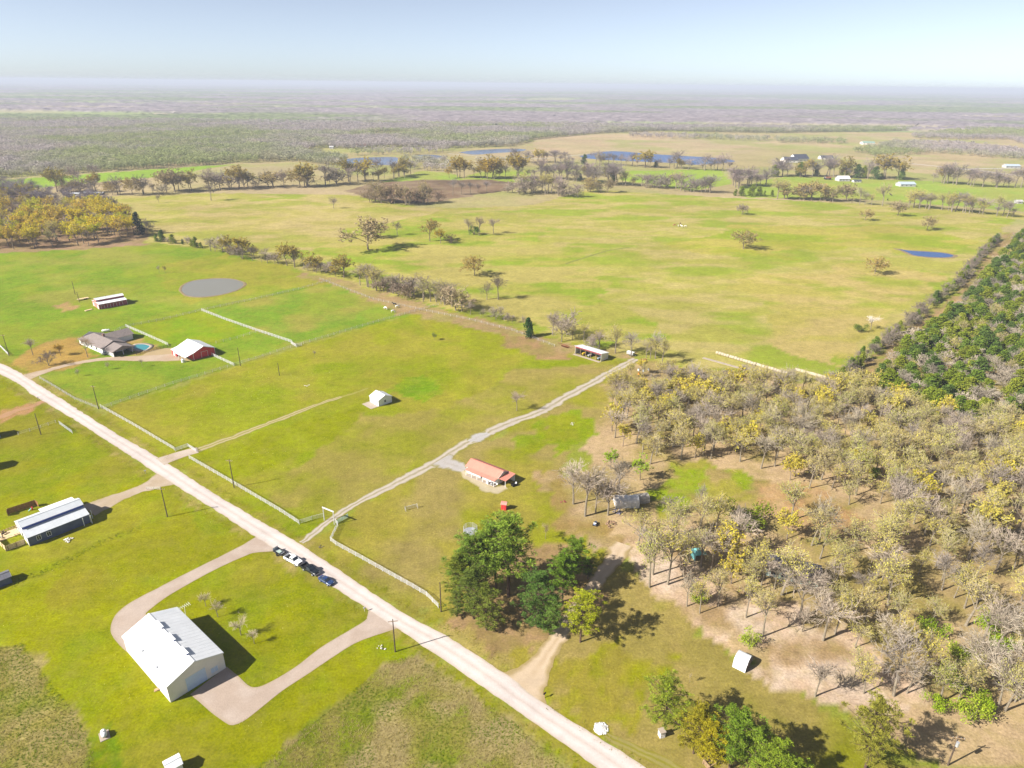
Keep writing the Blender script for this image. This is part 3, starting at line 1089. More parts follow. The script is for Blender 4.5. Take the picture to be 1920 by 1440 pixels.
def visible(x, y, h=8, mx=60):
    """does any of it fall in the picture"""
    d = np.array([x, y, h * .6 - H])
    f_ = d @ _fw
    if f_ < 1:
        return False
    u = d[0] / f_ * FPX
    v_ = -(d @ _up) / f_ * FPX
    return abs(u) < 960 + mx and -720 - mx < v_ < 720 + mx


def pick(weights, r):
    t = r.random() * sum(weights.values())
    for k, w in weights.items():
        t -= w
        if t <= 0:
            return k
    return k


# ------------------------------------------------------------------ the oak wood on the right
rr = random.Random(11)
WOOD = [(1130, 800), (1155, 722), (1215, 690), (1310, 702), (1540, 722), (1640, 752), (1800, 806), (2010, 812), (2010, 1350), (1800, 1330), (1700, 1330), (1600, 1310), (1500, 1250),
        (1400, 1215), (1310, 1165), (1240, 1100), (1185, 1030), (1210, 985), (1290, 985), (1450, 1010), (1490, 925), (1440, 880), (1330, 865), (1250, 868), (1215, 872), (1170, 855)]
HOLES = [[(1500, 1010), (1480, 925), (1560, 930), (1640, 975), (1640, 1010), (1580, 1025)],
         [(1400, 1010), (1570, 1060), (1560, 1100), (1490, 1110), (1390, 1060)], [(1270, 1040), (1280, 1005), (1340, 1005), (1340, 1045)]]
nwood = 0


def px_of(x, y):
    d = np.array([x, y, -H])
    f_ = d @ _fw
    u, v_ = d[0] / f_ * FPX, -(d @ _up) / f_ * FPX
    return 960 + u * _c - v_ * _s, 720 + u * _s + v_ * _c


def wood_area(x, y):
    px, py = px_of(x, y)
    if py > 1130:
        return 'on the sandy front edge of the oak wood'
    if py < 775:
        return 'at the back of the oak wood'
    if px > 1640:
        return 'on the right side of the oak wood'
    if py < 900:
        return 'in the upper left part of the oak wood'
    return 'in the middle of the oak wood'


for (x, y) in scatter(WOOD, 6.3, HOLES, 21):
    if not visible(x, y, 12):
        continue
    q_ = px_of(x, y)
    if rr.random() < (.3 if q_[1] > 1060 and q_[0] < 1640 else .22 if q_[1] > 960 else .06):
        continue
    k = pick({'oak': 66, 'bare': 40 if q_[0] < 1500 and q_[1] < 900 else 22, 'leafy': 8, 'bush': 1.5}, rr)
    wa = wood_area(x, y)
    h = rr.choice((rr.uniform(8.5, 12), rr.uniform(11, 15), rr.uniform(13, 16.5)))
    if q_[1] < 735:
        h = rr.uniform(6, 9)
    if k == 'oak':
        plant('oak', 'budding_oak', x, y, h, 'spindly oak with thin yellow green buds ' + wa, group='budding oaks ' + wa, wide=rr.uniform(.9, 1.25))
    elif k == 'bare':
        plant('bare', 'bare_tree', x, y, h, 'leafless grey tree ' + wa, group='bare trees ' + wa, wide=rr.uniform(.9, 1.2))
    elif k == 'leafy':
        plant('leafy', 'yellow_oak', x, y, h * .9, 'fuller yellow leaved oak ' + wa, group='yellow oaks ' + wa, col=rr.choice([(208, 192, 70), (200, 186, 86), (212, 194, 72)]))
    else:
        plant('bush', 'lime_tree_sapling', x, y, rr.uniform(3.5, 5.5), 'lime green sapling ' + wa, group='lime green saplings ' + wa)
    nwood += 1
# named stand-outs at the wood's edge
plant_px('bare', 'bare_tree', 1075, 945, 90, 'tall leafless tree at the left corner of the wood, left of the grey tunnel shelter', wide=1.1)
plant_px('bare', 'bare_tree', 1097, 968, 110, 'largest leafless multi-limbed tree standing left of the tunnel shelter', wide=1.15)
plant_px('bare', 'bare_tree', 1117, 962, 80, 'thin dark trunked leafless tree just left of the tunnel shelter')
plant_px('bare', 'bare_tree', 1140, 966, 90, 'leafless tree leaning over the front of the tunnel shelter', wide=1.1)
plant_px('bare', 'bare_tree', 1160, 930, 80, 'leafless tree behind the tunnel shelter', wide=1.2)
plant_px('leafy', 'green_tree', 1145, 880, 42, 'lime green tree behind the bare trees, nearer the salmon house', col=(158, 190, 30))
plant_px('leafy', 'green_tree', 1200, 900, 50, 'lime green tree with a bare trunk right behind the tunnel shelter', col=(164, 190, 40))
plant_px('oak', 'budding_oak', 1218, 1101, 118, 'slender tall oak at the edge of the wood beside the sandy lane', wide=.9)
plant_px('oak', 'budding_oak', 1252, 1096, 122, 'tall forked oak second from the sandy lane at the wood edge', wide=.9)
plant_px('bare', 'bare_tree', 1288, 1137, 70, 'stubby pale many-branched tree on the sandy bank of the wood')
plant_px('oak', 'budding_oak', 1312, 1150, 80, 'leaning thin oak on the sandy bank of the wood', wide=.8)
plant_px('bare', 'bare_tree', 1528, 1306, 90, 'grey bare tree with a long shadow at the wood edge above the lone pine', wide=1.1)
plant_px('oak', 'budding_oak', 1596, 1288, 80, 'straight oak on pale sand at the lower edge of the wood', wide=1.1)
for k_, (px, py, hp) in enumerate([(1420, 1092, 66), (1452, 1104, 70), (1488, 1112, 72), (1530, 1120, 66), (1560, 1100, 60)]):
    plant_px('bare', 'screening_tree', px, py, hp, 'bare tree standing in front of the sage green house in the wood', group='bare trees before the sage green house')
plant_px('bush', 'cedar_bush', 1400, 985, 50, 'dark green spreading bush in the grassy clearing of the wood', cat='bush', col=(128, 140, 40), wide=1.3)
plant_px('thicket', 'pale_shrub', 1262, 965, 40, 'pale grey bare shrub on the edge of the wood clearing', cat='bush', wide=1.2)
plant_px('bare', 'bare_tree', 1312, 952, 52, 'small bare sapling standing in the lime green clearing', wide=.6)
for k, (px, py, hp) in enumerate([(1790, 1290, 46), (1752, 1330, 34), (1800, 1240, 40), (1740, 1190, 36), (1815, 1350, 46), (1840, 1330, 36), (1875, 1215, 40), (1850, 1180, 36)]):
    plant_px('bush', 'undergrowth_bush', px, py, hp, 'bright green undergrowth bush in the lower right corner of the wood', cat='bush', group='green undergrowth in the lower right corner', wide=1.1)
for k, (px, py, hp) in enumerate([(1660, 1225, 90), (1700, 1300, 80), (1835, 1280, 110), (1870, 1330, 115), (1905, 1290, 110), (1860, 1230, 120)]):
    plant_px('bare', 'pale_bare_tree', px, py, hp, 'pale barked bare tree above the green undergrowth at the right edge', group='pale bare trees at the lower right edge', col=(190, 176, 156))

# ------------------------------------------------------------------ cedar brake, far right
BRAKE = [(1625, 735), (1690, 660), (1760, 600), (1830, 540), (1890, 470), (1935, 425), (2010, 430), (2010, 800), (1800, 790), (1700, 762)]
BHOLE = [[(1780, 560), (1760, 620), (1730, 610), (1780, 545)]]
for (x, y) in scatter(BRAKE, 6.3, BHOLE, 23):
    if not visible(x, y, 8):
        continue
    k = pick({'cedar': 62, 'bare': 22, 'thicket': 10, 'oak': 8}, rr)
    q_ = px_of(x, y)
    ba = 'in the near end of the cedar brake' if q_[1] > 690 else 'in the far end of the cedar brake' if q_[1] < 540 else 'midway along the cedar brake'
    if k == 'cedar':
        plant('cedar', 'cedar_tree', x, y, rr.uniform(7, 11), 'rounded dark green cedar ' + ba, group='cedars ' + ba, wide=rr.uniform(1.55, 2.1))
    elif k in ('bare', 'thicket'):
        plant(k, 'brake_bare_tree', x, y, rr.uniform(6.5, 9.5), 'grey leafless tree between cedars ' + ba, group='bare trees ' + ba, wide=rr.uniform(1.1, 1.5), col=rr.choice([(178, 164, 146), (166, 154, 138), (190, 176, 156)]))
    else:
        plant('oak', 'brake_oak', x, y, rr.uniform(7, 10), 'yellowish budding oak between cedars ' + ba, group='oaks ' + ba, wide=1.2)
for (x, y) in along([(1562, 722), (1600, 690), (1650, 652), (1700, 612), (1745, 572), (1800, 530), (1840, 480), (1870, 450)], 4.6, 1.2, 24):
    k = pick({'cedar': 45, 'thicket': 40, 'bare': 15}, rr)
    plant(k, 'hedge_cedar' if k == 'cedar' else 'hedge_tree', x, y, rr.uniform(5.5, 8.5),
          'dark cedar in the hedge line between pasture and brake' if k == 'cedar' else 'grey twiggy tree in the hedge line between pasture and brake',
          group='cedars of the pasture hedge' if k == 'cedar' else 'bare trees of the pasture hedge', wide=rr.uniform(1.0, 1.4), col=None if k == 'cedar' else (140, 128, 114))

# ------------------------------------------------------------------ hedgerow across the middle
def row(px, spacing, width, wts, hr, seed, label, group, tall=1.0, wide=(1.0, 1.3), cols=None):
    r = random.Random(seed)
    nm = {'oak': 'row_oak', 'bare': 'row_bare_tree', 'leafy': 'row_yellow_tree', 'cedar': 'row_cedar', 'thicket': 'row_thicket', 'fieldoak': 'row_field_oak', 'bush': 'row_bush'}
    say = {'oak': 'budding oak', 'bare': 'leafless grey tree', 'leafy': 'yellow leaved tree', 'cedar': 'dark cedar', 'thicket': 'grey twiggy thicket', 'fieldoak': 'spreading pale oak', 'bush': 'green bush'}
    for (x, y) in along(px, spacing, width, seed):
        if not visible(x, y, 8):
            continue
        k = pick(wts, r)
        plant(k, nm[k], x, y, tall * 1.12 * r.uniform(*hr) * r.choice((.62, .8, 1, 1.1, 1.22)) * (.62 if k in ('bush', 'cedar') else .85 if k == 'thicket' else 1), say[k] + ' ' + label, group=say[k] + ' ' + group,
              wide=r.uniform(*wide), col=None if cols is None or k not in cols else r.choice(cols[k]))


row([(292, 452), (330, 456), (380, 465)], 6, 2, {'cedar': 50, 'bush': 20, 'thicket': 30}, (8, 12), 31, 'at the upper end of the diagonal hedgerow', 'of the upper hedgerow', wide=(1.2, 1.7), cols={'bush': [(98, 120, 40)]})
row([(400, 471), (440, 480), (490, 490), (545, 500), (600, 512), (640, 520)], 4.4, 3.0, {'bare': 30, 'thicket': 30, 'oak': 15, 'leafy': 25}, (9, 13), 32, 'in the upper half of the diagonal hedgerow', 'of the diagonal hedgerow', wide=(1.1, 1.6), cols={'leafy': [(190, 170, 60), (180, 160, 70)]})
row([(676, 535), (720, 545), (780, 560), (830, 572), (870, 582)], 3.2, 2.6, {'thicket': 45, 'bare': 35, 'oak': 20}, (11, 14), 33, 'in the dense middle stretch of the hedgerow', 'of the middle hedgerow', wide=(1.2, 1.6), cols={'thicket': [(164, 146, 126), (176, 156, 124)]})
row([(890, 592), (930, 600), (975, 612)], 5, 2.4, {'thicket': 50, 'bare': 40, 'oak': 10}, (7, 10), 34, 'where the hedgerow thins past the field corner', 'of the thin hedgerow', wide=(1.0, 1.4))
row([(1040, 628), (1075, 640), (1110, 650), (1150, 658)], 3.8, 3.8, {'thicket': 30, 'bare': 40, 'oak': 30}, (9, 13), 35, 'behind the equipment shed', 'behind the equipment shed', wide=(1.0, 1.3))
row([(1190, 668), (1215, 672), (1245, 680)], 5, 3, {'bare': 60, 'oak': 40}, (9, 12), 36, 'at the top corner of the wood by the track end', 'at the track end')
plant_px('cedar', 'cedar_tree', 990, 632, 36, 'single dark cedar standing left of the equipment shed', wide=1.2, col=(60, 92, 44))

# ------------------------------------------------------------------ lone trees on the pastures
LONE = [
    ('fieldoak', 690, 468, 58, 'broad pale oak, largest of the lone trees in the big pasture', (190, 170, 124), 1.4),
    ('fieldoak', 700, 447, 34, 'oak partly hidden behind the largest pasture oak', (178, 160, 100), 1.2),
    ('bare', 745, 441, 28, 'small dark leafless tree right of the largest pasture oak', (130, 118, 100), 1.15),
    ('leafy', 806, 452, 38, 'round bushy tree with yellow tint, left in the pasture clump', (168, 148, 70), 1.25),
    ('leafy', 826, 456, 26, 'low yellow tree in front of the pasture clump', (196, 172, 40), 1.3),
    ('thicket', 846, 456, 18, 'low brown thicket at the right foot of the pasture clump', (124, 104, 80), 1.5),
    ('bare', 880, 440, 30, 'grey tree at the left of the three tree group', None, 1.1),
    ('bush', 889, 440, 17, 'dark green bush under the three tree group', (98, 128, 40), 1.1),
    ('bare', 898, 442, 36, 'tallest grey tree in the three tree group', (160, 142, 122), 1.0),
    ('bare', 925, 438, 30, 'grey tree at the right of the three tree group', (150, 134, 122), 1.15),
    ('fieldoak', 890, 516, 38, 'twin crowned oak on a bare patch in the green part of the pasture', (184, 160, 84), 1.3),
    ('bare', 934, 562, 48, 'large dark bare tree nearest the hedgerow', (140, 126, 110), 1.15),
    ('bare', 913, 562, 34, 'smaller bare tree left beside the large dark bare tree', (136, 122, 106), 1.1),
    ('fieldoak', 1394, 467, 33, 'lone oak with a dark shadow right of the pasture centre', (178, 160, 92), 1.2),
    ('fieldoak', 1640, 513, 33, 'lone yellow tinted oak nearest the narrow blue pond', (196, 168, 90), 1.25),
    ('fieldoak', 1622, 413, 21, 'lone small oak before the right hand treeline, left of three', None, 1.25),
    ('fieldoak', 1683, 405, 27, 'lone taller oak before the right hand treeline, middle of three', None, 1.1),
    ('fieldoak', 1738, 431, 24, 'lone spreading oak before the right hand treeline, nearest of three', None, 1.3),
    ('fieldoak', 1391, 403, 20, 'lone small grey oak in the tan middle of the pasture', (166, 150, 130), 1.3),
    ('bare', 626, 391, 22, 'leafless tree standing alone in the tan part of the pasture', (140, 126, 120), 1.15),
    ('bare', 298, 380, 16, 'small stunted bare tree near the left treeline', (140, 126, 110), .9),
    ('bare', 396, 376, 32, 'dark bare tree with a wide shadow before the left treeline', (130, 118, 112), 1.25),
    ('fieldoak', 210, 390, 20, 'small oak on the pasture edge behind the yellow wood', (150, 136, 110), 1.2),
    ('leafy', 814, 638, 15, 'little green tree alone in the middle field', (150, 164, 50), .9),
    ('bare', 590, 670, 14, 'tiny bare sapling alone in the middle field', None, .7),
    ('bare', 299, 512, 14, 'left one of two small bare saplings by the stock pond', None, .8),
    ('bare', 310, 512, 15, 'right one of two small bare saplings by the stock pond', (150, 140, 80), .8),
    ('bare', 969, 770, 40, 'grey bare tree beside the gravel track', (166, 146, 134), 1.05),
    ('bare', 62, 666, 35, 'bare yard tree left of the ranch house, farthest from it', None, 1.05),
    ('thicket', 92, 686, 30, 'low spreading bare tree by the ranch drive', (150, 132, 116), 1.1),
    ('leafy', 114, 667, 24, 'small yellow flowering yard tree left of the ranch house', (196, 160, 40), .9),
    ('bare', 165, 670, 40, 'bare orange tinted tree right in front of the ranch house', (190, 160, 120), .95),
    ('bare', 203, 693, 16, 'middle of three bare saplings below the ranch drive', (190, 176, 150), .8),
    ('bare', 267, 688, 17, 'right hand bare sapling below the ranch drive', (190, 176, 150), .8),
    ('bare', 147, 706, 16, 'left hand bare sapling below the ranch drive', (190, 176, 150), .8),
    ('bare', 386, 1137, 30, 'farthest of four bare saplings beside the white barn', (214, 196, 170), 1.1),
    ('bare', 409, 1157, 35, 'second of four bare saplings beside the white barn', (214, 196, 170), 1.1),
    ('bare', 452, 1191, 40, 'third of four bare saplings beside the white barn', (214, 196, 170), 1.15),
    ('bare', 477, 1207, 32, 'nearest of four bare saplings beside the white barn', (214, 196, 170), 1.1),
    ('bare', 1023, 1010, 34, 'thin bare sapling on the tan lawn behind the pines', (190, 170, 130), .7),
    ('bush', 1610, 622, 16, 'small round green bush under the white dead tree', (110, 128, 50), 1.2),
    ('oak', 1292, 1280, 26, 'sapling with a small round shadow left of the bottom pines', (200, 176, 110), .5),
]
for kind, px, py, hp, lb, cl, wd in LONE:
    nm = {'fieldoak': 'field_oak', 'bare': 'lone_bare_tree', 'leafy': 'lone_leafy_tree', 'thicket': 'lone_thicket', 'bush': 'lone_bush', 'oak': 'lone_sapling'}[kind]
    plant_px(kind, nm, px, py, hp, lb, cat='bush' if kind in ('bush', 'thicket') else 'tree', col=cl, wide=wd)
plant_px('bare', 'dead_tree', 1632, 618, 28, 'white dead tree with broken limbs near the pasture hedge', col=(236, 226, 214), wide=1.2)

# ------------------------------------------------------------------ pines
PINES = [(953, 1118, 150, 0, 'tallest pine of the roadside grove, at its back', None), (930, 1108, 128, 1, 'pine second from the back of the roadside grove', None),
         (911, 1106, 112, 3, 'slim pine in the middle back of the roadside grove', None), (888, 1120, 118, 1, 'broad pine at the back left of the roadside grove', None),
         (862, 1124, 92, 2, 'leftmost pine of the roadside grove, near the fence end', (114, 125, 46)), (888, 1160, 105, 2, 'full low pine on the left front of the roadside grove', (107, 121, 52)),
         (912, 1181, 88, 4, 'front pine of the roadside grove nearest the road', (123, 133, 54)), (858, 1155, 50, 4, 'short young pine at the fence end by the grove', (114, 127, 52)),
         (1077, 1098, 92, 0, 'pine with a clear trunk beside the sandy lane, right of the grove', (114, 137, 46)), (1054, 1128, 92, 3, 'pine between the dense pine and the clear trunked one', (110, 137, 43)),
         (1008, 1176, 112, 4, 'big dense dark pine on the left side of the sandy lane', (92, 119, 52)), (1030, 1190, 80, 2, 'smaller pine in front of the big dense pine', (101, 125, 52)),
         (1088, 1204, 100, 1, 'bright yellow green pine right of the sandy lane', (160, 165, 38)),
         (1102, 1085, 40, 2, 'small dark pine behind the clear trunked pine', (88, 98, 57)),
         (1246, 1376, 118, 1, 'leftmost pine of the bottom group, cut by its own shadow', (133, 145, 46)), (1300, 1412, 108, 2, 'yellow tinged pine, second from left in the bottom group', (150, 141, 41)),
         (1330, 1436, 100, 2, 'lower yellow green pine in the middle of the bottom group', (164, 153, 36)), (1368, 1440, 130, 0, 'tall green pine in the middle of the bottom group', (114, 137, 43)),
         (1398, 1452, 110, 1, 'green pine behind the bottom right of the pine group', (123, 141, 46)), (1440, 1490, 112, 4, 'pine at the right of the bottom group, cut by the picture edge', (129, 147, 43)),
         (1482, 1500, 96, 2, 'rightmost pine of the bottom group, cut by the picture edge', (123, 141, 43)),
         (1622, 1442, 140, 1, 'big round crowned lone pine at the bottom right', (136, 133, 52))]
for px, py, hp, vr, lb, cl in PINES:
    p = G(px, py)
    plant('pine', 'pine_tree', p.x, p.y, hp * mpp(px, py) / .84, lb, cat='pine', col=cl, wide=1.22 if vr != 1 else 1.16, var=vr, group=None)

# ------------------------------------------------------------------ yellow wood at the left edge
LW = [(-60, 473), (-60, 405), (40, 398), (120, 392), (215, 400), (262, 438), (255, 452), (140, 463)]
for (x, y) in scatter(LW, 12.5, (), 25):
    if not visible(x, y, 10):
        continue
    k = pick({'leafy': 62, 'bare': 26, 'oak': 12}, rr)
    la = 'on the front edge of the yellow wood' if px_of(x, y)[1] > 448 else 'in the depth of the yellow wood'
    plant(k, {'leafy': 'yellow_wood_oak', 'bare': 'yellow_wood_bare_tree', 'oak': 'yellow_wood_budding_oak'}[k], x, y, rr.uniform(15, 20) if k != 'bare' else rr.uniform(13, 17),
          {'leafy': 'bright yellow leaved oak ', 'bare': 'grey bare tree ', 'oak': 'thinly budding oak '}[k] + la,
          group={'leafy': 'yellow oaks ', 'bare': 'bare trees ', 'oak': 'budding oaks '}[k] + la, wide=rr.uniform(1.0, 1.3))
LW2 = [(-60, 402), (-60, 348), (40, 352), (105, 372), (200, 382), (210, 396), (120, 390), (40, 396)]
for (x, y) in scatter(LW2, 15, (), 26):
    if visible(x, y, 10):
        k = pick({'bare': 80, 'leafy': 20}, rr)
        plant(k, 'back_wood_bare_tree' if k == 'bare' else 'back_wood_yellow_tree', x, y, rr.uniform(14, 18),
              'blue grey leafless tree in the wood behind the yellow oaks' if k == 'bare' else 'dull yellow tree in the wood behind the yellow oaks',
              group='bare trees behind the yellow wood' if k == 'bare' else 'yellow trees behind the yellow wood', wide=1.35, col=(140, 130, 136) if k == 'bare' else (176, 158, 70))
plant_px('cedar', 'cedar_tree', 262, 440, 40, 'pointed dark cedar at the right end of the yellow wood', col=(52, 66, 40), wide=.9)
plant_px('thicket', 'bare_shrub', 276, 436, 26, 'round bare shrub beside the pointed cedar of the yellow wood', cat='bush')

# ------------------------------------------------------------------ treelines in the middle distance
MIX1 = {'bare': 42, 'leafy': 22, 'fieldoak': 16, 'thicket': 20}
CM = {'bare': [(148, 134, 132), (158, 140, 134), (140, 130, 124)], 'leafy': [(186, 164, 50), (172, 150, 60), (160, 146, 66)]}
row([(100, 362), (180, 362), (270, 364), (350, 358), (420, 354), (500, 352), (560, 350), (640, 346)], 7.5, 10, MIX1, (13, 18), 41, 'in the long treeline left of centre', 'of the long left treeline', wide=(1.12, 1.75), cols=CM, tall=1.3)
row([(110, 350), (150, 345), (190, 343)], 11.5, 6.9, {'bare': 100}, (12, 15), 42, 'in the bright meadow beyond the left wood', 'of the bright meadow', cols=CM, tall=1.3)
row([(655, 343), (680, 340), (715, 337), (745, 333), (770, 327)], 6.5, 8.0, {'bare': 60, 'leafy': 40}, (15, 21), 43, 'before the slate lake', 'before the slate lake', wide=(1.01, 1.50), cols=CM, tall=1.3)
row([(850, 334), (885, 334), (910, 335), (945, 335), (985, 334)], 5.8, 6.9, {'leafy': 78, 'bare': 22}, (16, 21), 44, 'in the yellow row at picture centre', 'of the centre row', wide=(1.01, 1.44), cols={'leafy': [(190, 160, 44), (176, 152, 50)], 'bare': CM['bare']}, tall=1.3)
row([(1000, 336), (1040, 337), (1080, 338), (1120, 345), (1160, 348)], 4.7, 12.6, {'bare': 86, 'cedar': 4, 'leafy': 10}, (14, 20), 45, 'in the tall grey grove behind the pasture', 'of the grey grove', wide=(1.23, 1.75), cols=CM, tall=1.3)
row([(1165, 347), (1210, 351), (1260, 354), (1300, 360), (1335, 361)], 4.3, 5.8, {'bare': 70, 'thicket': 15, 'oak': 15}, (11, 15), 46, 'in the hedge along the back of the pasture', 'of the back pasture hedge', wide=(1.23, 1.75), cols=CM, tall=1.3)
row([(690, 378), (730, 381), (775, 383), (810, 381)], 4.0, 6.9, {'thicket': 50, 'fieldoak': 30, 'oak': 20}, (12, 15), 47, 'on the near bank of the dry marsh', 'of the dry marsh bank', wide=(1.1, 1.5), cols={'thicket': [(170, 144, 120), (160, 140, 110)], 'fieldoak': [(172, 150, 110)], 'oak': [(168, 150, 80)]}, tall=1.3)
row([(850, 366), (880, 364), (910, 360)], 10.1, 3.4, {'bare': 100}, (11, 15), 48, 'standing in the dry marsh', 'of the dry marsh', cols=CM, tall=1.3)
row([(955, 362), (985, 362), (1020, 362), (1050, 366), (1075, 370)], 4.3, 6.9, {'thicket': 55, 'bare': 30, 'oak': 15}, (12, 16), 49, 'in the thicket right of the dry marsh', 'right of the dry marsh', wide=(1.34, 1.88), cols=CM, tall=1.3)
row([(1100, 360), (1115, 361), (1140, 361)], 6.5, 2.3, {'thicket': 50, 'fieldoak': 50}, (9, 12), 50, 'in the small group at the back edge of the pasture', 'of the small back group', tall=1.3)
row([(1375, 367), (1420, 368), (1445, 369)], 7.9, 2.3, {'cedar': 100}, (10, 13), 51, 'on the fence line behind the pasture', 'of the fence line', wide=(1.12, 1.75), tall=1.3)
row([(1375, 352), (1400, 348), (1430, 347)], 3.8, 11.5, {'bare': 100}, (13, 17), 52, 'in the dense clump left of the dark roofed farm', 'of the dense clump', wide=(1.23, 1.75), cols=CM, tall=1.3)
row([(1470, 374), (1510, 375), (1550, 377), (1590, 379)], 4.7, 6.9, {'bare': 40, 'oak': 30, 'fieldoak': 30}, (12, 16), 53, 'in the treeline below the white farm houses', 'below the farm houses', wide=(1.23, 1.75), cols=CM, tall=1.3)
row([(1615, 384), (1650, 385)], 5.8, 3.4, {'oak': 60, 'bare': 40}, (11, 15), 54, 'in the short gap group of the right treeline', 'of the gap group', tall=1.3)
row([(1700, 389), (1740, 392), (1780, 395), (1820, 400), (1860, 404), (1895, 408)], 4.0, 5.8, {'oak': 45, 'bare': 40, 'fieldoak': 15}, (11, 15), 55, 'in the long treeline at the right', 'of the long right treeline', wide=(1.23, 1.75), cols=CM, tall=1.3)
row([(1440, 330), (1480, 331), (1530, 331), (1590, 333), (1660, 336), (1680, 337)], 5.4, 10.3, {'bare': 55, 'leafy': 30, 'cedar': 15}, (15, 20), 56, 'in the grove behind the white farm houses', 'behind the farm houses', wide=(1.23, 1.75), cols=CM, tall=1.3)
row([(1745, 342), (1780, 345), (1830, 350), (1870, 352), (1920, 352)], 5.8, 8.0, {'bare': 85, 'leafy': 15}, (13, 18), 57, 'in the row right of the farm houses', 'right of the farm houses', wide=(1.23, 1.62), cols=CM, tall=1.3)
row([(965, 303), (1040, 305), (1100, 308), (1160, 311), (1230, 314), (1300, 318), (1370, 321)], 7.2, 9.2, {'bare': 82, 'cedar': 4, 'leafy': 14}, (11, 17), 58, 'on the near shore of the blue lake', 'of the blue lake shore', wide=(1.23, 1.88), cols=CM, tall=1.3)

# ================================================================== BUILDINGS
M_WHITE = mat('white_sheet_metal', (.70, .705, .71), .5, .0, var=.05, scale=.5, wear=(.58, .58, .57))
M_ROOFGREY = mat('pale_sheet_metal', (.50, .52, .54), .42, var=.07, scale=.4, wear=(.50, .50, .49))
M_CREAM = mat('cream_wall', (.70, .66, .60), .6, var=.05, scale=.5)
M_GREYWALL = mat('grey_wall', (.52, .50, .49), .6, var=.06, scale=.5)
M_RED = mat('red_barn_paint', (.56, .035, .035), .55, var=.16, scale=.8)
M_REDPALE = mat('pale_red_siding', (.52, .17, .15), .65, var=.16, scale=.6)  # paler red: sunlight on the aisle barn's ends put into the colour
M_MAROON = mat('maroon_siding', (.27, .05, .06), .6, var=.15, scale=.6)  # dark red: also puts shade into the aisle barn's long walls
M_BLUE = mat('dark_blue_siding', (.085, .105, .18), .5, var=.15, scale=.6)
M_BLUEBAND = mat('blue_band', (.06, .10, .34), .45, var=.1, scale=.6)
M_SALMON = mat('salmon_roof', (.54, .205, .15), .6, var=.07, scale=.4, wear=(.54, .22, .165))
M_SHINGLE = mat('brown_shingles', (.20, .165, .15), .9, var=.16, scale=1.2, bump=.2)
M_TRIM = mat('white_trim', (.68, .68, .67), .5, var=.04)
M_GLASS = mat('dark_glass', (.03, .04, .055), .08, var=.05, spec=.6)
M_DARK = mat('near_black_matte', (.02, .018, .016), .9, var=.1)  # near-black surface for a door leaf and the dark cabin's walls
M_DOORBLUE = mat('pale_blue_door', (.46, .56, .70), .5, var=.04)
M_WOOD = mat('weathered_wood', (.30, .20, .11), .85, var=.25, scale=2.0)
M_WOODPALE = mat('new_pine_boards', (.62, .47, .27), .8, var=.2, scale=2.0)
M_CEDARFENCE = mat('cedar_fence', (.26, .13, .045), .85, var=.3, scale=2.0)
M_CONC = mat('concrete', A(214, 196, 176), .9, var=.1, scale=.8)
M_STEEL = mat('galvanised_steel', (.50, .51, .53), .4, .4, var=.1, scale=1.0)
M_POLE = mat('creosote_pole', (.085, .060, .045), .9, var=.3, scale=1.5)
M_BLACK = mat('black_rubber', (.015, .015, .016), .7, var=.1)
M_RUST = mat('rust', (.20, .075, .035), .9, var=.35, scale=3.0)
M_YELLOW = mat('tractor_yellow', (.60, .38, .03), .5, var=.1)
M_TEAL = mat('teal_plastic', (.16, .42, .42), .5, var=.1)
M_GREENSIDE = mat('sage_siding', (.34, .42, .37), .6, var=.12)


def frame_of(a, b, za=0.0, zb=0.0):
    A_, B_ = G(*a, za), G(*b, zb)
    d = (B_ - A_)
    d.z = 0
    A_.z = 0
    return A_, math.atan2(d.y, d.x), d.length


_shared = {}


def panel_mesh(w, l, t, mtl, key):
    """one roof sheet with a standing seam, w across, l up the slope"""
    k = (round(w, 2), round(l, 2), key)
    if k not in _shared:
        mb = MB()
        mb.box(.012, w - .012, 0, l, 0, t)
        mb.box(-.025, .045, 0, l, t * .2, t + .03)
        for q in (.33, .66):
            mb.box(w * q - .02, w * q + .02, .01, l - .01, t, t + .012)
        _shared[k] = mb.mesh('roof_panel', mtl)
    return _shared[k]


def slope(parent, x0, x1, y0, z0, y1, z1, n, mtl, key, t=.06):
    """roof slope from eave (y0,z0) to ridge (y1,z1) laid in n sheets along x"""
    w = (x1 - x0) / n
    l = math.hypot(y1 - y0, z1 - z0)
    ang = math.atan2(z1 - z0, abs(y1 - y0))
    flip = y1 < y0
    me = panel_mesh(w, l, t, mtl, key)
    for i in range(n):
        o = link('roof_panel', me, parent)
        if not flip:
            o.location = (x0 + i * w, y0, z0)
            o.rotation_euler = (ang, 0, 0)
        else:
            o.location = (x0 + (i + 1) * w, y0, z0)
            o.rotation_euler = (ang, 0, math.pi)


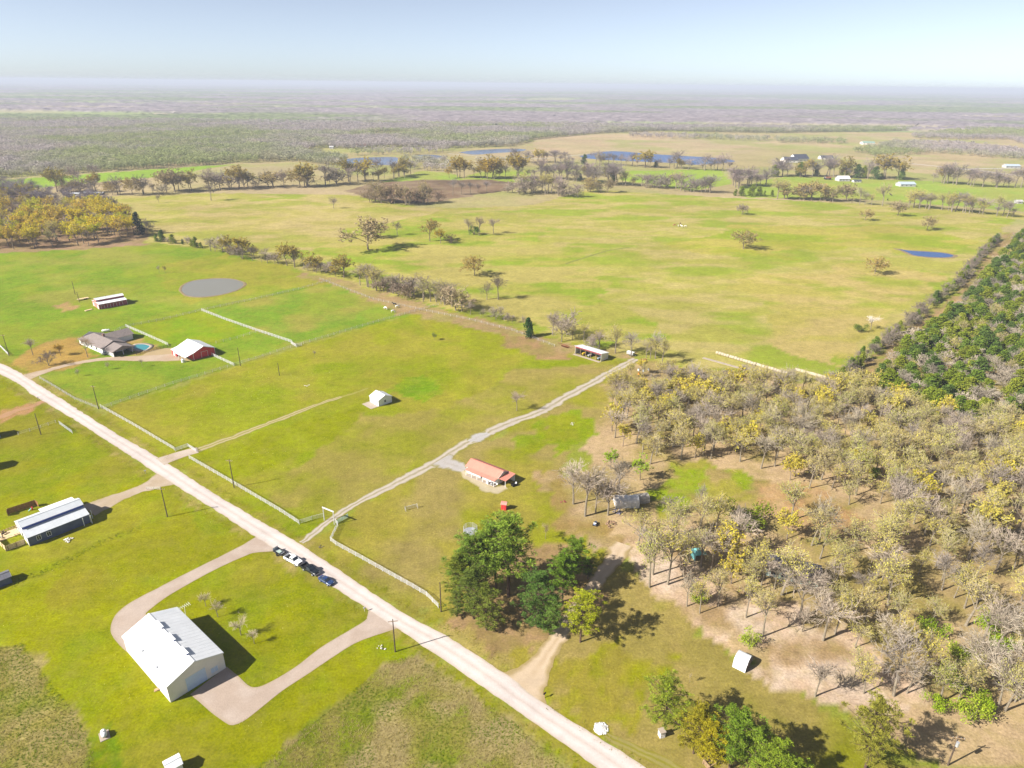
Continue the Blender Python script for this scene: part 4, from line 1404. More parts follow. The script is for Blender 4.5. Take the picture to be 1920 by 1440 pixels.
def opening(root, side, u, w, z0, h, L, W, kind='window', mtl=None, fmat=None, proud=.05, name=None):
    """window or door on a wall of the box 0..L x 0..W"""
    fm = fmat or M_TRIM

    def bx(du0, du1, za, zb, d0, d1):
        if side == 'S':
            return (u + du0, u + du1, -d1, -d0, za, zb)
        if side == 'N':
            return (u + du0, u + du1, W + d0, W + d1, za, zb)
        if side == 'W':
            return (-d1, -d0, u + du0, u + du1, za, zb)
        return (L + d0, L + d1, u + du0, u + du1, za, zb)
    f = MB()
    e = .10
    for q in ((-e, 0, z0 - e * (kind == 'window'), z0 + h + e), (w, w + e, z0 - e * (kind == 'window'), z0 + h + e), (0, w, z0 + h, z0 + h + e)):
        f.box(*bx(q[0], q[1], q[2], q[3], .003, proud))
    if kind == 'window':
        f.box(*bx(-.02, w + .02, z0 - e - .05, z0 - e + .03, .002, proud + .06))
        f.box(*bx(w / 2 - .03, w / 2 + .03, z0, z0 + h, .004, proud * .8))
    o = f.build('window' if kind == 'window' else 'door', fm, root)
    p = MB()
    p.box(*bx(.01, w - .01, z0 + .02, z0 + h - .01, .001, proud * .5))
    if kind == 'door' and h > 1.9 and w > 2.2:       # ribs of an overhead door
        k = max(3, int(h / .6))
        for i in range(1, k):
            p.box(*bx(.03, w - .03, z0 + h * i / k - .02, z0 + h * i / k + .02, proud * .5, proud * .75))
    elif kind == 'door':
        p.box(*bx(w * .8, w * .88, z0 + h * .45, z0 + h * .49, proud * .5, proud * 1.6))
    p.build('pane' if kind == 'window' else 'door_leaf', mtl or (M_GLASS if kind == 'window' else M_WHITE), o)
    return o


def gable_walls(root, L, W, he, hr, mtl, ridge='x', rib=None, yr=None):
    """walls of a gabled house, ridge along x"""
    yr = W / 2 if yr is None else yr
    mb = MB()
    mb.quad((0, 0, 0), (L, 0, 0), (L, 0, he), (0, 0, he))
    mb.quad((L, W, 0), (0, W, 0), (0, W, he), (L, W, he))
    mb.poly([(0, W, 0), (0, 0, 0), (0, 0, he), (0, yr, hr), (0, W, he)])
    mb.poly([(L, 0, 0), (L, W, 0), (L, W, he), (L, yr, hr), (L, 0, he)])
    if rib:
        n = int(L / rib)
        for i in range(1, n):
            x = L * i / n
            mb.box(x - .025, x + .025, -.022, .0, .02, he - .03)
            mb.box(x - .025, x + .025, W, W + .022, .02, he - .03)
        n = int(W / rib)
        for i in range(1, n):
            y = W * i / n
            top = he + (hr - he) * (y / yr if y < yr else (W - y) / (W - yr)) - .08
            mb.box(-.022, 0, y - .025, y + .025, .02, top)
            mb.box(L, L + .022, y - .025, y + .025, .02, top)
    return mb.build('wall', mtl, root)


def gable_roof(root, L, W, he, hr, mtl, key, n, ov=.25, yr=None):
    yr = W / 2 if yr is None else yr
    s = (hr - he) / yr
    s2 = (hr - he) / (W - yr)
    slope(root, -ov, L + ov, -ov, he - ov * s + .03, yr, hr + .03, n, mtl, key)
    slope(root, -ov, L + ov, W + ov, he - ov * s2 + .03, yr, hr + .03, n, mtl, key)
    r = MB()
    r.box(-ov - .02, L + ov + .02, yr - .18, yr + .18, hr + .06, hr + .15)
    r.build('ridge_cap', mtl, root)
    t = MB()                                       # barge boards on the gables
    for x in (-ov - .05, L + ov):
        for ya, za, yb, zb in ((-ov, he - ov * s, yr, hr), (W + ov, he - ov * s2, yr, hr)):
            t.extrude([(x, ya, za - .14), (x, yb, zb - .14), (x, yb, zb + .06), (x, ya, za + .06)], (.05, 0, 0))
    t.build('barge_board', M_TRIM, root)


# ---- big white barn, bottom left (gable to the drive)
o_, a_, w_ = frame_of((320, 1317.5), (423.75, 1252.5))
LB, WB, HE, HR = 21.6, w_, 4.5, 6.7
# ridge runs away from the drive: local x = along the ridge
o_ = Vector((o_.x, o_.y, 0))
root = thing('white_barn', 'large white metal barn with roof vents at the lower left', 'barn', G(423.75, 1252.5), a_ + math.pi / 2)
gable_walls(root, LB, WB, HE, HR, M_CREAM, rib=1.2)
gable_roof(root, LB, WB, HE, HR, M_WHITE, 'wbarn', 18, .12)
opening(root, 'W', 4.3, 4.3, 0, 3.6, LB, WB, 'door', M_DOORBLUE)
opening(root, 'W', 1.7, 1.5, .9, 1.3, LB, WB, 'window', M_DOORBLUE)
opening(root, 'N', 8.0, 1.0, 0, 2.1, LB, WB, 'door', M_TRIM)
for i, xx in enumerate((4.2, 10.2, 16.0)):
    v_ = MB()
    v_.box(xx - 1.5, xx + 1.5, WB / 2 - .26, WB / 2 + .26, HR + .16, HR + .42)
    v_.box(xx - 1.56, xx + 1.56, WB / 2 - .36, WB / 2 + .36, HR + .42, HR + .47)
    vo = v_.build('ridge_vent', M_WHITE, root)
    s_ = MB()
    s_.box(xx - 1.45, xx + 1.45, WB / 2 - .30, WB / 2 - .265, HR + .20, HR + .40)
    s_.box(xx - 1.54, xx - 1.505, WB / 2 - .24, WB / 2 + .24, HR + .20, HR + .40)
    s_.build('vent_louvre', M_BLUEBAND, vo)
g_ = MB()
for yy_ in (-.20, WB + .12):
    g_.box(-.1, LB + .1, yy_, yy_ + .10, HE - .16, HE - .04)
g_.build('gutter', M_TRIM, root)
for i in range(2):
    q = MB()
    q.box(6 + i * 7, 6.5 + i * 7, WB - 1.1, WB - .7, HE + .40, HE + .62)
    q.build('roof_pipe', M_STEEL, root)
# antenna fixed to the far eave
an = MB()
an.tube((17.5, .25, 0), (17.5, -.35, 7.2), .05, .04, 6)
an.tube((17.5, -1.6, 7.1), (17.5, 1.3, 7.25), .035, .035, 5)
for i in range(7):
    yv = -1.5 + i * .45
    an.tube((17.5 - .75 + i * .05, yv, 7.15), (17.5 + .75 - i * .05, yv, 7.15), .028, .028, 4)
an.build('antenna', M_TRIM, root)
# steps with a little ramp on the left wall
p_ = G(289, 1295)
st = thing('wood_ramp', 'small brown wooden ramp against the left wall of the white barn', 'ramp', p_, a_ - .5)
MB().extrude([(0, -.4, .02), (1.3, -.4, .02), (1.3, -.4, .5)], (0, .8, 0)).build('ramp_deck', M_WOOD, st)
MB().box(1.3, 1.9, -.4, .4, .02, .5).build('landing', M_RUST, st)


# ---- barns with a raised middle aisle
def aisle_barn(name, label, origin, rz, L, wl, wm, h0, h1, h2, h3, wall, band, roof, key, n, wr=None, end=None):
    """profile across y: lean-to wl, aisle wm, lean-to wr; eaves h0, lean top h1, aisle eave h2, ridge h3"""
    wr = wl if wr is None else wr
    W = wl + wm + wr
    root = thing(name, label, 'barn', origin, rz)
    mb = MB()
    prof = [(0, 0), (W, 0), (W, h0), (wl + wm, h1), (wl + wm, h2), (wl + wm / 2, h3), (wl, h2), (wl, h1), (0, h0)]
    for x, rev in ((0, True), (L, False)):
        pts = [(x, y, z) for y, z in prof]
        mb.poly(pts[::-1] if rev else pts, 1)
    mb.quad((0, 0, 0), (L, 0, 0), (L, 0, h0), (0, 0, h0))
    mb.quad((L, W, 0), (0, W, 0), (0, W, h0), (L, W, h0))
    mb.build('wall', [wall, end or wall], root)
    c = MB()
    c.box(.02, L - .02, wl - .02, wl + .04, h1 + .02, h2)
    c.box(.02, L - .02, wl + wm - .04, wl + wm + .02, h1 + .02, h2)
    c.build('clerestory', band, root)
    ov = .2
    s = (h1 - h0) / wl
    slope(root, -ov, L + ov, -ov * 1.5, h0 - ov * 1.5 * s + .03, wl, h1 + .03, n, roof, key + 'a')
    slope(root, -ov, L + ov, W + ov * 1.5, h0 - ov * 1.5 * s + .03, wl + wm, h1 + .03, n, roof, key + 'b')
    s = (h3 - h2) / (wm / 2)
    slope(root, -ov, L + ov, wl - ov, h2 - ov * s + .03, wl + wm / 2, h3 + .03, n, roof, key + 'c')
    slope(root, -ov, L + ov, wl + wm + ov, h2 - ov * s + .03, wl + wm / 2, h3 + .03, n, roof, key + 'c')
    MB().box(-ov, L + ov, wl + wm / 2 - .15, wl + wm / 2 + .15, h3 + .07, h3 + .14).build('ridge_cap', roof, root)
    t = MB()
    for x in (-.04, L):
        for y in (-.05, W - .05):
            t.box(x - .02, x + .08, y, y + .12, 0, h0 - .05)
    t.build('corner_trim', M_TRIM, root)
    return root, W


c12 = lambda x, y: (x * 220 / 1920, 900 + y * 165 / 1440)
o_, a_, l_ = frame_of(c12(490, 1085), c12(1475, 695))
BL = l_ + .2
root, W_ = aisle_barn('blue_barn_house', 'dark blue barn house with stepped pale roof at the left', o_, a_, BL, 3.6, 4.6, 2.9, 3.7, 4.6, 5.4, M_BLUE, M_BLUEBAND, M_ROOFGREY, 'bbh', 9, wr=3.2, end=M_WHITE)
for u in (2.1, 4.6):
    opening(root, 'S', u, .95, 1.0, 1.2, BL, W_, 'window')
opening(root, 'W', 4.6, 1.8, 0, 2.2, BL, W_, 'door', M_GLASS)
opening(root, 'W', 8.6, 1.4, 1, 1.2, BL, W_, 'window')
opening(root, 'E', 4.6, 3.4, 0, 3.0, BL, W_, 'door', M_GREYWALL)
for i, (xx, yy_) in enumerate(((BL + .02, -.9), (BL - 2.0, -.75), (BL + 1.0, 1.6))):
    MB().box(xx, xx + .16, yy_, yy_ + .16, 0, 2.75).build('porch_post', M_TRIM, root)
ext = MB()
ext.box(BL * .45, BL - .5, W_ + .02, W_ + 2.6, 0, 2.4)
ext.build('lean_to_wall', M_CREAM, root)
slope(root, BL * .42, BL - .1, W_ + 2.9, 2.42, W_ - .1, 2.95, 5, M_WHITE, 'bbx')


def board_fence(name, label, pts, h, mtl, bw=.5, gap=.02, post=M_WOOD):
    """close board fence: every board its own piece"""
    root = thing(name, label, 'fence', (pts[0][0], pts[0][1], 0))
    bm = MB().box(0, bw - gap, -.02, .02, .05, h).mesh('board', mtl)
    bm2 = MB().box(0, bw - gap, -.035, .005, .05, h * .985).mesh('board', mtl)
    pm = MB().box(-.06, .06, .02, .14, 0, h + .05).mesh('post', post)
    for i in range(len(pts) - 1):
        a, b = Vector((*pts[i], 0)), Vector((*pts[i + 1], 0))
        d = b - a
        n = max(1, int(d.length / bw))
        rz = math.atan2(d.y, d.x)
        for k in range(n):
            q = a + d * (k / n) - Vector((pts[0][0], pts[0][1], 0))
            link('board', bm if k % 2 else bm2, root, q, rz)
            if k % 4 == 0:
                link('post', pm, root, q, rz)
    return root


pa = [G2([c12(140, 590)])[0], G2([c12(145, 560)])[0], G2([c12(590, 415)])[0], G2([c12(640, 440)])[0]]
board_fence('cedar_board_fence', 'reddish brown board fence behind the blue barn house', pa, 2.0, M_CEDARFENCE)
pb = [G2([c12(420, 1045)])[0], G2([c12(110, 1165)])[0], G2([c12(-10, 1060)])[0], G2([c12(-60, 1000)])[0]]
board_fence('patio_board_fence', 'tan board fence round the patio at the left end of the blue barn house', pb, 1.7, M_WOODPALE)
# patio slab and its things
dk = thing('patio_deck', 'pale plank patio beside the blue barn house', 'patio', G(*c12(160, 900)), a_)
for i in range(14):
    MB().box(-3.6, 2.2, -1.6 + i * .32, -1.6 + i * .32 + .30, .02, .14).build('plank', M_WOODPALE, dk)
for i, (cx, cy, mm, lb) in enumerate([(60, 905, M_BLACK, 'dark patio chair near the left picture edge'), (95, 880, M_BLACK, 'dark patio chair nearest the blue barn house'), (15, 960, M_STEEL, 'grey patio chair at the very left edge')]):
    ch = thing('patio_chair', lb, 'chair', G(*c12(cx, cy)) + Vector((0, 0, .14)), a_ + i)
    MB().box(-.3, .3, -.3, .3, .38, .46).build('seat', mm, ch)
    MB().box(-.3, .3, .26, .34, .46, 1.0).build('backrest', mm, ch)
    for sx in (-.26, .22):
        for sy in (-.26, .22):
            MB().box(sx, sx + .05, sy, sy + .05, 0, .38).build('leg', mm, ch)
bench = thing('patio_pergola', 'long dark beam pergola over the patio edge', 'pergola', G(*c12(220, 890)), a_)
for y in (-.5, .5):
    MB().box(-2.6, 2.0, y - .06, y + .06, 2.0, 2.2).build('beam', M_WOOD, bench)
    for x in (-2.5, 1.9):
        MB().box(x - .06, x + .06, y - .055, y + .055, 0, 2.0).build('post', M_WOOD, bench)
for i in range(7):
    MB().box(-2.5 + i * .7, -2.4 + i * .7, -.8, .8, 2.2, 2.3).build('rafter', M_WOOD, bench)
ky = thing('toy_slide', 'small turquoise and red plastic slide inside the cedar fence', 'slide', G(*c12(500, 500)), a_)
ky.scale = (.62, .62, .62)
MB().extrude([(-.9, -.25, .05), (.5, -.25, 1.1), (.5, -.25, 1.2), (-.9, -.25, .15)], (0, .5, 0)).build('chute', M_TEAL, ky)
MB().box(.5, 1.1, -.3, .3, 0, 1.1).build('tower', M_RED, ky)
MB().box(.45, 1.15, -.35, .35, 1.5, 1.6).build('canopy', M_RED, ky)
for sx in (.5, 1.04):
    for sy in (-.3, .24):
        MB().box(sx, sx + .06, sy, sy + .06, 1.1, 1.5).build('post', M_TEAL, ky)


def rock_pile(name, label, px, py, r, n, seed, mtl, hz=.6, s0=.22, s1=.5):
    rr_ = random.Random(seed)
    root = thing(name, label, 'rock pile', G(px, py))
    if s0 < .2:                      # a heap: the stones lie on a mound of fines
        rg = [[(math.cos(t * .524 + .1) * r * q * (1 + .12 * math.sin(t * 2.3 + q * 5)), math.sin(t * .524 + .1) * r * q * (1 + .1 * math.cos(t * 3.1)), z) for t in range(12)] for q, z in ((1.05, 0), (.85, hz * .35), (.55, hz * .75), (.2, hz))]
        MB().loft(rg).build('mound', mtl, root)
    base = []
    for k in range(3):
        bm_ = bmesh.new()
        bmesh.ops.create_icosphere(bm_, subdivisions=1, radius=1)
        for v_ in bm_.verts:
            v_.co *= rr_.uniform(.7, 1.15)
            v_.co.z *= .7
        me = bpy.data.meshes.new('rock')
        bm_.to_mesh(me)
        bm_.free()
        me.materials.append(mtl)
        base.append(me)
    for k in range(n):
        d = r * math.sqrt(rr_.random())
        t = rr_.uniform(0, 6.28)
        s = rr_.uniform(s0, s1) * r * .6
        o = link('rock', rr_.choice(base), root, (math.cos(t) * d, math.sin(t) * d, s * .3 + hz * max(0, 1 - d / r) * rr_.random()), rr_.uniform(0, 6))
        o.scale = (s, s * rr_.uniform(.7, 1.1), s)
    return root


M_STONE = mat('pale_stone', (.62, .58, .53), .9, var=.18, scale=1.5)
rock_pile('rock_ring', 'ring of pale rocks on the lawn before the blue barn house', *c12(1115, 985), 1.3, 16, 5, M_STONE)
rock_pile('gravel_heap', 'heap of white broken stone beside the road at the bottom', 1127, 1366, 1.5, 90, 6, mat('white_stone', (.54, .52, .49), .9, var=.3, scale=2.5, bump=.5), hz=.38, s0=.14, s1=.30)

# ---- red barn with the raised aisle
c6 = lambda x, y: (130 + x / 6, 530 + y / 6)
o_, a_, l_ = frame_of(c6(340, 302), c6(655, 242))
root, W_ = aisle_barn('red_aisle_barn', 'red barn with raised white roof aisle near the stock pond', o_, a_, l_, 3.8, 3.8, 2.9, 3.5, 4.6, 5.3, M_MAROON, M_MAROON, M_WHITE, 'rab', 8, end=M_REDPALE)  # ends coloured as sunlit, long walls as shaded
for i in range(4):
    opening(root, 'S', 1.2 + i * (l_ - 2) / 4, 1.6, 0, 2.2, l_, W_, 'door', M_MAROON)
opening(root, 'W', W_ / 2 - 1.3, 2.6, 0, 2.8, l_, W_, 'door', M_REDPALE)
opening(root, 'W', 1.2, 1.3, 0, 2.0, l_, W_, 'door', M_WHITE)
opening(root, 'W', W_ - 2.6, 1.3, 0, 2.0, l_, W_, 'door', M_WHITE)
lumber = thing('lumber_stack', 'pale stack of boards outside the red aisle barn', 'lumber', G(*c6(215, 312)), a_ + .2)
for i in range(9):
    MB().box(-2.0 + .1 * (i % 3), 2.0 + .2 * (i % 2), -.7 + (i % 3) * .5, -.3 + (i % 3) * .5, .02 + (i // 3) * .13, .13 + (i // 3) * .13).build('board', M_WOODPALE, lumber)
fl = thing('flatbed_trailer', 'long pale flatbed trailer parked left of the red aisle barn', 'trailer', G(*c6(165, 190)), a_ + .05)
MB().box(-3.2, 2.6, -1.0, 1.0, .75, .9).build('deck', M_WOODPALE, fl)
MB().box(-4.2, -3.2, -.06, .06, .72, .84).build('tongue', M_STEEL, fl)
for sx in (.2, 1.2):
    for sy in (-1.12, .92):
        MB().tube((sx, sy, .38), (sx, sy + .2, .38), .38, .38, 12).build('wheel', M_BLACK, fl)
MB().box(-3.2, 2.6, -.9, -.8, .6, .75).box(-3.2, 2.6, .8, .9, .6, .75).build('frame', M_STEEL, fl)

# ---- red barn by the pool
o_, a_, l_ = frame_of(c6(1430, 862), c6(1645, 800))
root = thing('red_barn', 'bright red barn with white roof beside the swimming pool', 'barn', G(*c6(1645, 800)), a_ + math.pi / 2)
WR, LR = l_ + 1.2, 14.5
gable_walls(root, LR, WR, 3.3, 5.4, M_RED, rib=1.4)
gable_roof(root, LR, WR, 3.3, 5.4, M_WHITE, 'rb', 9, .3)
# lean-to porch on the drive side
slope(root, -.3, LR * .68, WR + 4.0, 2.25, WR - .05, 3.32, 6, M_WHITE, 'rbp')
for i in range(4):
    MB().box(.1 + i * LR * .66 / 3, .26 + i * LR * .66 / 3, WR + 3.7, WR + 3.86, 0, 2.3).build('porch_post', M_TRIM, root)
ex = MB()
ex.box(LR * .70, LR + .02, WR + .02, WR + 3.2, 0, 2.6)
ex.build('side_room_wall', M_RED, root)
slope(root, LR * .69, LR + .25, WR + 3.5, 2.55, WR - .05, 3.34, 3, M_WHITE, 'rbq')
MB().box(LR * .82, LR * .90, WR + 3.2, WR + 3.26, 0, 2.1).build('door', M_TRIM, root)
opening(root, 'W', WR * .35, 3.0, 0, 2.8, LR, WR, 'door', M_RED)
MB().box(-.06, -.005, WR - .15, WR + .02, 0, 3.2).box(-.06, -.005, 0, .15, 0, 3.2).build('corner_trim', M_TRIM, root)
tank = thing('water_tank', 'small white water tank on the drive below the red barn', 'tank', G(*c6(1280, 895)))
MB().tube((0, 0, 0), (0, 0, 1.5), .7, .7, 16).tube((0, 0, 1.5), (0, 0, 1.8), .7, .2, 16).build('vessel', M_TRIM, tank)
MB().tube((0, 0, 1.8), (0, 0, 1.95), .18, .18, 10).build('lid', M_BLACK, tank)

# ---- ranch house
o_, a_, l_ = frame_of(c6(120, 690), c6(385, 805))
root = thing('ranch_house', 'low ranch house with brown shingle roof and white walls', 'house', o_, a_)
RW = 11.0
gable_walls(root, l_, RW, 2.7, 5.0, M_TRIM)
hip = MB()


def hip_roof(mb, x0, x1, y0, y1, z0, z1, ix0, ix1):
    ym = (y0 + y1) / 2
    a, b, c, d = (x0, y0, z0), (x1, y0, z0), (x1, y1, z0), (x0, y1, z0)
    e, f_ = (x0 + ix0, ym, z1), (x1 - ix1, ym, z1)
    mb.quad(a, b, f_, e)
    mb.quad(c, d, e, f_)
    mb.poly([b, c, f_])
    mb.poly([d, a, e])
    mb.quad(d, c, b, a)


hip_roof(hip, -.5, l_ + .5, -.6, RW + .6, 2.72, 5.3, 5.0, .3)
hip.build('roof', M_SHINGLE, root)
w2 = MB()
w2.box(4.5, 13.5, RW + .03, RW + 8.5, 0, 2.65)
w2.build('wing_wall', M_TRIM, root)
h2_ = MB()
h2_.extrude([(4.0, RW - 4.0, 2.7), (9.0, RW - 4.0, 4.9), (14.0, RW - 4.0, 2.7)], (0, 13.2, 0))
h2_.build('wing_roof', M_SHINGLE, root)
w3 = MB()                                                     # garage wing towards the pool
w3.quad((l_ + .03, 1, 0), (l_ + 8.0, 1, 0), (l_ + 8.0, 1, 2.5), (l_ + .03, 1, 2.5))
w3.quad((l_ + .03, RW - 1, 0), (l_ + 8, RW - 1, 0), (l_ + 8, RW - 1, 2.5), (l_ + .03, RW - 1, 2.5))
w3.build('garage_wall', M_GREYWALL, root)
h3_ = MB()
h3_.extrude([(l_ + .52, 0, 2.65), (l_ + .52, RW / 2, 4.6), (l_ + .52, RW, 2.65)], (8.2, 0, 0))
h3_.build('garage_roof', M_SHINGLE, root)
for i in range(4):
    opening(root, 'S', 2.0 + i * (l_ - 4) / 4, 1.7, .9, 1.3, l_, RW, 'window')
for i in range(3):
    MB().box(l_ + 7.8, l_ + 8.0, 1 + i * (RW - 2.2) / 2, 1.2 + i * (RW - 2.2) / 2, 0, 2.6).build('carport_post', M_TRIM, root)
MB().box(12, 12.9, 6, 6.9, 4.0, 6.2).build('chimney', mat('brick_brown', (.22, .12, .09), .9, var=.2), root)
pt = thing('propane_tank', 'white propane tank on the grass behind the ranch house', 'tank', G(*c6(415, 555)), .4)


def propane(root, L, r, mtl):
    rings = []
    for x, q in ((-L / 2 - r * .8, .05), (-L / 2 - r * .6, .55), (-L / 2 - r * .2, .9), (-L / 2, 1), (L / 2, 1), (L / 2 + r * .2, .9), (L / 2 + r * .6, .55), (L / 2 + r * .8, .05)):
        rings.append([(x, math.cos(t * math.pi / 7) * r * q, r + .3 + math.sin(t * math.pi / 7) * r * q) for t in range(14)])
    MB().loft(rings).build('vessel', mtl, root, smooth=True)
    for x in (-L * .35, L * .35):
        MB().box(x - .12, x + .12, -r * .7, r * .7, 0, .45).build('saddle', M_CONC, root)
    MB().tube((0, 0, 2 * r + .28), (0, 0, 2 * r + .5), .2, .2, 10).build('valve_dome', mtl, root)


propane(pt, 3.0, .6, M_TRIM)
# pool
pp = [c6(715, 722), c6(760, 698), c6(830, 694), c6(880, 704), c6(905, 716), c6(880, 742), c6(850, 758), c6(790, 758), c6(735, 745)]
p_ = crom(list(G2(pp)) + [G2(pp)[0]], .6)[:-1]
cen = p_.mean(0)
pool = thing('swimming_pool', 'small turquoise swimming pool between ranch house and red barn', 'pool', (cen[0], cen[1], 0))
n_ = len(p_)
q_ = p_ - cen
d_ = q_ / np.linalg.norm(q_, axis=1, keepdims=True)
V = np.concatenate([np.c_[q_, np.full(n_, .10)], np.c_[q_ + d_ * .5, np.full(n_, .12)], np.c_[q_ + d_ * 1.9, np.full(n_, .07)], np.c_[q_ + d_ * 1.9, np.full(n_, .0)], np.c_[q_, np.full(n_, .0)]])
i_ = np.arange(n_)
j_ = (i_ + 1) % n_
F = np.concatenate([np.stack([i_ + k * n_, j_ + k * n_, j_ + (k + 1) * n_, i_ + (k + 1) * n_], 1) for k in range(3)] + [np.stack([i_ + 4 * n_, j_ + 4 * n_, j_, i_], 1)])
link('coping', np_mesh('coping', V, F, M_CONC), pool)
me = bpy.data.meshes.new('water')
me.from_pydata([(a[0], a[1], .05) for a in q_], [], [tuple(range(n_))])
me.materials.append(water_mat('pool_water', A(80, 170, 178), .06, .08, 1.5))
link('water', me, pool)

# ---- small white shed in the middle field
c4 = lambda x, y: (480 + x / 4, 440 + y / 4)
o_, a_, l_ = frame_of(c4(920, 1290), c4(1020, 1255))
root = thing('white_shed', 'small white shed with gable roof alone in the middle field', 'shed', G(*c4(1020, 1255)), a_ + math.pi / 2)
gable_walls(root, 6.2, l_, 2.7, 4.1, M_WHITE, rib=.9)
gable_roof(root, 6.2, l_, 2.7, 4.1, M_WHITE, 'shed', 5, .2)
opening(root, 'W', l_ / 2 - .4, .8, 1.0, 1.0, 6.2, l_, 'window')
opening(root, 'N', 2.2, 2.0, 0, 2.1, 6.2, l_, 'door', M_WHITE)
MB().tube((3, l_ * .62, 3.6), (3, l_ * .62, 4.1), .16, .16, 10).build('roof_vent', M_BLACK, root)
sl = MB().box(0, 6.6, l_ + .02, l_ + 3.6, .02, .12)
so = sl.build('slab', M_CONC, root)

# ---- salmon roofed house
c12b = lambda x, y: (840 + x / 12, 840 + y / 12)
ZE = 2.75
o_, a_, l_ = frame_of(c12b(390, 400), c12b(1120, 690), ZE, ZE)
far = G(*c12b(1340, 545), ZE + .5)
near = G(*c12b(1120, 690), ZE)
ux = Vector((math.cos(a_), math.sin(a_), 0))
uy = Vector((-ux.y, ux.x, 0))
DW = max(5.5, (far - near).dot(uy))
root = thing('salmon_roof_house', 'white cottage with long salmon pink roof beside the gravel track', 'house', o_ + ux * .3 + uy * .3, a_)
LH = l_ - .6
gable_walls(root, LH, DW, ZE, 4.1, M_TRIM)
gable_roof(root, LH, DW, ZE, 4.1, M_SALMON, 'sal', 12, .35)
for u in (1.9, 3.9):
    opening(root, 'S', u, 1.1, 1.0, .9, LH, DW, 'window', fmat=M_GREYWALL)
opening(root, 'S', 5.9, .95, 0, 2.1, LH, DW, 'door', M_GLASS)
opening(root, 'S', 7.4, 1.0, 1.0, .9, LH, DW, 'window', fmat=M_GREYWALL)
opening(root, 'E', 1.4, 1.4, 1.0, 1.0, LH, DW, 'window')
for i in range(6):
    MB().box(1.0 + i * (LH - 1.4) / 5, 1.12 + i * (LH - 1.4) / 5, -1.7, -1.58, 0, 2.3).build('porch_post', M_TRIM, root)
MB().box(.8, LH - .1, -1.75, -.02, .03, .16).build('porch_deck', M_CONC, root)
slope(root, .9, LH + .1, -1.9, 2.32, -.3, 2.66, 8, M_SALMON, 'salp')
MB().box(LH + .1, LH + 3.0, DW - .12, DW, 0, 2.5).build('carport_wall', M_WHITE, root)
for y in (.3,):
    MB().box(LH + 2.8, LH + 2.92, y, y + .12, 0, 2.5).build('carport_post', M_TRIM, root)
slope(root, LH + .37, LH + 3.2, .1, 2.55, DW + .1, 2.75, 3, M_SALMON, 'salc')
for i, (cx, cy, mm, lb) in enumerate([(890, 745, M_WHITE, 'white washing machine on the porch of the salmon roofed house'), (985, 780, M_STEEL, 'grey grill at the porch end of the salmon roofed house')]):
    ap = thing('porch_appliance', lb, 'appliance', G(*c12b(cx, cy + 60)), a_)
    MB().box(-.35, .35, -.35, .35, .05, 1.0).build('cabinet', mm, ap)
    MB().box(-.36, .36, .2, .36, 1.0, 1.15).build('control_panel', M_BLACK, ap)
    MB().tube((0, -.35, .5), (0, -.38, .5), .2, .2, 12).build('porthole', M_GLASS, ap)
atv = thing('garden_tractor', 'small dark garden tractor in the shade beside the salmon roofed house', 'tractor', G(*c12b(1490, 850)), a_ + 1.2)
MB().box(-.9, .2, -.4, .4, .45, .95).build('hood', M_BLACK, atv)
MB().box(.3, .8, -.3, .3, .7, .8).box(.75, .85, -.3, .3, .8, 1.2).build('seat', M_TRIM, atv)
for sx, r_ in ((-.7, .28), (.6, .42)):
    for sy in (-.62, .40):
        MB().tube((sx, sy, r_), (sx, sy + .22, r_), r_, r_, 12).build('wheel', M_BLACK, atv)
MB().tube((.0, 0, .9), (.2, 0, 1.25), .03, .03, 6).tube((.18, -.16, 1.25), (.18, .16, 1.25), .03, .03, 6).build('steering_wheel', M_BLACK, atv)

# ---- red outhouse
o_, a_, l_ = frame_of(c12b(1195, 1390), c12b(1300, 1405))
root = thing('red_outhouse', 'tiny bright red hut on the lawn below the salmon roofed house', 'hut', o_, a_)
gable_walls(root, 1.5, 1.5, 2.0, 2.5, mat('scarlet_paint', (.62, .04, .04), .5, var=.1))
gable_roof(root, 1.5, 1.5, 2.0, 2.5, mat('faded_red_roof', (.55, .22, .18), .7, var=.1), 'outh', 2, .15)
opening(root, 'S', .4, .7, 0, 1.75, 1.5, 1.5, 'door', mat('scarlet_door', (.58, .05, .05), .5, var=.1), fmat=M_RED)

# ---- equipment shed (open front)
ce = lambda x, y: (1040 + x * 200 / 1920, 620 + y * 150 / 1440)
o_, a_, l_ = frame_of(ce(365, 415), ce(830, 560))
DS = 6.0
root = thing('equipment_shed', 'long open fronted equipment shed with white roof at the top of the track', 'shed', o_, a_)
w_ = MB()
w_.extrude([(l_ - .1, 0, 0), (l_ - .1, DS, 0), (l_ - .1, DS, 3.0), (l_ - .1, 0, 4.0)], (.1, 0, 0))
w_.extrude([(0, 0, 0), (0, DS, 0), (0, DS, 3.0), (0, 0, 4.0)], (.1, 0, 0))
w_.box(.1, l_ - .1, DS - .1, DS, 0, 3.0)
w_.build('wall', M_CREAM, root)
MB().box(.1, l_ - .1, -.02, .06, 3.35, 3.98).build('fascia', M_MAROON, root)
slope(root, -.3, l_ + .3, DS + .3, 3.0, -.4, 4.12, 11, M_WHITE, 'eqs')
for i in range(1, 5):
    MB().box(l_ * i / 5 - .08, l_ * i / 5 + .08, .1, .26, 0, 3.9).build('post', M_WOOD, root)
MB().box(-.2, l_ + .1, -1.6, -.05, .02, .06).build('slab', M_CONC, root)


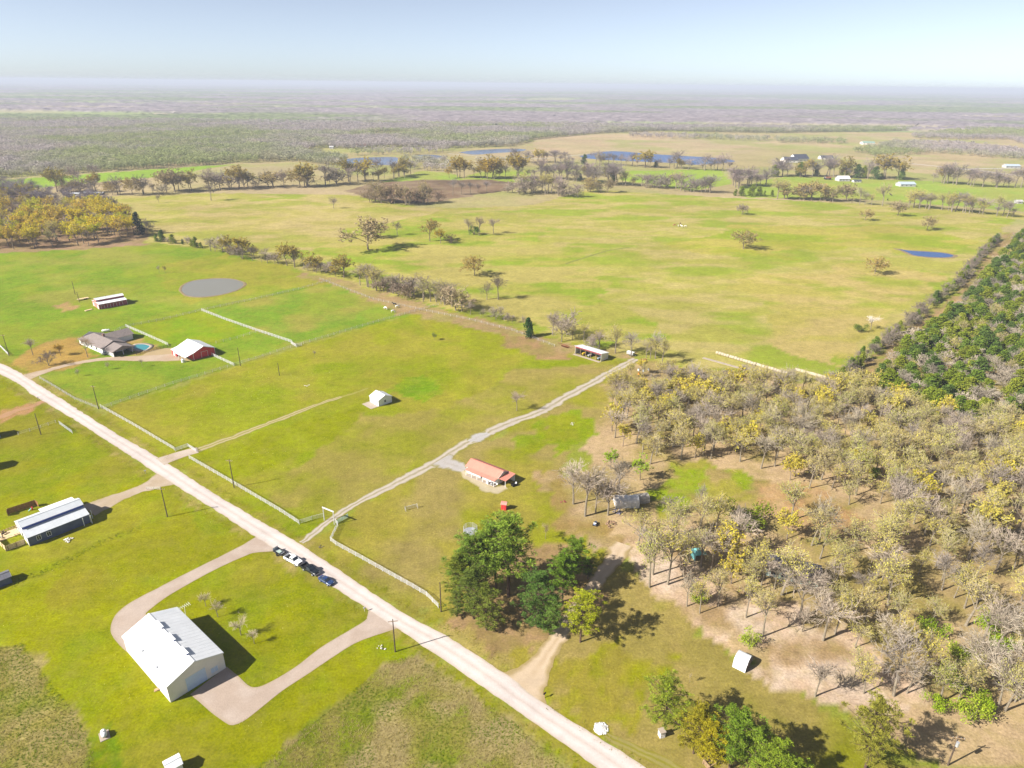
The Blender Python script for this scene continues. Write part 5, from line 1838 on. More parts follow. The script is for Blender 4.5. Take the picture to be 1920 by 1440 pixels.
def tractor(label, lx, mtl, s=1.0, rz=0.0):
    t = thing('farm_tractor', label, 'tractor', root.matrix_basis @ Vector((lx, 2.2, 0)), a_ + math.pi / 2 + rz)
    t.scale = (s, s, s)
    MB().box(-1.9, -.1, -.38, .38, .7, 1.35).box(-2.0, -1.85, -.3, .3, .75, 1.25).build('hood', mtl, t)
    MB().box(.0, 1.0, -.55, .55, .75, 1.05).box(.5, .9, -.3, .3, 1.05, 1.5).build('seat_platform', mtl, t)
    MB().box(.05, 1.1, -.6, .6, 2.15, 2.25).build('canopy', mtl, t)
    for x in (.1, 1.0):
        for y in (-.5, .45):
            MB().box(x, x + .05, y, y + .05, 1.05, 2.15).build('canopy_post', M_BLACK, t)
    for x, r_, ww in ((-1.5, .45, .25), (.7, .75, .4)):
        for y in (-.62 - ww / 2, .62 - ww / 2):
            MB().tube((x, y, r_), (x, y + ww, r_), r_, r_, 14).build('wheel', M_BLACK, t)
    return t


bpy.context.view_layer.update()
tractor('yellow tractor parked second bay from the left in the equipment shed', l_ * .28, M_YELLOW)
tractor('grey tractor parked in the middle bay of the equipment shed', l_ * .5, M_STEEL, .95)
tractor('blue grey tractor parked in the right bay of the equipment shed', l_ * .86, mat('faded_blue', (.25, .30, .36), .6), .9)
mw = thing('hay_mower', 'dark low mower in the leftmost bay of the equipment shed', 'mower', root.matrix_basis @ Vector((l_ * .09, 1.8, 0)), a_)
MB().box(-.8, .8, -1.0, 1.0, .3, .7).build('deck', M_BLACK, mw)
MB().tube((0, -1.0, .6), (0, -2.2, .5), .06, .06, 6).build('drawbar', M_BLACK, mw)
for sx in (-.85, .7):
    MB().tube((sx, .6, .3), (sx + .15, .6, .3), .3, .3, 12).build('wheel', M_BLACK, mw)
imp = thing('disc_harrow', 'rusty disc harrow standing left of the equipment shed', 'harrow', G(*ce(200, 300)), a_)
for i in range(9):
    MB().tube((-2.4 + i * .5, -.3, .35), (-2.36 + i * .5, -.3, .35), .35, .35, 10).build('disc', M_RUST, imp)
MB().box(-2.6, 2.2, -.4, -.25, .7, .82).box(-2.6, 2.2, .5, .65, .7, .82).box(-.2, .1, -.4, 1.6, .72, .84).build('frame', M_RUST, imp)
imp2 = thing('hay_rake', 'long rusty rake lying behind the disc harrow', 'rake', G(*ce(130, 255)), a_)
MB().box(-2.8, 2.8, -.06, .06, .5, .62).build('toolbar', M_RUST, imp2)
for i in range(8):
    MB().tube((-2.6 + i * .74, 0, .5), (-2.6 + i * .74, -.5, .02), .03, .03, 5).build('tine', M_RUST, imp2)
gt = thing('stock_trailer', 'small grey stock trailer at the top end of the gravel track', 'trailer', G(*ce(1370, 440)), a_)
MB().box(-2.0, 1.6, -.8, .8, .5, 1.7).build('body', M_STEEL, gt)
MB().box(-2.05, 1.65, -.85, .85, 1.7, 1.78).build('roof', M_TRIM, gt)
for sy in (-.95, .77):
    MB().tube((.2, sy, .35), (.2, sy + .18, .35), .35, .35, 12).build('wheel', M_BLACK, gt)
MB().box(1.6, 2.7, -.05, .05, .5, .6).build('tongue', M_STEEL, gt)
rock_pile('scrap_heap', 'heap of reddish scrap at the corner of the wood by the track end', *ce(1600, 530), 1.6, 14, 9, M_RUST)
for i, (cx, cy, mm, lb) in enumerate([(1510, 720, M_TRIM, 'white drum left among the junk at the wood corner'), (1600, 735, mat('pale_blue_drum', (.5, .6, .68), .5), 'pale blue drum among the junk at the wood corner'),
                                      (1690, 715, M_STEEL, 'grey drum right among the junk at the wood corner'), (1515, 790, mat('orange_drum', (.7, .3, .06), .6), 'orange drum in front of the junk at the wood corner')]):
    b = thing('barrel', lb, 'barrel', G(*ce(cx, cy)), i)
    MB().tube((0, 0, 0), (0, 0, 1.05), .42, .42, 12).build('drum', mm, b)
    for z in (.02, .35, .7, 1.0):
        MB().tube((0, 0, z), (0, 0, z + .05), .45, .45, 12).build('hoop', mm, b)

# ---- white arched shelter on the bare ground
cq = lambda x, y: (960 + x / 4, 1080 + y / 4)


def arch_shelter(name, label, origin, rz, L, w, h, mtl, fill=None):
    root = thing(name, label, 'shelter', origin, rz)
    sh = MB()
    n = 14
    P = [(-math.cos(math.pi * i / n) * w / 2 + w / 2, math.sin(math.pi * i / n) ** .8 * h) for i in range(n + 1)]
    for i in range(n):
        (y0, z0), (y1, z1) = P[i], P[i + 1]
        sh.quad((0, y0, z0), (L, y0, z0), (L, y1, z1), (0, y1, z1))
    sh.build('cover', mtl, root, smooth=True)
    for k in range(4):
        hb = MB()
        x = .04 + (L - .08) * k / 3
        for i in range(n):
            hb.tube((x, P[i][0], P[i][1] - .03), (x, P[i + 1][0], P[i + 1][1] - .03), .04, .04, 5, cap=False)
        hb.build('hoop', M_STEEL, root)
    MB().poly([(.08, y, z * .99) for y, z in P]).build('back_sheet', mtl, root)
    return root


o_, a_, l_ = frame_of(cq(1735, 722), cq(1840, 658))
root = arch_shelter('firewood_shelter', 'white arched shelter stacked with firewood on the bare ground', G(*cq(1650, 680)), math.atan2(*(lambda d: (d.y, d.x))(G(*cq(1735, 722)) - G(*cq(1650, 680)))),
                    (G(*cq(1735, 722)) - G(*cq(1650, 680))).length + .4, 4.6, 2.6, M_WHITE)
lg = MB().tube((0, 0, 0), (1.2, 0, 0), .13, .13, 7).mesh('log', mat('cut_wood', (.34, .27, .20), .9, var=.35, scale=3))
Lq = (G(*cq(1735, 722)) - G(*cq(1650, 680))).length + .4
rw = random.Random(3)
for iz in range(7):
    for iy in range(15):
        y = .5 + iy * .26 + (iz % 2) * .13
        z = .14 + iz * .25
        if z < 2.45 * math.sin(math.pi * max(.03, min(.97, y / 4.6))) ** .8 - .12:
            link('log', lg, root, (Lq - 1.3 + rw.uniform(-.1, .12), y, z))

# ---- grey arched tunnel in the bare trees, with things around it
cw = lambda x, y: (1030 + x * 280 / 1920, 860 + y * 210 / 1440)
M_TARP = mat('grey_tarp', (.66, .64, .61), .7, var=.2, scale=1.2)
arch_shelter('tunnel_shelter', 'long grey tarpaulin tunnel shelter under the bare trees', G(*cw(850, 640)), .05, 7.5, 4.5, 3.0, M_TARP)
arch_shelter('side_tunnel', 'smaller grey tarpaulin shelter behind the long tunnel', G(*cw(1120, 590)), .25, 4.5, 3.5, 2.4, mat('taupe_tarp', (.40, .36, .31), .75, var=.2))
qd = thing('quad_bike', 'small blue grey quad bike on the bare ground by the wood', 'quad bike', G(*cw(590, 850)), 1.2)
MB().loft([[(x, -w, z0), (x, w, z0), (x, w * .7, z1), (x, -w * .7, z1)] for x, w, z0, z1 in ((-.95, .35, .5, .75), (-.5, .42, .45, .95), (0, .25, .5, .85), (.5, .4, .5, .9), (.9, .38, .6, .8))]).build('body', mat('blue_grey_plastic', (.22, .27, .4), .4), qd)
MB().box(-.1, .5, -.2, .2, .85, .98).build('seat', M_BLACK, qd)
MB().tube((-.45, -.4, 1.15), (-.45, .4, 1.15), .03, .03, 6).tube((-.5, 0, .8), (-.42, 0, 1.15), .04, .04, 6).build('handlebar', M_BLACK, qd)
MB().box(-.9, -.4, -.45, .45, .98, 1.02).build('rack', M_TRIM, qd)
for sx in (-.65, .65):
    for sy in (-.6, .34):
        MB().tube((sx, sy, .3), (sx, sy + .26, .3), .3, .3, 12).build('wheel', M_BLACK, qd)
rock_pile('maroon_junk', 'small maroon junk heap at the wood corner left of the bare trees', *cw(180, 560), 1.0, 9, 12, M_MAROON)
rock_pile('dark_junk', 'dark junk heap in front of the tunnel shelter', *cw(880, 680), 1.5, 16, 13, mat('mixed_junk', (.14, .13, .16), .7, var=.6, scale=4))
rock_pile('brush_heap', 'brown brush heap behind the quad bike', *cw(790, 850), 1.8, 18, 14, mat('dry_brush', (.24, .15, .09), .9, var=.4, scale=4))

# ---- house hidden in the wood and the teal swing set
cd = lambda x, y: (1260 + x / 6, 980 + y / 6)
o_, a_, l_ = frame_of(cd(1050, 590), cd(1640, 740))
root = thing('wood_house', 'dark roofed sage green house half hidden by bare trees', 'house', o_, a_)
gable_walls(root, l_, 6.5, 2.6, 3.8, M_GREENSIDE)
gable_roof(root, l_, 6.5, 2.6, 3.8, mat('charcoal_shingles', (.10, .10, .115), .9, var=.2), 'wdh', 9, .4)
for i in range(4):
    opening(root, 'S', 1.2 + i * (l_ - 2.4) / 4, 1.2, .9, 1.1, l_, 6.5, 'window')
opening(root, 'E', 2.4, 1.6, 0, 2.1, l_, 6.5, 'door', M_DARK)
tc = thing('teal_tent', 'teal canopy tent standing among the oaks', 'tent', G(*cd(290, 390)), .2)
MB().loft([[(-1.7, -1.7, 2.0), (1.7, -1.7, 2.0), (1.7, 1.7, 2.0), (-1.7, 1.7, 2.0)], [(-.1, -.1, 3.2), (.1, -.1, 3.2), (.1, .1, 3.2), (-.1, .1, 3.2)]]).build('canopy', M_TEAL, tc)
for sx in (-1.6, 1.6):
    for sy in (-1.6, 1.6):
        MB().tube((sx, sy, 0), (sx, sy, 2.0), .04, .04, 6).build('leg', M_STEEL, tc)
MB().box(-1.65, 1.65, 1.58, 1.64, .1, 2.0).box(-1.64, -1.58, -1.5, 1.5, .1, 2.0).build('side_sheet', M_TEAL, tc)

# ---- small things at the edges
o_ = G(196, 1380)
root = thing('well_tank', 'white rounded tank on a pad in the lawn at the bottom left', 'tank', o_, -.9)
MB().box(-1.2, 1.2, -.9, .9, 0, .14).build('pad', M_CONC, root)
propane(root, 1.2, .52, M_TRIM)
o_, a_, l_ = frame_of((317, 1437), (341, 1424))
root = thing('ribbed_shed', 'small white ribbed shed roof cut by the bottom picture edge', 'shed', G(318, 1462), a_)
gable_walls(root, 2.6, 2.6, 2.2, 2.7, M_WHITE)
gable_roof(root, 2.6, 2.6, 2.2, 2.7, M_WHITE, 'ribs', 5, .15)
o_, a_, l_ = frame_of((-40, 1122), (24, 1096))
root = thing('lawn_shed', 'low dark shed at the left picture edge below the blue barn house', 'shed', G(-40, 1118), a_)
gable_walls(root, l_, 3.4, 2.0, 2.6, M_BLUE)
gable_roof(root, l_, 3.4, 2.0, 2.6, mat('slate_roof', (.12, .12, .14), .8, var=.15), 'lawn', 5, .2)
o_, a_, l_ = frame_of((-40, 830), (6, 818))
root = thing('blue_shed', 'pale blue shed cut by the left picture edge', 'shed', G(-45, 832), a_)
gable_walls(root, l_, 5.0, 3.4, 4.4, mat('powder_blue', (.36, .48, .62), .6))
gable_roof(root, l_, 5.0, 3.4, 4.4, M_WHITE, 'bls', 4, .2)
o_, a_, l_ = frame_of((-90, 905), (-20, 885))
root = thing('long_shed', 'tall shed outside the left edge whose shadow falls on the lawn', 'shed', G(-80, 900), a_)
gable_walls(root, l_, 5.0, 4.2, 5.2, M_WHITE)
gable_roof(root, l_, 5.0, 4.2, 5.2, M_WHITE, 'lgs', 4, .2)

# ---- round hay bales in rows at the back corner of the pasture
M_HAY = mat('hay', (.40, .34, .24), .95, var=.22, scale=2.0, bump=.4, bscale=6)
hb = MB()
hb.loft([[(x, math.cos(t * math.pi / 9) * r, .75 + math.sin(t * math.pi / 9) * r) for t in range(18)] for x, r in ((-.62, .66), (-.6, .73), (-.3, .76), (.3, .76), (.6, .73), (.62, .66))])
HB = hb.mesh('hay_bale', M_HAY, smooth=False)
for i, (pa, pb, n, lb, gr) in enumerate([((1345, 664), (1475, 703), 26, 'round hay bale in the long row at the corner of the pasture', 'long row of hay bales'),
                                         ((1493, 696), (1545, 710), 11, 'round hay bale in the short row beside the hedge end', 'short row of hay bales')]):
    A0, B0 = G(*pa), G(*pb)
    d = B0 - A0
    for k in range(n):
        o = link('hay_bale', HB, None, A0 + d * (k / (n - 1)) + Vector((random.uniform(-.1, .1), random.uniform(-.12, .12), 0)), math.atan2(d.y, d.x) + random.uniform(-.06, .06))
        s = random.uniform(.95, 1.06)
        o.scale = (s, s, s)
        tag(o, lb, 'hay bale', gr)
A0, B0 = G(1318, 671), G(1400, 694)
root = thing('concrete_strip', 'pale concrete feed strip beside the hay bales', 'slab', A0, math.atan2((B0 - A0).y, (B0 - A0).x))
for k in range(6):
    MB().box(k * (B0 - A0).length / 6, (k + 1) * (B0 - A0).length / 6 - .08, -.9, .9, .01, .14).build('slab', M_CONC, root)

# ---- far farms
def far_house(name, label, px, py, w, l, he, hr, wall, roof, rz, n=4, wins=3):
    p = G(px, py)
    w, l, he, hr = w * .8, l * .8, he * .8, hr * .8
    root = thing(name, label, 'house', p, rz)
    gable_walls(root, l, w, he, hr, wall)
    gable_roof(root, l, w, he, hr, roof, name, n, .5)
    for i in range(wins):
        opening(root, 'S', 1.5 + i * (l - 3) / max(1, wins), 1.8, .9, 1.5, l, w, 'window')
    return root


M_FARWALL = mat('aged_white_siding', (.42, .41, .40), .7, var=.1)
M_DKROOF = mat('dark_slate_roof', (.05, .055, .075), .7, var=.15)
M_PALEBLUE = mat('pale_blue_roof', (.36, .42, .48), .5)
far_house('dark_roof_house', 'dark roofed farm house far off behind the grove, left one', 1472, 305, 22, 30, 5, 11, M_CREAM, M_DKROOF, .15)
far_house('dark_roof_barn', 'largest dark roofed building far off behind the grove', 1492, 303, 26, 34, 6, 14, M_CREAM, M_DKROOF, .3)
far_house('dark_roof_shed', 'dark roofed long building far off, right of the pair', 1540, 299, 18, 28, 4, 8, M_CREAM, M_DKROOF, .05)
far_house('white_farm_house', 'white farm house with cream roof on the green hill at right', 1573, 340, 14, 20, 4.5, 8.5, M_FARWALL, M_CREAM, .1)
far_house('dark_garage', 'small dark garage left of the white farm house', 1549, 337, 8, 9, 3, 4.5, M_BLACK, M_RUST, .1, wins=1)
far_house('grey_garage', 'low grey garage right of the white farm house', 1601, 342, 8, 13, 2.8, 4.2, M_GREYWALL, M_DKROOF, .05, wins=2)
far_house('white_ranch_house', 'wide white ranch house with pale blue roof on the green hill at right', 1688, 350, 15, 26, 4.0, 7.0, M_FARWALL, M_PALEBLUE, .05)
far_house('white_hut', 'small white hut at the right picture edge', 1908, 382, 7, 8, 3.2, 5, M_FARWALL, M_FARWALL, .1, wins=1)
far_house('blue_roof_farm', 'pale blue roofed farm building far off at the right edge', 1886, 315, 14, 30, 4, 7, M_FARWALL, M_PALEBLUE, .0)
far_house('green_roof_shed', 'dull green roofed shed in the far right fields', 1618, 271, 20, 34, 5, 8, M_CREAM, mat('dull_green_roof', (.22, .33, .27), .7), .0)
far_house('white_trailer_home', 'white mobile home before the left treeline', 126, 367, 5, 16, 3.0, 3.8, M_FARWALL, M_ROOFGREY, .1)
far_house('white_cabin', 'small white cabin right of the mobile home', 157, 366, 6, 8, 3.2, 4.5, M_FARWALL, M_ROOFGREY, .1, wins=1)
far_house('dark_cabin', 'dark low cabin between the trees right of the mobile home', 172, 366, 6, 15, 2.8, 4, M_DARK, M_STEEL, .1)
far_house('long_poultry_house', 'long white roofed building in the far bare woods', 184, 294, 9, 34, 3, 5, M_FARWALL, M_ROOFGREY, .15)
far_house('white_dome_house', 'tiny white house on the far lake shore', 618, 279, 8, 9, 4, 6.5, M_FARWALL, M_FARWALL, .1, wins=1)
far_house('pink_roof_house', 'tiny pink roofed house beyond the slate lake', 668, 276, 14, 24, 5, 9, M_CREAM, M_REDPALE, .05)

# ================================================================== FENCES, POLES, VEHICLES, ANIMALS
def rail_fence(name, label, px, h, rails, spacing, post_mat, rail_mat, pr=.06, rr_=.04, zs=None, cat='fence', square=False):
    """posts one by one, each rail of each straight run its own piece"""
    pts = [Vector((*q, 0)) for q in G2(px)]
    o0 = pts[0].copy()
    root = thing(name, label, cat, o0)
    pm = MB()
    if square:
        pm.box(-pr, pr, -pr, pr, 0, h + .08)
    else:
        pm.tube((0, 0, 0), (0, 0, h + .06), pr, pr, 6)
    pm = pm.mesh('post', post_mat)
    zs = zs or [h * (i + 1) / rails - .03 for i in range(rails)]
    for i in range(len(pts) - 1):
        a, b = pts[i] - o0, pts[i + 1] - o0
        d = b - a
        n = max(1, int(round(d.length / spacing)))
        rz = math.atan2(d.y, d.x)
        for k in range(n + (i == len(pts) - 2)):
            link('post', pm, root, a + d * (k / n), rz)
        for z in zs:
            m_ = MB()
            m_.tube(a + Vector((0, 0, z)), b + Vector((0, 0, z)), rr_, rr_, 5)
            m_.build('rail', rail_mat, root)
    return root


M_PIPE = mat('white_pipe', (.54, .53, .52), .55, var=.12, scale=1.0, wear=(.45, .40, .34))
M_TPOST = mat('grey_post', (.50, .47, .42), .85, var=.25)
M_WIRE = mat('wire', (.30, .29, .28), .6, var=.1)
M_GATEBLUE = mat('gate_blue', (.30, .44, .46), .55, var=.1)
cz1 = lambda x, y: (x / 4, 760 + y / 4)
cz2 = lambda x, y: (480 + x / 4, 760 + y / 4)
cz5 = lambda x, y: (x / 4, 440 + y / 4)
rail_fence('pipe_fence', 'white pipe fence along the road from the corner pole to the pasture gate', [cz1(755, 15), cz1(1000, 152), cz1(1312, 338)], 1.4, 4, 2.6, M_PIPE, M_PIPE, .075, .042)
rail_fence('gate_wing_fence', 'short white fence wing beside the pasture gate drive', [cz1(1318, 345), cz1(1410, 312)], 1.4, 5, 2.2, M_PIPE, M_PIPE, .075, .05)
rail_fence('pasture_gate', 'open white pipe gate across the pasture drive', [cz1(1412, 312), cz1(1475, 350)], 1.3, 5, 2.4, M_PIPE, M_PIPE, .06, .045, cat='gate')
rail_fence('road_fence', 'white pipe fence along the road from the pasture gate to the entrance arch', [cz1(1420, 400), cz1(1700, 562), cz1(1920, 692), cz2(180, 798), cz2(325, 892), cz2(420, 862), cz2(512, 838)], 1.45, 4, 2.6, M_PIPE, M_PIPE, .08, .045)
rail_fence('arch_side_fence', 'white pipe fence from the entrance arch down the road to the pines', [cz2(598, 882), cz2(615, 905), cz2(560, 1018), cz2(600, 1050), cz2(800, 1160), cz2(1000, 1272), cz2(1180, 1372), (800, 1118), (822, 1140)], 1.45, 4, 2.5, M_PIPE, M_PIPE, .085, .045)
rail_fence('entrance_gate', 'open blue green pipe gate swung back beside the entrance arch', [cz2(605, 890), cz2(690, 842)], 1.35, 6, 2.4, M_GATEBLUE, M_GATEBLUE, .06, .05, cat='gate')
# entrance arch
ce5 = lambda x, y: (560 + x / 12, 930 + y / 12)
A0, B0 = G(*ce5(580, 548)), G(*ce5(806, 640))
d = B0 - A0
ar = thing('entrance_arch', 'tall white pipe entrance arch over the gravel track', 'arch', A0, math.atan2(d.y, d.x))
for x in (0, d.length):
    MB().tube((x, 0, 0), (x, 0, 4.7), .12, .12, 10).build('post', M_PIPE, ar)
MB().box(-.3, d.length + .3, -.09, .09, 4.35, 4.75).build('beam', M_PIPE, ar)
# field fences
rail_fence('field_wire_fence', 'thin wire fence running from the corner pole across to the hedgerow', [cz5(765, 1305), cz5(1300, 1120), cz5(1920, 932), (545, 652), (700, 606), (822, 572)], 1.3, 4, 3.6, M_TPOST, M_WIRE, .08, .035)
rail_fence('house_wire_fence', 'thin wire fence along the road side of the ranch drive field', [cz5(300, 1080), cz5(420, 1150), cz5(560, 1235), cz5(735, 1305)], 1.2, 4, 4.0, M_TPOST, M_WIRE, .08, .035)
rail_fence('paddock_fence', 'white pipe paddock fence from the ranch house to the red barn', [cz5(945, 692), cz5(1100, 760), cz5(1262, 832)], 1.5, 4, 2.8, M_PIPE, M_PIPE, .09, .06)
rail_fence('back_paddock_fence', 'white pipe fence of the back paddock behind the red barn', [cz5(1512, 572), cz5(1700, 645), cz5(1920, 722), (548, 643)], 1.5, 4, 2.8, M_PIPE, M_PIPE, .09, .06)
rail_fence('barn_corner_fence', 'short white fence from the red barn to the field corner', [cz5(1590, 908), cz5(1680, 950), cz5(1755, 985)], 1.5, 4, 2.6, M_PIPE, M_PIPE, .09, .06)
rail_fence('paddock_wire_fence', 'dark wire fence from the red barn to the paddock corner', [cz5(1622, 815), cz5(1780, 778), cz5(1920, 735)], 1.3, 3, 3.2, M_TPOST, M_WIRE, .09, .04)
rail_fence('north_wire_fence', 'thin wire fence along the back of the ranch paddocks up to the hedgerow', [cz5(860, 730), cz5(945, 692), cz5(1230, 640), cz5(1512, 570), cz5(1920, 485), (560, 543), (620, 526)], 1.3, 4, 3.8, M_TPOST, M_WIRE, .09, .04)
rail_fence('pool_fence', 'black rail fence between pool and drive', [cz5(1022, 902), cz5(1150, 868), cz5(1282, 838)], 1.3, 7, 1.8, M_BLACK, M_BLACK, .06, .035)
rail_fence('corner_pen', 'white corner panels where the paddock fences meet', [(546, 645), (556, 651), (566, 648)], 1.6, 5, 2.2, M_PIPE, M_PIPE, .09, .06)
rail_fence('left_edge_fence', 'short white fence at the left edge beside the road', [(-30, 640), (0, 650), (16, 666)], 1.3, 4, 2.8, M_PIPE, M_PIPE, .08, .055)
rail_fence('yard_wire_fence', 'thin wire fence on the lawn left of the road', [cz1(140, 222), cz1(308, 170), cz1(420, 132)], 1.2, 3, 3.0, M_TPOST, M_WIRE, .08, .035)
rail_fence('lawn_gate', 'grey gate panel standing on the lawn left of the road', [cz1(447, 142), cz1(545, 212)], 1.4, 5, 2.2, M_STEEL, M_STEEL, .06, .04, cat='gate')
rail_fence('pole_fence', 'grey pole fence at the corner of the drive to the blue barn house', [cz1(1100, 632), cz1(1205, 632)], 1.0, 3, 2.0, M_TPOST, M_TPOST, .08, .06)
rail_fence('pasture_post_fence', 'post and wire fence along the near side of the hedgerow', [(600, 524), (700, 562), (800, 584), (880, 600), (960, 620), (1040, 650)], 1.3, 3, 4.2, M_TPOST, M_WIRE, .08, .03)


# ---- utility poles
def pole(label, base, top, arms=1, transformer=False, lean=True):
    h = height_of(base, top)
    root = thing('utility_pole', label, 'pole', G(*base), random.uniform(-.2, .2))
    MB().tube((0, 0, -.3), (0, 0, h), .17, .11, 9).build('shaft', M_POLE, root)
    for k in range(arms):
        MB().box(-1.1, 1.1, -.17, -.07, h - .55 - k * .8, h - .42 - k * .8).build('crossarm', M_WOOD, root)
        for x in (-1.0, -.4, .4, 1.0):
            MB().tube((x, -.12, h - .42 - k * .8), (x, -.12, h - .22 - k * .8), .05, .04, 6).build('insulator', M_STEEL, root)
    if transformer:
        MB().tube((0, -.42, h - 2.3), (0, -.42, h - 1.2), .28, .28, 12).build('transformer', M_STEEL, root)
    return root


pole('dark utility pole on the verge before the blue barn house', (314, 969), (303, 914))
pole('utility pole at the road corner of the front barn drive', (741, 1222), (738, 1161))
pole('utility pole with transformer at the bottom right', (1777, 1435), (1791, 1376), transformer=True)
pole('pole beside the left end of the pine grove', (827, 1147), (827, 1092), arms=0)
pole('utility pole standing in the white fence across the road', (439, 914), (431, 861))
pole('utility pole at the corner of the white pipe fence', (185, 767), (177, 722))
pole('utility pole by the road left of the ranch yard trees', (17, 667), (11, 626))
pole('farthest utility pole behind the red aisle barn', (141, 552), (135, 527), arms=0)
pole('thin pole beside the left end of the red aisle barn', (149, 567), (146, 547), arms=0)
pole('utility pole at the field corner right of the red barn', (451, 686), (446, 652), arms=0)
pole('bare pole on the lawn at the left edge', (77, 815), (65, 775), arms=0)
pole('short grey pole alone in the middle field', (524, 704), (521, 680), arms=0)
pole('distant pole before the right hand treeline', (1597, 381), (1596, 364), arms=0)


# ---- vehicles
def car_paint(name, c, rough=.25):
    return mat(name, c, rough, var=.03, spec=.6)


def wheels(root, xs, half, r, w=.24):
    for x in xs:
        for s in (-1, 1):
            y0 = s * half - (w if s > 0 else 0)
            t = MB().tube((x, y0, r), (x, y0 + w, r), r, r, 16).build('wheel', M_BLACK, root)
            yo = y0 + w if s > 0 else y0
            MB().tube((x, yo - .01, r), (x, yo + .015 * s + .01, r), r * .58, r * .55, 12).build('rim', M_STEEL, t)


def loft_body(secs, half):
    """sections along x: (x, z bottom, z top, width factor, shoulder)"""
    rings = []
    for x, zb, zt, wf in secs:
        w = half * wf
        rings.append([(x, -w * .92, zb), (x, w * .92, zb), (x, w, zb + (zt - zb) * .35), (x, w * .985, zt - .07), (x, w * .9, zt), (x, -w * .9, zt), (x, -w * .985, zt - .07), (x, -w, zb + (zt - zb) * .35)])
    return rings


def pickup(name, label, p, rz, paint, bed=True):
    root = thing(name, label, 'pickup truck', p, rz)
    hw = .99
    MB().loft(loft_body([(2.85, .55, .95, .86), (2.78, .42, 1.08, .95), (2.3, .36, 1.16, 1), (1.2, .36, 1.2, 1), (-.6, .36, 1.2, 1), (-.62, .36, 1.18, 1)], hw)).build('body', paint, root)
    b = MB()                                             # open load bed
    b.box(-2.85, -.64, -hw, -hw + .09, .42, 1.2)
    b.box(-2.85, -.64, hw - .09, hw, .42, 1.2)
    b.box(-2.93, -2.855, -hw, hw, .45, 1.18)
    b.box(-2.85, -.64, -hw + .092, hw - .092, .55, .66)
    b.build('load_bed', paint, root)
    MB().box(-2.8, -.66, -hw + .1, hw - .1, .662, .70).build('bed_liner', M_BLACK, root)
    cab = [[(x, -w, z) for x, w, z in ((1.25, .86, 1.19), (.55, .74, 1.86), (-.52, .74, 1.88), (-.66, .86, 1.19))],
           [(x, w, z) for x, w, z in ((1.25, .86, 1.19), (.55, .74, 1.86), (-.52, .74, 1.88), (-.66, .86, 1.19))]]
    MB().loft(cab).build('cab', paint, root)

    def pane(pts, nm='window'):
        MB().poly(pts).build(nm, M_GLASS, root)
    e = .012
    pane([(1.20 + e, -.78, 1.25), (1.20 + e, .78, 1.25), (.60 + e, .68, 1.82), (.60 + e, -.68, 1.82)], 'windscreen')
    pane([(-.66 - e, .74, 1.28), (-.66 - e, -.74, 1.28), (-.545 - e, -.66, 1.80), (-.545 - e, .66, 1.80)], 'rear_window')
    for s in (-1, 1):
        for xa, xb, xc, xd in ((1.02, .32, .32, .55), (.24, -.54, -.48, .24)):
            q = [(xa, s * (.835 + e), 1.27), (xb, s * (.835 + e), 1.27), (xc, s * (.755 + e), 1.79), (xd, s * (.755 + e), 1.79)]
            pane(q if s < 0 else q[::-1], 'window')
        MB().box(1.0, 1.12, s * .98 - .12, s * .98 + .12, 1.25, 1.42).build('mirror', paint, root)
        MB().box(2.80, 2.86, s * .68 - .17, s * .68 + .17, .82, .98).build('headlight', M_TRIM, root)
        MB().box(-2.95, -2.93, s * .88 - .08, s * .88 + .08, .8, 1.1).build('tail_light', M_RED, root)
    MB().box(2.84, 2.95, -.9, .9, .42, .66).build('bumper', M_STEEL, root)
    MB().box(-3.05, -2.935, -.9, .9, .42, .62).build('rear_bumper', M_STEEL, root)
    MB().box(2.83, 2.87, -.48, .48, .70, 1.0).build('grille', M_BLACK, root)
    wheels(root, (1.85, -1.75), hw + .02, .41)
    return root


def sedan(name, label, p, rz, paint):
    root = thing(name, label, 'car', p, rz)
    hw = .90
    MB().loft(loft_body([(2.35, .5, .66, .78), (2.25, .36, .76, .92), (1.7, .3, .86, 1), (.9, .28, .93, 1), (-1.2, .28, .97, 1), (-1.9, .32, .95, .98), (-2.3, .42, .9, .9), (-2.38, .52, .82, .82)], hw)).build('body', paint, root)
    cab = [[(x, -w, z) for x, w, z in ((1.05, .80, .92), (.25, .62, 1.40), (-.85, .62, 1.42), (-1.75, .78, .96))], [(x, w, z) for x, w, z in ((1.05, .80, .92), (.25, .62, 1.40), (-.85, .62, 1.42), (-1.75, .78, .96))]]
    MB().loft(cab).build('cabin', paint, root)
    e = .014

    def pane(pts, nm='window'):
        MB().poly(pts).build(nm, M_GLASS, root)
    pane([(1.00 + e, -.72, .97), (1.00 + e, .72, .97), (.30 + e, .57, 1.385), (.30 + e, -.57, 1.385)], 'windscreen')
    pane([(-1.68 - e, .68, 1.01), (-1.68 - e, -.68, 1.01), (-.92 - e, -.57, 1.395), (-.92 - e, .57, 1.395)], 'rear_window')
    for s in (-1, 1):
        for q in ([(.82, .775, 1.0), (-.28, .775, 1.0), (-.28, .64, 1.36), (.24, .64, 1.36)], [(-.36, .775, 1.0), (-1.42, .76, 1.01), (-.86, .64, 1.37), (-.36, .64, 1.36)]):
            pts = [(x, s * (y + e), z) for x, y, z in q]
            pane(pts if s < 0 else pts[::-1])
        MB().box(.75, .9, s * .95 - .1, s * .95 + .1, .95, 1.07).build('mirror', paint, root)
        MB().box(2.2, 2.31, s * .62 - .16, s * .62 + .16, .64, .74).build('headlight', M_TRIM, root)
        MB().box(-2.4, -2.33, s * .62 - .14, s * .62 + .14, .72, .84).build('tail_light', M_RED, root)
    wheels(root, (1.45, -1.4), hw + .01, .33, .22)
    return root


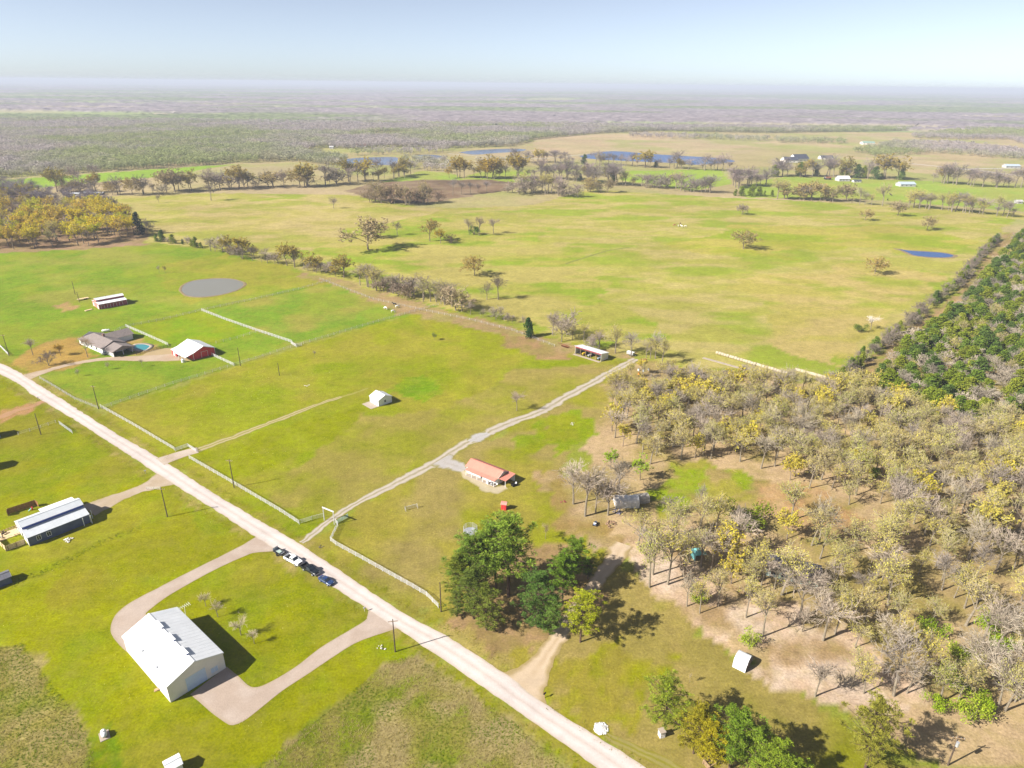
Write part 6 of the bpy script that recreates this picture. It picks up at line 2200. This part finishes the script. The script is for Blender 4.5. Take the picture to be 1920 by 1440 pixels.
cv = lambda x, y: (500 + x / 12, 1010 + y / 12)
rdv = G(*cv(1060, 850)) - G(*cv(400, 470))
rz_ = math.atan2(rdv.y, rdv.x)
ux = Vector((math.cos(rz_), math.sin(rz_), 0))
uy = Vector((-ux.y, ux.x, 0))
mid = lambda x0, y0, x1, y1, off=1.0: (G(*cv(x0, y0)) + G(*cv(x1, y1))) * .5 + uy * off
P_wt = mid(395, 480, 690, 655)
pickup('white_pickup', 'white pickup truck towing a trailer on the road edge', P_wt, rz_, car_paint('white_paint', (.80, .80, .80)))
P_bt = P_wt + ux * 6.9
pickup('black_pickup', 'black pickup truck parked between the white pickup and the blue sedan', P_bt + uy * .05, rz_ - .02, car_paint('black_paint', (.012, .016, .02), .2))
sedan('blue_sedan', 'dark blue sedan, front car of the row parked on the road', G(*cv(1190, 950)) * .5 + G(*cv(1370, 1100)) * .5 + uy * .95, rz_ - .01, car_paint('navy_paint', (.025, .05, .13), .2))
tr = thing('utility_trailer', 'dark open utility trailer hitched behind the white pickup', 'trailer', P_wt - ux * 5.7, rz_)
MB().box(-1.9, 1.5, -.85, .85, .55, .65).build('deck', M_STEEL, tr)
for s in (-1, 1):
    MB().box(-1.9, 1.5, s * .87 - .03, s * .87 + .03, .65, 1.1).build('side_rail', M_BLACK, tr)
    MB().box(-.55, .35, s * 1.02 - .12, s * 1.02 + .12, .72, .78).build('fender', M_BLACK, tr)
    MB().tube((-.1, s * 1.02 - .1, .34), (-.1, s * 1.02 + .1, .34), .34, .34, 14).build('wheel', M_BLACK, tr)
MB().box(-1.97, -1.9, -.85, .85, .55, 1.6).build('tailgate_ramp', M_STEEL, tr)
MB().box(1.44, 1.5, -.84, .84, .65, 1.1).build('headboard', M_BLACK, tr)
MB().tube((1.5, -.5, .55), (2.6, 0, .5), .05, .05, 6).tube((1.5, .5, .55), (2.6, 0, .5), .05, .05, 6).build('tongue', M_BLACK, tr)
MB().box(-.9, .5, -.5, .4, .66, .98).build('load', M_GREENSIDE, tr)
car_ = (G(*c6(480, 800)) + G(*c6(590, 770))) * .5
sedan('carport_sedan', 'grey car parked under the ranch house carport, front one', G(*c6(425, 800)), .9, car_paint('silver_paint', (.4, .42, .45), .3))
sedan('carport_car', 'pale blue car parked under the ranch house carport, rear one', G(*c6(575, 770)), .9, car_paint('pale_car_paint', (.45, .52, .6), .3))


# ---- horses and cows
def grow_animal(seed, graze=False):
    """one continuous body grown over a skeleton: trunk, neck, head, four legs, tail"""
    me = bpy.data.meshes.new('body')
    hd = (1.25, 0, .55) if graze else (1.35, 0, 1.75)
    nk = (.95, 0, .95) if graze else (1.0, 0, 1.5)
    V = [(-.75, 0, 1.15), (-.25, 0, 1.12), (.3, 0, 1.12), (.68, 0, 1.2), nk, hd, (hd[0] + .28, 0, hd[2] - .22),
         (-.7, .2, .78), (-.78, .21, .45), (-.72, .21, .04), (-.7, -.2, .78), (-.78, -.21, .45), (-.72, -.21, .04),
         (.55, .19, .75), (.57, .19, .42), (.55, .19, .04), (.62, -.19, .75), (.66, -.19, .42), (.60, -.19, .04),
         (-1.0, 0, 1.0), (-1.08, 0, .55), (hd[0] - .06, .09, hd[2] + .17), (hd[0] - .06, -.09, hd[2] + .17)]
    E = [(0, 1), (1, 2), (2, 3), (3, 4), (4, 5), (5, 6), (0, 7), (7, 8), (8, 9), (0, 10), (10, 11), (11, 12), (3, 13), (13, 14), (14, 15), (3, 16), (16, 17), (17, 18), (0, 19), (19, 20), (5, 21), (5, 22)]
    Rr = [.33, .36, .35, .31, .19, .14, .09, .16, .08, .055, .16, .08, .055, .13, .075, .055, .13, .075, .055, .06, .05, .03, .03]
    me.from_pydata(V, E, [])
    o = bpy.data.objects.new('animal_source', me)
    COL.objects.link(o)
    sk = o.modifiers.new('skin', 'SKIN')
    for i, sv in enumerate(me.skin_vertices[0].data):
        sv.radius = (Rr[i], Rr[i])
        sv.use_root = (i == 1)
    ss_ = o.modifiers.new('sub', 'SUBSURF')
    ss_.levels = 1
    ss_.render_levels = 1
    dg = bpy.context.evaluated_depsgraph_get()
    res = bpy.data.meshes.new_from_object(o.evaluated_get(dg))
    bpy.data.objects.remove(o)
    res.polygons.foreach_set('use_smooth', [True] * len(res.polygons))
    return res


AN = [grow_animal(0, False), grow_animal(1, True)]
HIDE = {}


def animal(kind, label, px, py, rz, c, graze, s=1.0, patch=None):
    root = thing(kind, label, 'horse' if kind == 'horse' else 'cow', G(px, py), rz)
    root.scale = (s, s, s)
    me = AN[graze].copy()
    me.materials.clear()
    me.materials.append(mat('hide_%d_%d' % (px, py), c, .8, var=.1, scale=1.2, wear=patch))
    link('body', me, root)
    if kind == 'horse':
        m_ = MB()
        if not graze:
            m_.extrude([(.72, -.03, 1.52), (1.02, -.03, 1.72), (1.30, -.03, 1.96), (1.20, -.03, 1.78), (.95, -.03, 1.5)], (0, .06, 0))
        else:
            m_.extrude([(.75, -.03, 1.48), (1.05, -.03, 1.12), (1.22, -.03, .78), (1.10, -.03, .95), (.85, -.03, 1.3)], (0, .06, 0))
        m_.build('mane', M_BLACK, root)
    return root


animal('horse', 'white horse grazing left of the group near the field fence', 723, 580, 2.6, (.72, .70, .66), 1, 1.15)
animal('horse', 'pale grey horse grazing nearest the field fence', 737, 586, .3, (.60, .57, .55), 1, 1.15)
animal('horse', 'black horse standing at the back of the small group', 740, 573, 2.9, (.03, .025, .022), 0, 1.15)
animal('horse', 'black and white horse standing right of the small group', 745, 577, .4, (.66, .64, .6), 1, 1.15, patch=(.03, .03, .03))
for k, (px, py, c, g_, lb) in enumerate([(1264, 424, (.30, .12, .06), 0, 'brown cow lying left of the pale cattle in the big pasture'), (1272, 425, (.55, .50, .46), 1, 'grey cow in the middle of the herd in the big pasture'),
                                         (1278, 426, (.70, .66, .60), 0, 'white cow, third from left in the pasture herd'), (1285, 426, (.66, .62, .56), 1, 'white cow at the right end of the pasture herd'), (1275, 421, (.2, .1, .06), 1, 'dark cow at the back of the pasture herd')]):
    animal('cow', lb, px, py, .2 + k, c, g_, 1.25)
for k, (px, py) in enumerate([(1655, 363), (1664, 376), (1670, 367)]):
    animal('cow', ['black cow on the green hill below the white ranch house, left', 'black cow nearest the right treeline on the green hill', 'black cow on the green hill, right of the others'][k], px, py, k, (.02, .02, .02), k % 2, 1.6)

# ---- lawn and yard furniture
cs = lambda x, y: (480 + x / 4, 760 + y / 4)
sw = thing('jump_frame', 'grey timber jump frame standing on the lawn right of the arch', 'frame', G(*cs(1165, 778)), .45)
for x in (-1.9, 1.9):
    MB().box(x - .06, x + .06, -.06, .06, 0, 1.6).build('upright', M_TPOST, sw)
    MB().tube((x, -.7, .05), (x, 0, 1.4), .05, .05, 6).build('brace', M_TPOST, sw)
    MB().tube((x, .7, .05), (x, 0, 1.4), .05, .05, 6).build('brace', M_TPOST, sw)
for z in (.5, .95, 1.35):
    MB().tube((-1.9, 0, z), (1.9, 0, z), .06, .06, 8).build('pole', M_PIPE, sw)
tp = thing('trampoline', 'grey netted trampoline half hidden behind the pine grove', 'trampoline', G(882, 1000), .2)
MB().tube((0, 0, .75), (0, 0, .8), 2.0, 2.0, 20).build('mat', M_STEEL, tp)
for i in range(6):
    t = i * math.pi / 3
    MB().tube((math.cos(t) * 2, math.sin(t) * 2, 0), (math.cos(t) * 2, math.sin(t) * 2, 2.5), .05, .05, 6).build('upright', M_PIPE, tp)
nt_ = MB()
for i in range(36):
    t, t2 = i * math.pi / 18, (i + 1) * math.pi / 18
    nt_.tube((math.cos(t) * 1.98, math.sin(t) * 1.98, .8), (math.cos(t) * 1.98, math.sin(t) * 1.98, 2.4), .022, .022, 4, cap=False)
    for z in (1.2, 1.6, 2.0, 2.4):
        nt_.tube((math.cos(t) * 1.98, math.sin(t) * 1.98, z), (math.cos(t2) * 1.98, math.sin(t2) * 1.98, z), .022, .022, 4, cap=False)
nt_.build('safety_net', M_STEEL, tp)
mb_ = thing('mailbox', 'dark mailbox on a post by the sandy lane entrance', 'mailbox', G(1021, 1308), .8)
MB().box(-.06, .06, -.06, .06, 0, 1.1).build('post', M_WOOD, mb_)
MB().loft([[(x, -.14, 1.1), (x, .14, 1.1), (x, .14, 1.28), (x, .08, 1.38), (x, -.08, 1.38), (x, -.14, 1.28)] for x in (-.32, .32)]).build('box', M_BLACK, mb_)
MB().box(-.05, .15, .14, .17, 1.2, 1.34).build('flag', M_RED, mb_)
for i, (px, py, lb) in enumerate([(684, 1146, 'dark mailbox at the corner of the front barn drive'), (273, 888, 'grey mailbox on the verge opposite the pasture gate'), (72, 750, 'mailbox at the corner of the reddish dirt lane')]):
    b = thing('mailbox', lb, 'mailbox', G(px, py), .6)
    MB().box(-.06, .06, -.06, .06, 0, 1.0).build('post', M_TPOST, b)
    MB().loft([[(x, -.14, 1.0), (x, .14, 1.0), (x, .14, 1.18), (x, .08, 1.28), (x, -.08, 1.28), (x, -.14, 1.18)] for x in (-.3, .3)]).build('box', M_STEEL, b)
    MB().box(-.05, .15, .14, .17, 1.1, 1.24).build('flag', M_RED, b)
rock_pile('stump_stones', 'small pile of stones on the verge by the entrance track', 603, 1025, .8, 8, 21, mat('dark_stone', (.16, .13, .10), .9, var=.4))
rock_pile('corner_stones', 'white stones on the lawn at the front drive corner', 715, 1215, 1.1, 8, 22, M_STONE)
rock_pile('track_stones', 'white stones left lying right of the gravel track', 1075, 795, 1.0, 7, 23, M_STONE)
rock_pile('field_stones', 'white stones lying in the middle field near the grey pole', 575, 723, 1.2, 8, 24, M_STONE)
st_ = thing('brick_pillar', 'stubby stone pillar under the leftmost bottom pine', 'pillar', G(1240, 1380), .3)
for i in range(5):
    MB().box(-.55 + .03 * (i % 2), .55 - .03 * (i % 2), -.55 + .02 * (i % 2), .55, i * .3 + .01, i * .3 + .29).build('stone', M_STONE, st_)
MB().box(-.65, .65, -.65, .65, 1.5, 1.62).build('cap', M_CONC, st_)
fr_ = thing('timber_stack', 'criss-cross stack of timbers under the bottom pines', 'timber stack', G(1330, 1434), .5)
for i in range(5):
    for k in (-1, 1):
        if i % 2:
            MB().box(-1.1, 1.1, k * .7 - .1, k * .7 + .1, i * .2, i * .2 + .19).build('timber', M_WOOD, fr_)
        else:
            MB().box(k * .8 - .1, k * .8 + .1, -.9, .9, i * .2, i * .2 + .19).build('timber', M_WOOD, fr_)

# ================================================================== FAR WOODS, GRASSES, HAZE
def far_canopy_mat(name):
    m, nt, out = new_mat(name)
    geo = nt.nodes.new('ShaderNodeNewGeometry')
    oi = nt.nodes.new('ShaderNodeObjectInfo')
    n1 = noise_node(nt, .0022, 4, .6, geo.outputs['Position'])
    n2 = noise_node(nt, .02, 3, .6, geo.outputs['Position'])
    grey, olive, brown = A(228, 214, 208), A(202, 210, 138), A(230, 212, 186)  # the grey has some haze tone mixed into its colour
    o = mixrgb(nt, ramp(nt, n1.outputs['Fac'], .45, .58), grey, olive)
    o = mixrgb(nt, ramp(nt, n2.outputs['Fac'], .5, .75, 0, .7), o, brown)
    v = ramp(nt, oi.outputs['Random'], 0, 1, .82, 1.18)
    hv = nt.nodes.new('ShaderNodeHueSaturation')
    nt.links.new(o, hv.inputs['Color'])
    nt.links.new(v, hv.inputs['Value'])
    d = nt.nodes.new('ShaderNodeBsdfDiffuse')
    t = nt.nodes.new('ShaderNodeBsdfTranslucent')
    mx = nt.nodes.new('ShaderNodeMixShader')
    mx.inputs[0].default_value = .4
    nt.links.new(hv.outputs[0], d.inputs['Color'])
    nt.links.new(hv.outputs[0], t.inputs['Color'])
    nt.links.new(d.outputs[0], mx.inputs[1])
    nt.links.new(t.outputs[0], mx.inputs[2])
    nt.links.new(mx.outputs[0], out.inputs['Surface'])
    return m


FARMAT = far_canopy_mat('far_canopy')


def lod_tree(seed, n=90, s=.085):
    g = Grower(seed)
    r = g.r
    g.crown.tube((0, 0, -.02), (0, 0, .5), .022, .012, 4, cap=False)
    for k in range(5):
        az = r.uniform(0, 6.28)
        g.crown.tube((0, 0, .35), (math.cos(az) * .25, math.sin(az) * .25, .8), .012, .005, 3, cap=False)
    for k in range(n):
        o = g.rv() * (r.random() ** .35)
        p = Vector((o.x * .42, o.y * .42, .62 + o.z * .36))
        g.leafq(p, s * r.uniform(.4, 1.1), 0)
    return g.crown.mesh('far_tree', FARMAT)


LOD = []
for i in range(5):
    o = bpy.data.objects.new('far_tree_%d' % i, lod_tree(900 + i))
    LOD.append(o)

FOREST = [(-500, 352), (0, 334), (220, 321), (440, 306), (560, 303), (640, 314), (652, 300), (600, 292), (560, 286), (600, 277), (660, 281), (720, 276), (830, 279), (960, 275), (1000, 262),
          (1060, 256), (1130, 250), (1240, 246), (1440, 250), (1560, 248), (1700, 246), (1780, 242), (1850, 252), (1935, 266), (2500, 290), (2500, 208), (-700, 196)]
CLEAR = [[(690, 252), (720, 249), (768, 250), (765, 255), (700, 257)], [(1700, 246), (1750, 239), (1790, 240), (1800, 246), (1740, 250)],
         [(340, 214), (500, 208), (640, 211), (560, 213), (400, 218)]]


def gn_forest(name, label, pts, hmin, hmax):
    me = bpy.data.meshes.new(name)
    me.from_pydata([(x, y, 0) for x, y in pts], [], [])
    o = link(name, me)
    tag(o, label, 'wood', kind='stuff')
    ng = bpy.data.node_groups.new(name, 'GeometryNodeTree')
    ng.interface.new_socket('Geometry', in_out='INPUT', socket_type='NodeSocketGeometry')
    ng.interface.new_socket('Geometry', in_out='OUTPUT', socket_type='NodeSocketGeometry')
    gi, go = ng.nodes.new('NodeGroupInput'), ng.nodes.new('NodeGroupOutput')
    j = ng.nodes.new('GeometryNodeJoinGeometry')
    idx = ng.nodes.new('GeometryNodeInputIndex')
    for k, src in enumerate(LOD):
        mo = ng.nodes.new('FunctionNodeCompare')
        mo.data_type = 'INT'
        mo.operation = 'EQUAL'
        md = ng.nodes.new('FunctionNodeIntegerMath') if hasattr(bpy.types, 'FunctionNodeIntegerMath') else None
        md.operation = 'MODULO'
        ng.links.new(idx.outputs[0], md.inputs[0])
        md.inputs[1].default_value = len(LOD)
        ng.links.new(md.outputs[0], mo.inputs[2])
        mo.inputs[3].default_value = k
        ip = ng.nodes.new('GeometryNodeInstanceOnPoints')
        ob = ng.nodes.new('GeometryNodeObjectInfo')
        ob.inputs['Object'].default_value = src
        ng.links.new(gi.outputs[0], ip.inputs['Points'])
        ng.links.new(mo.outputs[0], ip.inputs['Selection'])
        ng.links.new(ob.outputs['Geometry'], ip.inputs['Instance'])
        rs = ng.nodes.new('FunctionNodeRandomValue')
        rs.data_type = 'FLOAT_VECTOR'
        rs.inputs[0].default_value = (hmin * 1.1, hmin * 1.1, hmin)
        rs.inputs[1].default_value = (hmax * 1.35, hmax * 1.35, hmax)
        rs.inputs['Seed'].default_value = k
        rr2 = ng.nodes.new('FunctionNodeRandomValue')
        rr2.data_type = 'FLOAT_VECTOR'
        rr2.inputs[0].default_value = (0, 0, 0)
        rr2.inputs[1].default_value = (.1, .1, 6.28)
        rr2.inputs['Seed'].default_value = 20 + k
        ng.links.new(rs.outputs[0], ip.inputs['Scale'])
        ng.links.new(rr2.outputs[0], ip.inputs['Rotation'])
        ng.links.new(ip.outputs[0], j.inputs[0])
    ng.links.new(j.outputs[0], go.inputs[0])
    md_ = o.modifiers.new('plant', 'NODES')
    md_.node_group = ng
    return o


FP = G2(FOREST)
FP = FP[FP[:, 1] < 1e9]
r_ = np.random.default_rng(5)


def forest_points(poly, spacing, dmax, holes=()):
    P = np.array(poly)
    x0, y0 = P.min(0)
    x1, y1 = P.max(0)
    y1 = min(y1, dmax)
    xs, ys = np.meshgrid(np.arange(max(x0, -dmax * .85), min(x1, dmax * .85), spacing), np.arange(y0, y1, spacing))
    xs = xs.ravel() + r_.uniform(-.5, .5, xs.size) * spacing
    ys = ys.ravel() + r_.uniform(-.5, .5, ys.size) * spacing
    k = inpoly(xs, ys, P) & (np.abs(xs) < .82 * ys + 40) & (ys < dmax)
    for hpoly in holes:
        k &= ~inpoly(xs, ys, G2(hpoly))
    return np.stack([xs[k], ys[k]], 1)


pts_ = forest_points(FP, 9.5, 2300, CLEAR)
print('far wood trees', len(pts_))
gn_forest('far_wood', 'continuous bare wood stretching behind the pastures', pts_, 9, 15)
# groves on the far right farmland
for nm, lb, poly, sp in [
    ('lane_grove', 'dark grove along the far right lane', [(1600, 285), (1680, 268), (1800, 272), (1920, 285), (1920, 300), (1860, 296), (1760, 288), (1700, 292), (1640, 296)], 13),
    ('field_row_grove', 'long dark hedge row across the far right fields', [(1455, 268), (1585, 270), (1585, 266), (1455, 263)], 13),
    ('far_shelterbelt', 'grey shelterbelt behind the blue lake fields', [(1180, 258), (1330, 262), (1440, 266), (1440, 262), (1330, 257), (1180, 254)], 15),
    ('hill_wood', 'bluish wood on the rise at the far right edge', [(1700, 258), (1790, 246), (1850, 252), (1935, 266), (1990, 300), (1890, 262), (1800, 262)], 12),
    ('cut_bank_grove', 'bare grove left of the blue lake', [(880, 308), (960, 300), (1000, 303), (990, 312), (900, 318)], 16),
    ('marsh_grove', 'bare grove between the slate lake and the centre row', [(740, 318), (760, 300), (830, 300), (860, 318), (850, 326), (800, 320)], 15),
    ('far_bank_grove', 'bare grove round the far shore of the slate lake', [(650, 292), (690, 284), (760, 284), (850, 280), (840, 286), (760, 292)], 17)]:
    q = forest_points(G2(poly), sp, 4000)
    if len(q):
        gn_forest(nm, lb, q, 9, 14)

# unbroken tree tops towards the horizon, with openings in them
ry = 2150 * np.exp(np.linspace(0, math.log(42000 / 2150), 560))
rs_ = np.linspace(-.9, .9, 330)
YY, SS = np.meshgrid(ry, rs_, indexing='ij')
jx = r_.uniform(-.5, .5, YY.shape) * (rs_[1] - rs_[0])
XX = (SS + jx) * YY
YY = YY * (1 + r_.uniform(-.5, .5, YY.shape) * .0053)
x_, y_ = XX.ravel(), YY.ravel()
op = fbm(x_ / 3.2, y_, 300, 701, 4)
op2 = fbm(x_ / 3.0, y_, 900, 702, 3)
open_ = (op > .63) & (op2 > .40)
for hp in ([(90, 193), (160, 191.5), (250, 193), (250, 194.5), (160, 194)], [(980, 186), (1040, 184), (1095, 187), (1060, 190), (990, 190)], [(1555, 191), (1590, 189), (1620, 191), (1580, 193)]):
    open_ |= inpoly(x_, y_, G2(hp))
zt = 8.5 + r_.uniform(-3.2, 3.2, x_.size) + 3 * (fbm(x_, y_, 80, 703, 3) - .5)
zt += np.clip((y_ - 6000) / 9000, 0, 3) * 26 * (fbm(x_ / 2, y_, 5000, 704, 3) - .3)
zt = np.where(open_, .4, zt)
g1 = fbm(x_ / 2.0, y_, 600, 705, 4)
g2 = fbm(x_, y_, 60, 706, 3)
cc = mixc(np.tile(A(176, 162, 164), (x_.size, 1)), np.tile(A(150, 160, 112), (x_.size, 1)), (g1 - .46) / .12)  # lilac grey: part of the haze put into the canopy colour
cc = cc * (.8 + .45 * g2)[:, None] * r_.uniform(.6, 1.25, x_.size)[:, None]
oc = mixc(np.tile(A(206, 192, 156), (x_.size, 1)), np.tile(A(176, 190, 120), (x_.size, 1)), (fbm(x_, y_, 500, 707, 2) - .45) / .1)
cc = np.where(open_[:, None], oc, cc)
nr, nc = XX.shape
ii = (np.arange(nr - 1)[:, None] * nc + np.arange(nc - 1)[None, :]).ravel()
F = np.stack([ii, ii + 1, ii + nc + 1, ii + nc], 1)
CANM = attr_mat('woodland_canopy', fine=((30.0, .12),), bump=0, rough=1.0, spec=0)
cw_ = link('distant_woodland', np_mesh('distant_woodland', np.stack([x_, y_, zt], 1), F, CANM, cc))
tag(cw_, 'hazy unbroken woodland running to the horizon', 'wood', kind='stuff')

# ------------------------------------------------------------------ tall dry grass and weeds
def tufts(name, label, polys, spacing, hr, cols, seed, blades=6, holes=()):
    r = np.random.default_rng(seed)
    V, F, C = [], [], []
    for poly in polys:
        pts = np.array(scatter(poly, spacing, holes, seed, 1.3))
        if not len(pts):
            continue
        n = len(pts)
        m = fbm(pts[:, 0], pts[:, 1], 7, seed + 5, 3)
        for b in range(blades):
            az = r.uniform(0, 6.283, n)
            h = r.uniform(*hr, n)
            w = h * r.uniform(.16, .34, n)
            lean = h * r.uniform(.5, 1.6, n)
            ox, oy = pts[:, 0] + r.normal(0, spacing * .33, n), pts[:, 1] + r.normal(0, spacing * .33, n)
            px_, py_ = -np.sin(az) * w, np.cos(az) * w
            base = sum(len(q) for q in V)
            a = np.stack([ox - px_, oy - py_, np.zeros(n)], 1)
            c = np.stack([ox + px_, oy + py_, np.zeros(n)], 1)
            t = np.stack([ox + np.cos(az) * lean, oy + np.sin(az) * lean, h], 1)
            V.append(np.concatenate([a, c, t]))
            k = np.arange(n)
            F.append(np.stack([k, k + n, k + 2 * n], 1) + base)
            ci = np.clip(((m - .38) / .26 + r.uniform(-.4, .4, n)) * (len(cols) - 1), 0, len(cols) - 1.001)
            i0 = ci.astype(int)
            col = np.array([A(*q, k=1.35) for q in cols])
            cc_ = col[i0] + (col[np.minimum(i0 + 1, len(cols) - 1)] - col[i0]) * (ci - i0)[:, None]
            cc_ = cc_ * r.uniform(.8, 1.2, n)[:, None]
            C.append(np.concatenate([cc_] * 3))
    me = np_mesh(name, np.concatenate(V), np.concatenate(F), TUFT, np.concatenate(C))
    return tag(link(name, me), label, 'grass', kind='stuff')


def blade_mat():
    m, nt, out = new_mat('grass_blades')
    at = nt.nodes.new('ShaderNodeAttribute')
    at.attribute_name = 'Col'
    d, t, mx = nt.nodes.new('ShaderNodeBsdfDiffuse'), nt.nodes.new('ShaderNodeBsdfTranslucent'), nt.nodes.new('ShaderNodeMixShader')
    mx.inputs[0].default_value = .45
    nt.links.new(at.outputs['Color'], d.inputs['Color'])
    nt.links.new(at.outputs['Color'], t.inputs['Color'])
    nt.links.new(d.outputs[0], mx.inputs[1])
    nt.links.new(t.outputs[0], mx.inputs[2])
    nt.links.new(mx.outputs[0], out.inputs['Surface'])
    return m


TUFT = blade_mat()
TALL1 = [(-60, 1235), (0, 1215), (40, 1205), (75, 1255), (125, 1318), (160, 1370), (180, 1440), (160, 1500), (-80, 1500)]
TALL2 = [(480, 1440), (560, 1375), (640, 1315), (728, 1240), (778, 1230), (830, 1265), (950, 1345), (1050, 1430), (1110, 1500), (1000, 1500), (470, 1500)]
tufts('tall_dry_grass', 'tall dry tan and green grass along the bottom of the picture', [TALL1, TALL2], .5, (.10, .28), [(122, 146, 26), (144, 152, 44), (170, 158, 84), (190, 170, 116)], 51, 6)
VERGE = [[(0, 676), (200, 796), (330, 872), (480, 966), (560, 1012), (640, 1066), (640, 1055), (560, 1003), (480, 955), (330, 860), (200, 785), (0, 668)],
         [(640, 1066), (757, 1142), (850, 1190), (950, 1258), (965, 1245), (860, 1170), (757, 1122), (640, 1055)],
         [(0, 708), (160, 806), (280, 890), (270, 897), (150, 815), (0, 718)], [(330, 920), (470, 1008), (455, 1012), (330, 930)], [(640, 1120), (684, 1148), (670, 1152), (630, 1125)],
         [(760, 1196), (960, 1335), (1100, 1440), (1080, 1450), (940, 1350), (770, 1215)], [(1020, 1330), (1110, 1385), (1190, 1440), (1210, 1430), (1130, 1370), (1030, 1318)]]
tufts('verge_grass', 'rough verge grass on both sides of the gravel road', VERGE, 1.1, (.12, .34), [(136, 150, 22), (152, 154, 34), (176, 158, 90)], 53, 4)
LAWN = [[(0, 740), (150, 810), (290, 900), (470, 1012), (640, 1115), (760, 1200), (560, 1360), (460, 1440), (240, 1440), (60, 1200), (0, 1180)],
        [(200, 790), (480, 690), (820, 590), (1100, 680), (860, 830), (620, 960), (480, 910), (330, 850)],
        [(640, 985), (860, 860), (1060, 870), (1060, 960), (860, 1080), (800, 1100)], [(1040, 1235), (1200, 1220), (1420, 1270), (1540, 1350), (1230, 1420), (1120, 1370), (1020, 1310)]]
HB_ = [[(221, 1140), (330, 1140), (430, 1210), (500, 1290), (480, 1360), (320, 1325), (215, 1220)], [(0, 900), (210, 900), (210, 1000), (160, 1000), (0, 1070)], [(860, 860), (960, 860), (960, 930), (860, 930)],
       [(300, 850), (375, 835), (375, 850), (310, 875)], [(680, 725), (740, 725), (740, 770), (680, 770)]]
tufts('lawn_weeds', 'scattered weeds and pale dry tufts in the lawns and the middle field', LAWN, 2.4, (.06, .2), [(128, 150, 16), (150, 156, 30), (170, 160, 60), (206, 194, 130)], 54, 3, HB_)
tufts('ditch_weeds', 'line of dark weeds crossing the lawn below the blue barn house', [[(20, 1092), (100, 1058), (180, 1016), (265, 984), (268, 991), (185, 1025), (105, 1067), (24, 1102)]], .8, (.15, .4), [(96, 120, 20), (120, 140, 24), (140, 148, 30)], 55, 4)
PALE = [[(330, 730), (480, 690), (520, 720), (480, 790), (400, 820), (340, 800), (300, 770)], [(480, 690), (640, 690), (640, 740), (500, 770)], [(440, 850), (560, 830), (540, 870), (470, 890)]]
tufts('pale_grass_clumps', 'pale dead grass clumps dotted over the middle field', PALE, 4.2, (.10, .26), [(214, 202, 140), (232, 222, 180)], 56, 3)
# dead leaves and sticks on the wood floor
STICK = MB()
rs2 = random.Random(77)
sp_ = scatter([(1130, 800), (1215, 690), (1540, 722), (1800, 806), (1935, 815), (1935, 1330), (1600, 1325), (1400, 1215), (1240, 1105), (1170, 1010), (1300, 980), (1200, 880)], 3.4, (), 78)
for x, y in sp_:
    t = rs2.uniform(0, 6.28)
    l = rs2.uniform(.5, 2.2)
    STICK.tube((x, y, .06), (x + math.cos(t) * l, y + math.sin(t) * l, rs2.uniform(.05, .3)), rs2.uniform(.02, .06), .015, 3, cap=False)
so_ = STICK.build('fallen_sticks', M_WOOD, None)
tag(so_, 'fallen sticks and brush scattered over the wood floor', 'brush', kind='stuff')

# ------------------------------------------------------------------ haze
hz = MB().box(-46000, 46000, -3000, 47500, -1.5, H + 14)
hm, nt, out = new_mat('haze_air')
pv = nt.nodes.new('ShaderNodeVolumePrincipled')
pv.inputs['Color'].default_value = (.66, .715, .83, 1)
pv.inputs['Density'].default_value = 1.3e-4
pv.inputs['Anisotropy'].default_value = 0.0
nt.links.new(pv.outputs[0], out.inputs['Volume'])
ho = hz.build('haze', hm)
tag(ho, 'thin bluish haze over the far country', None, kind='stuff')
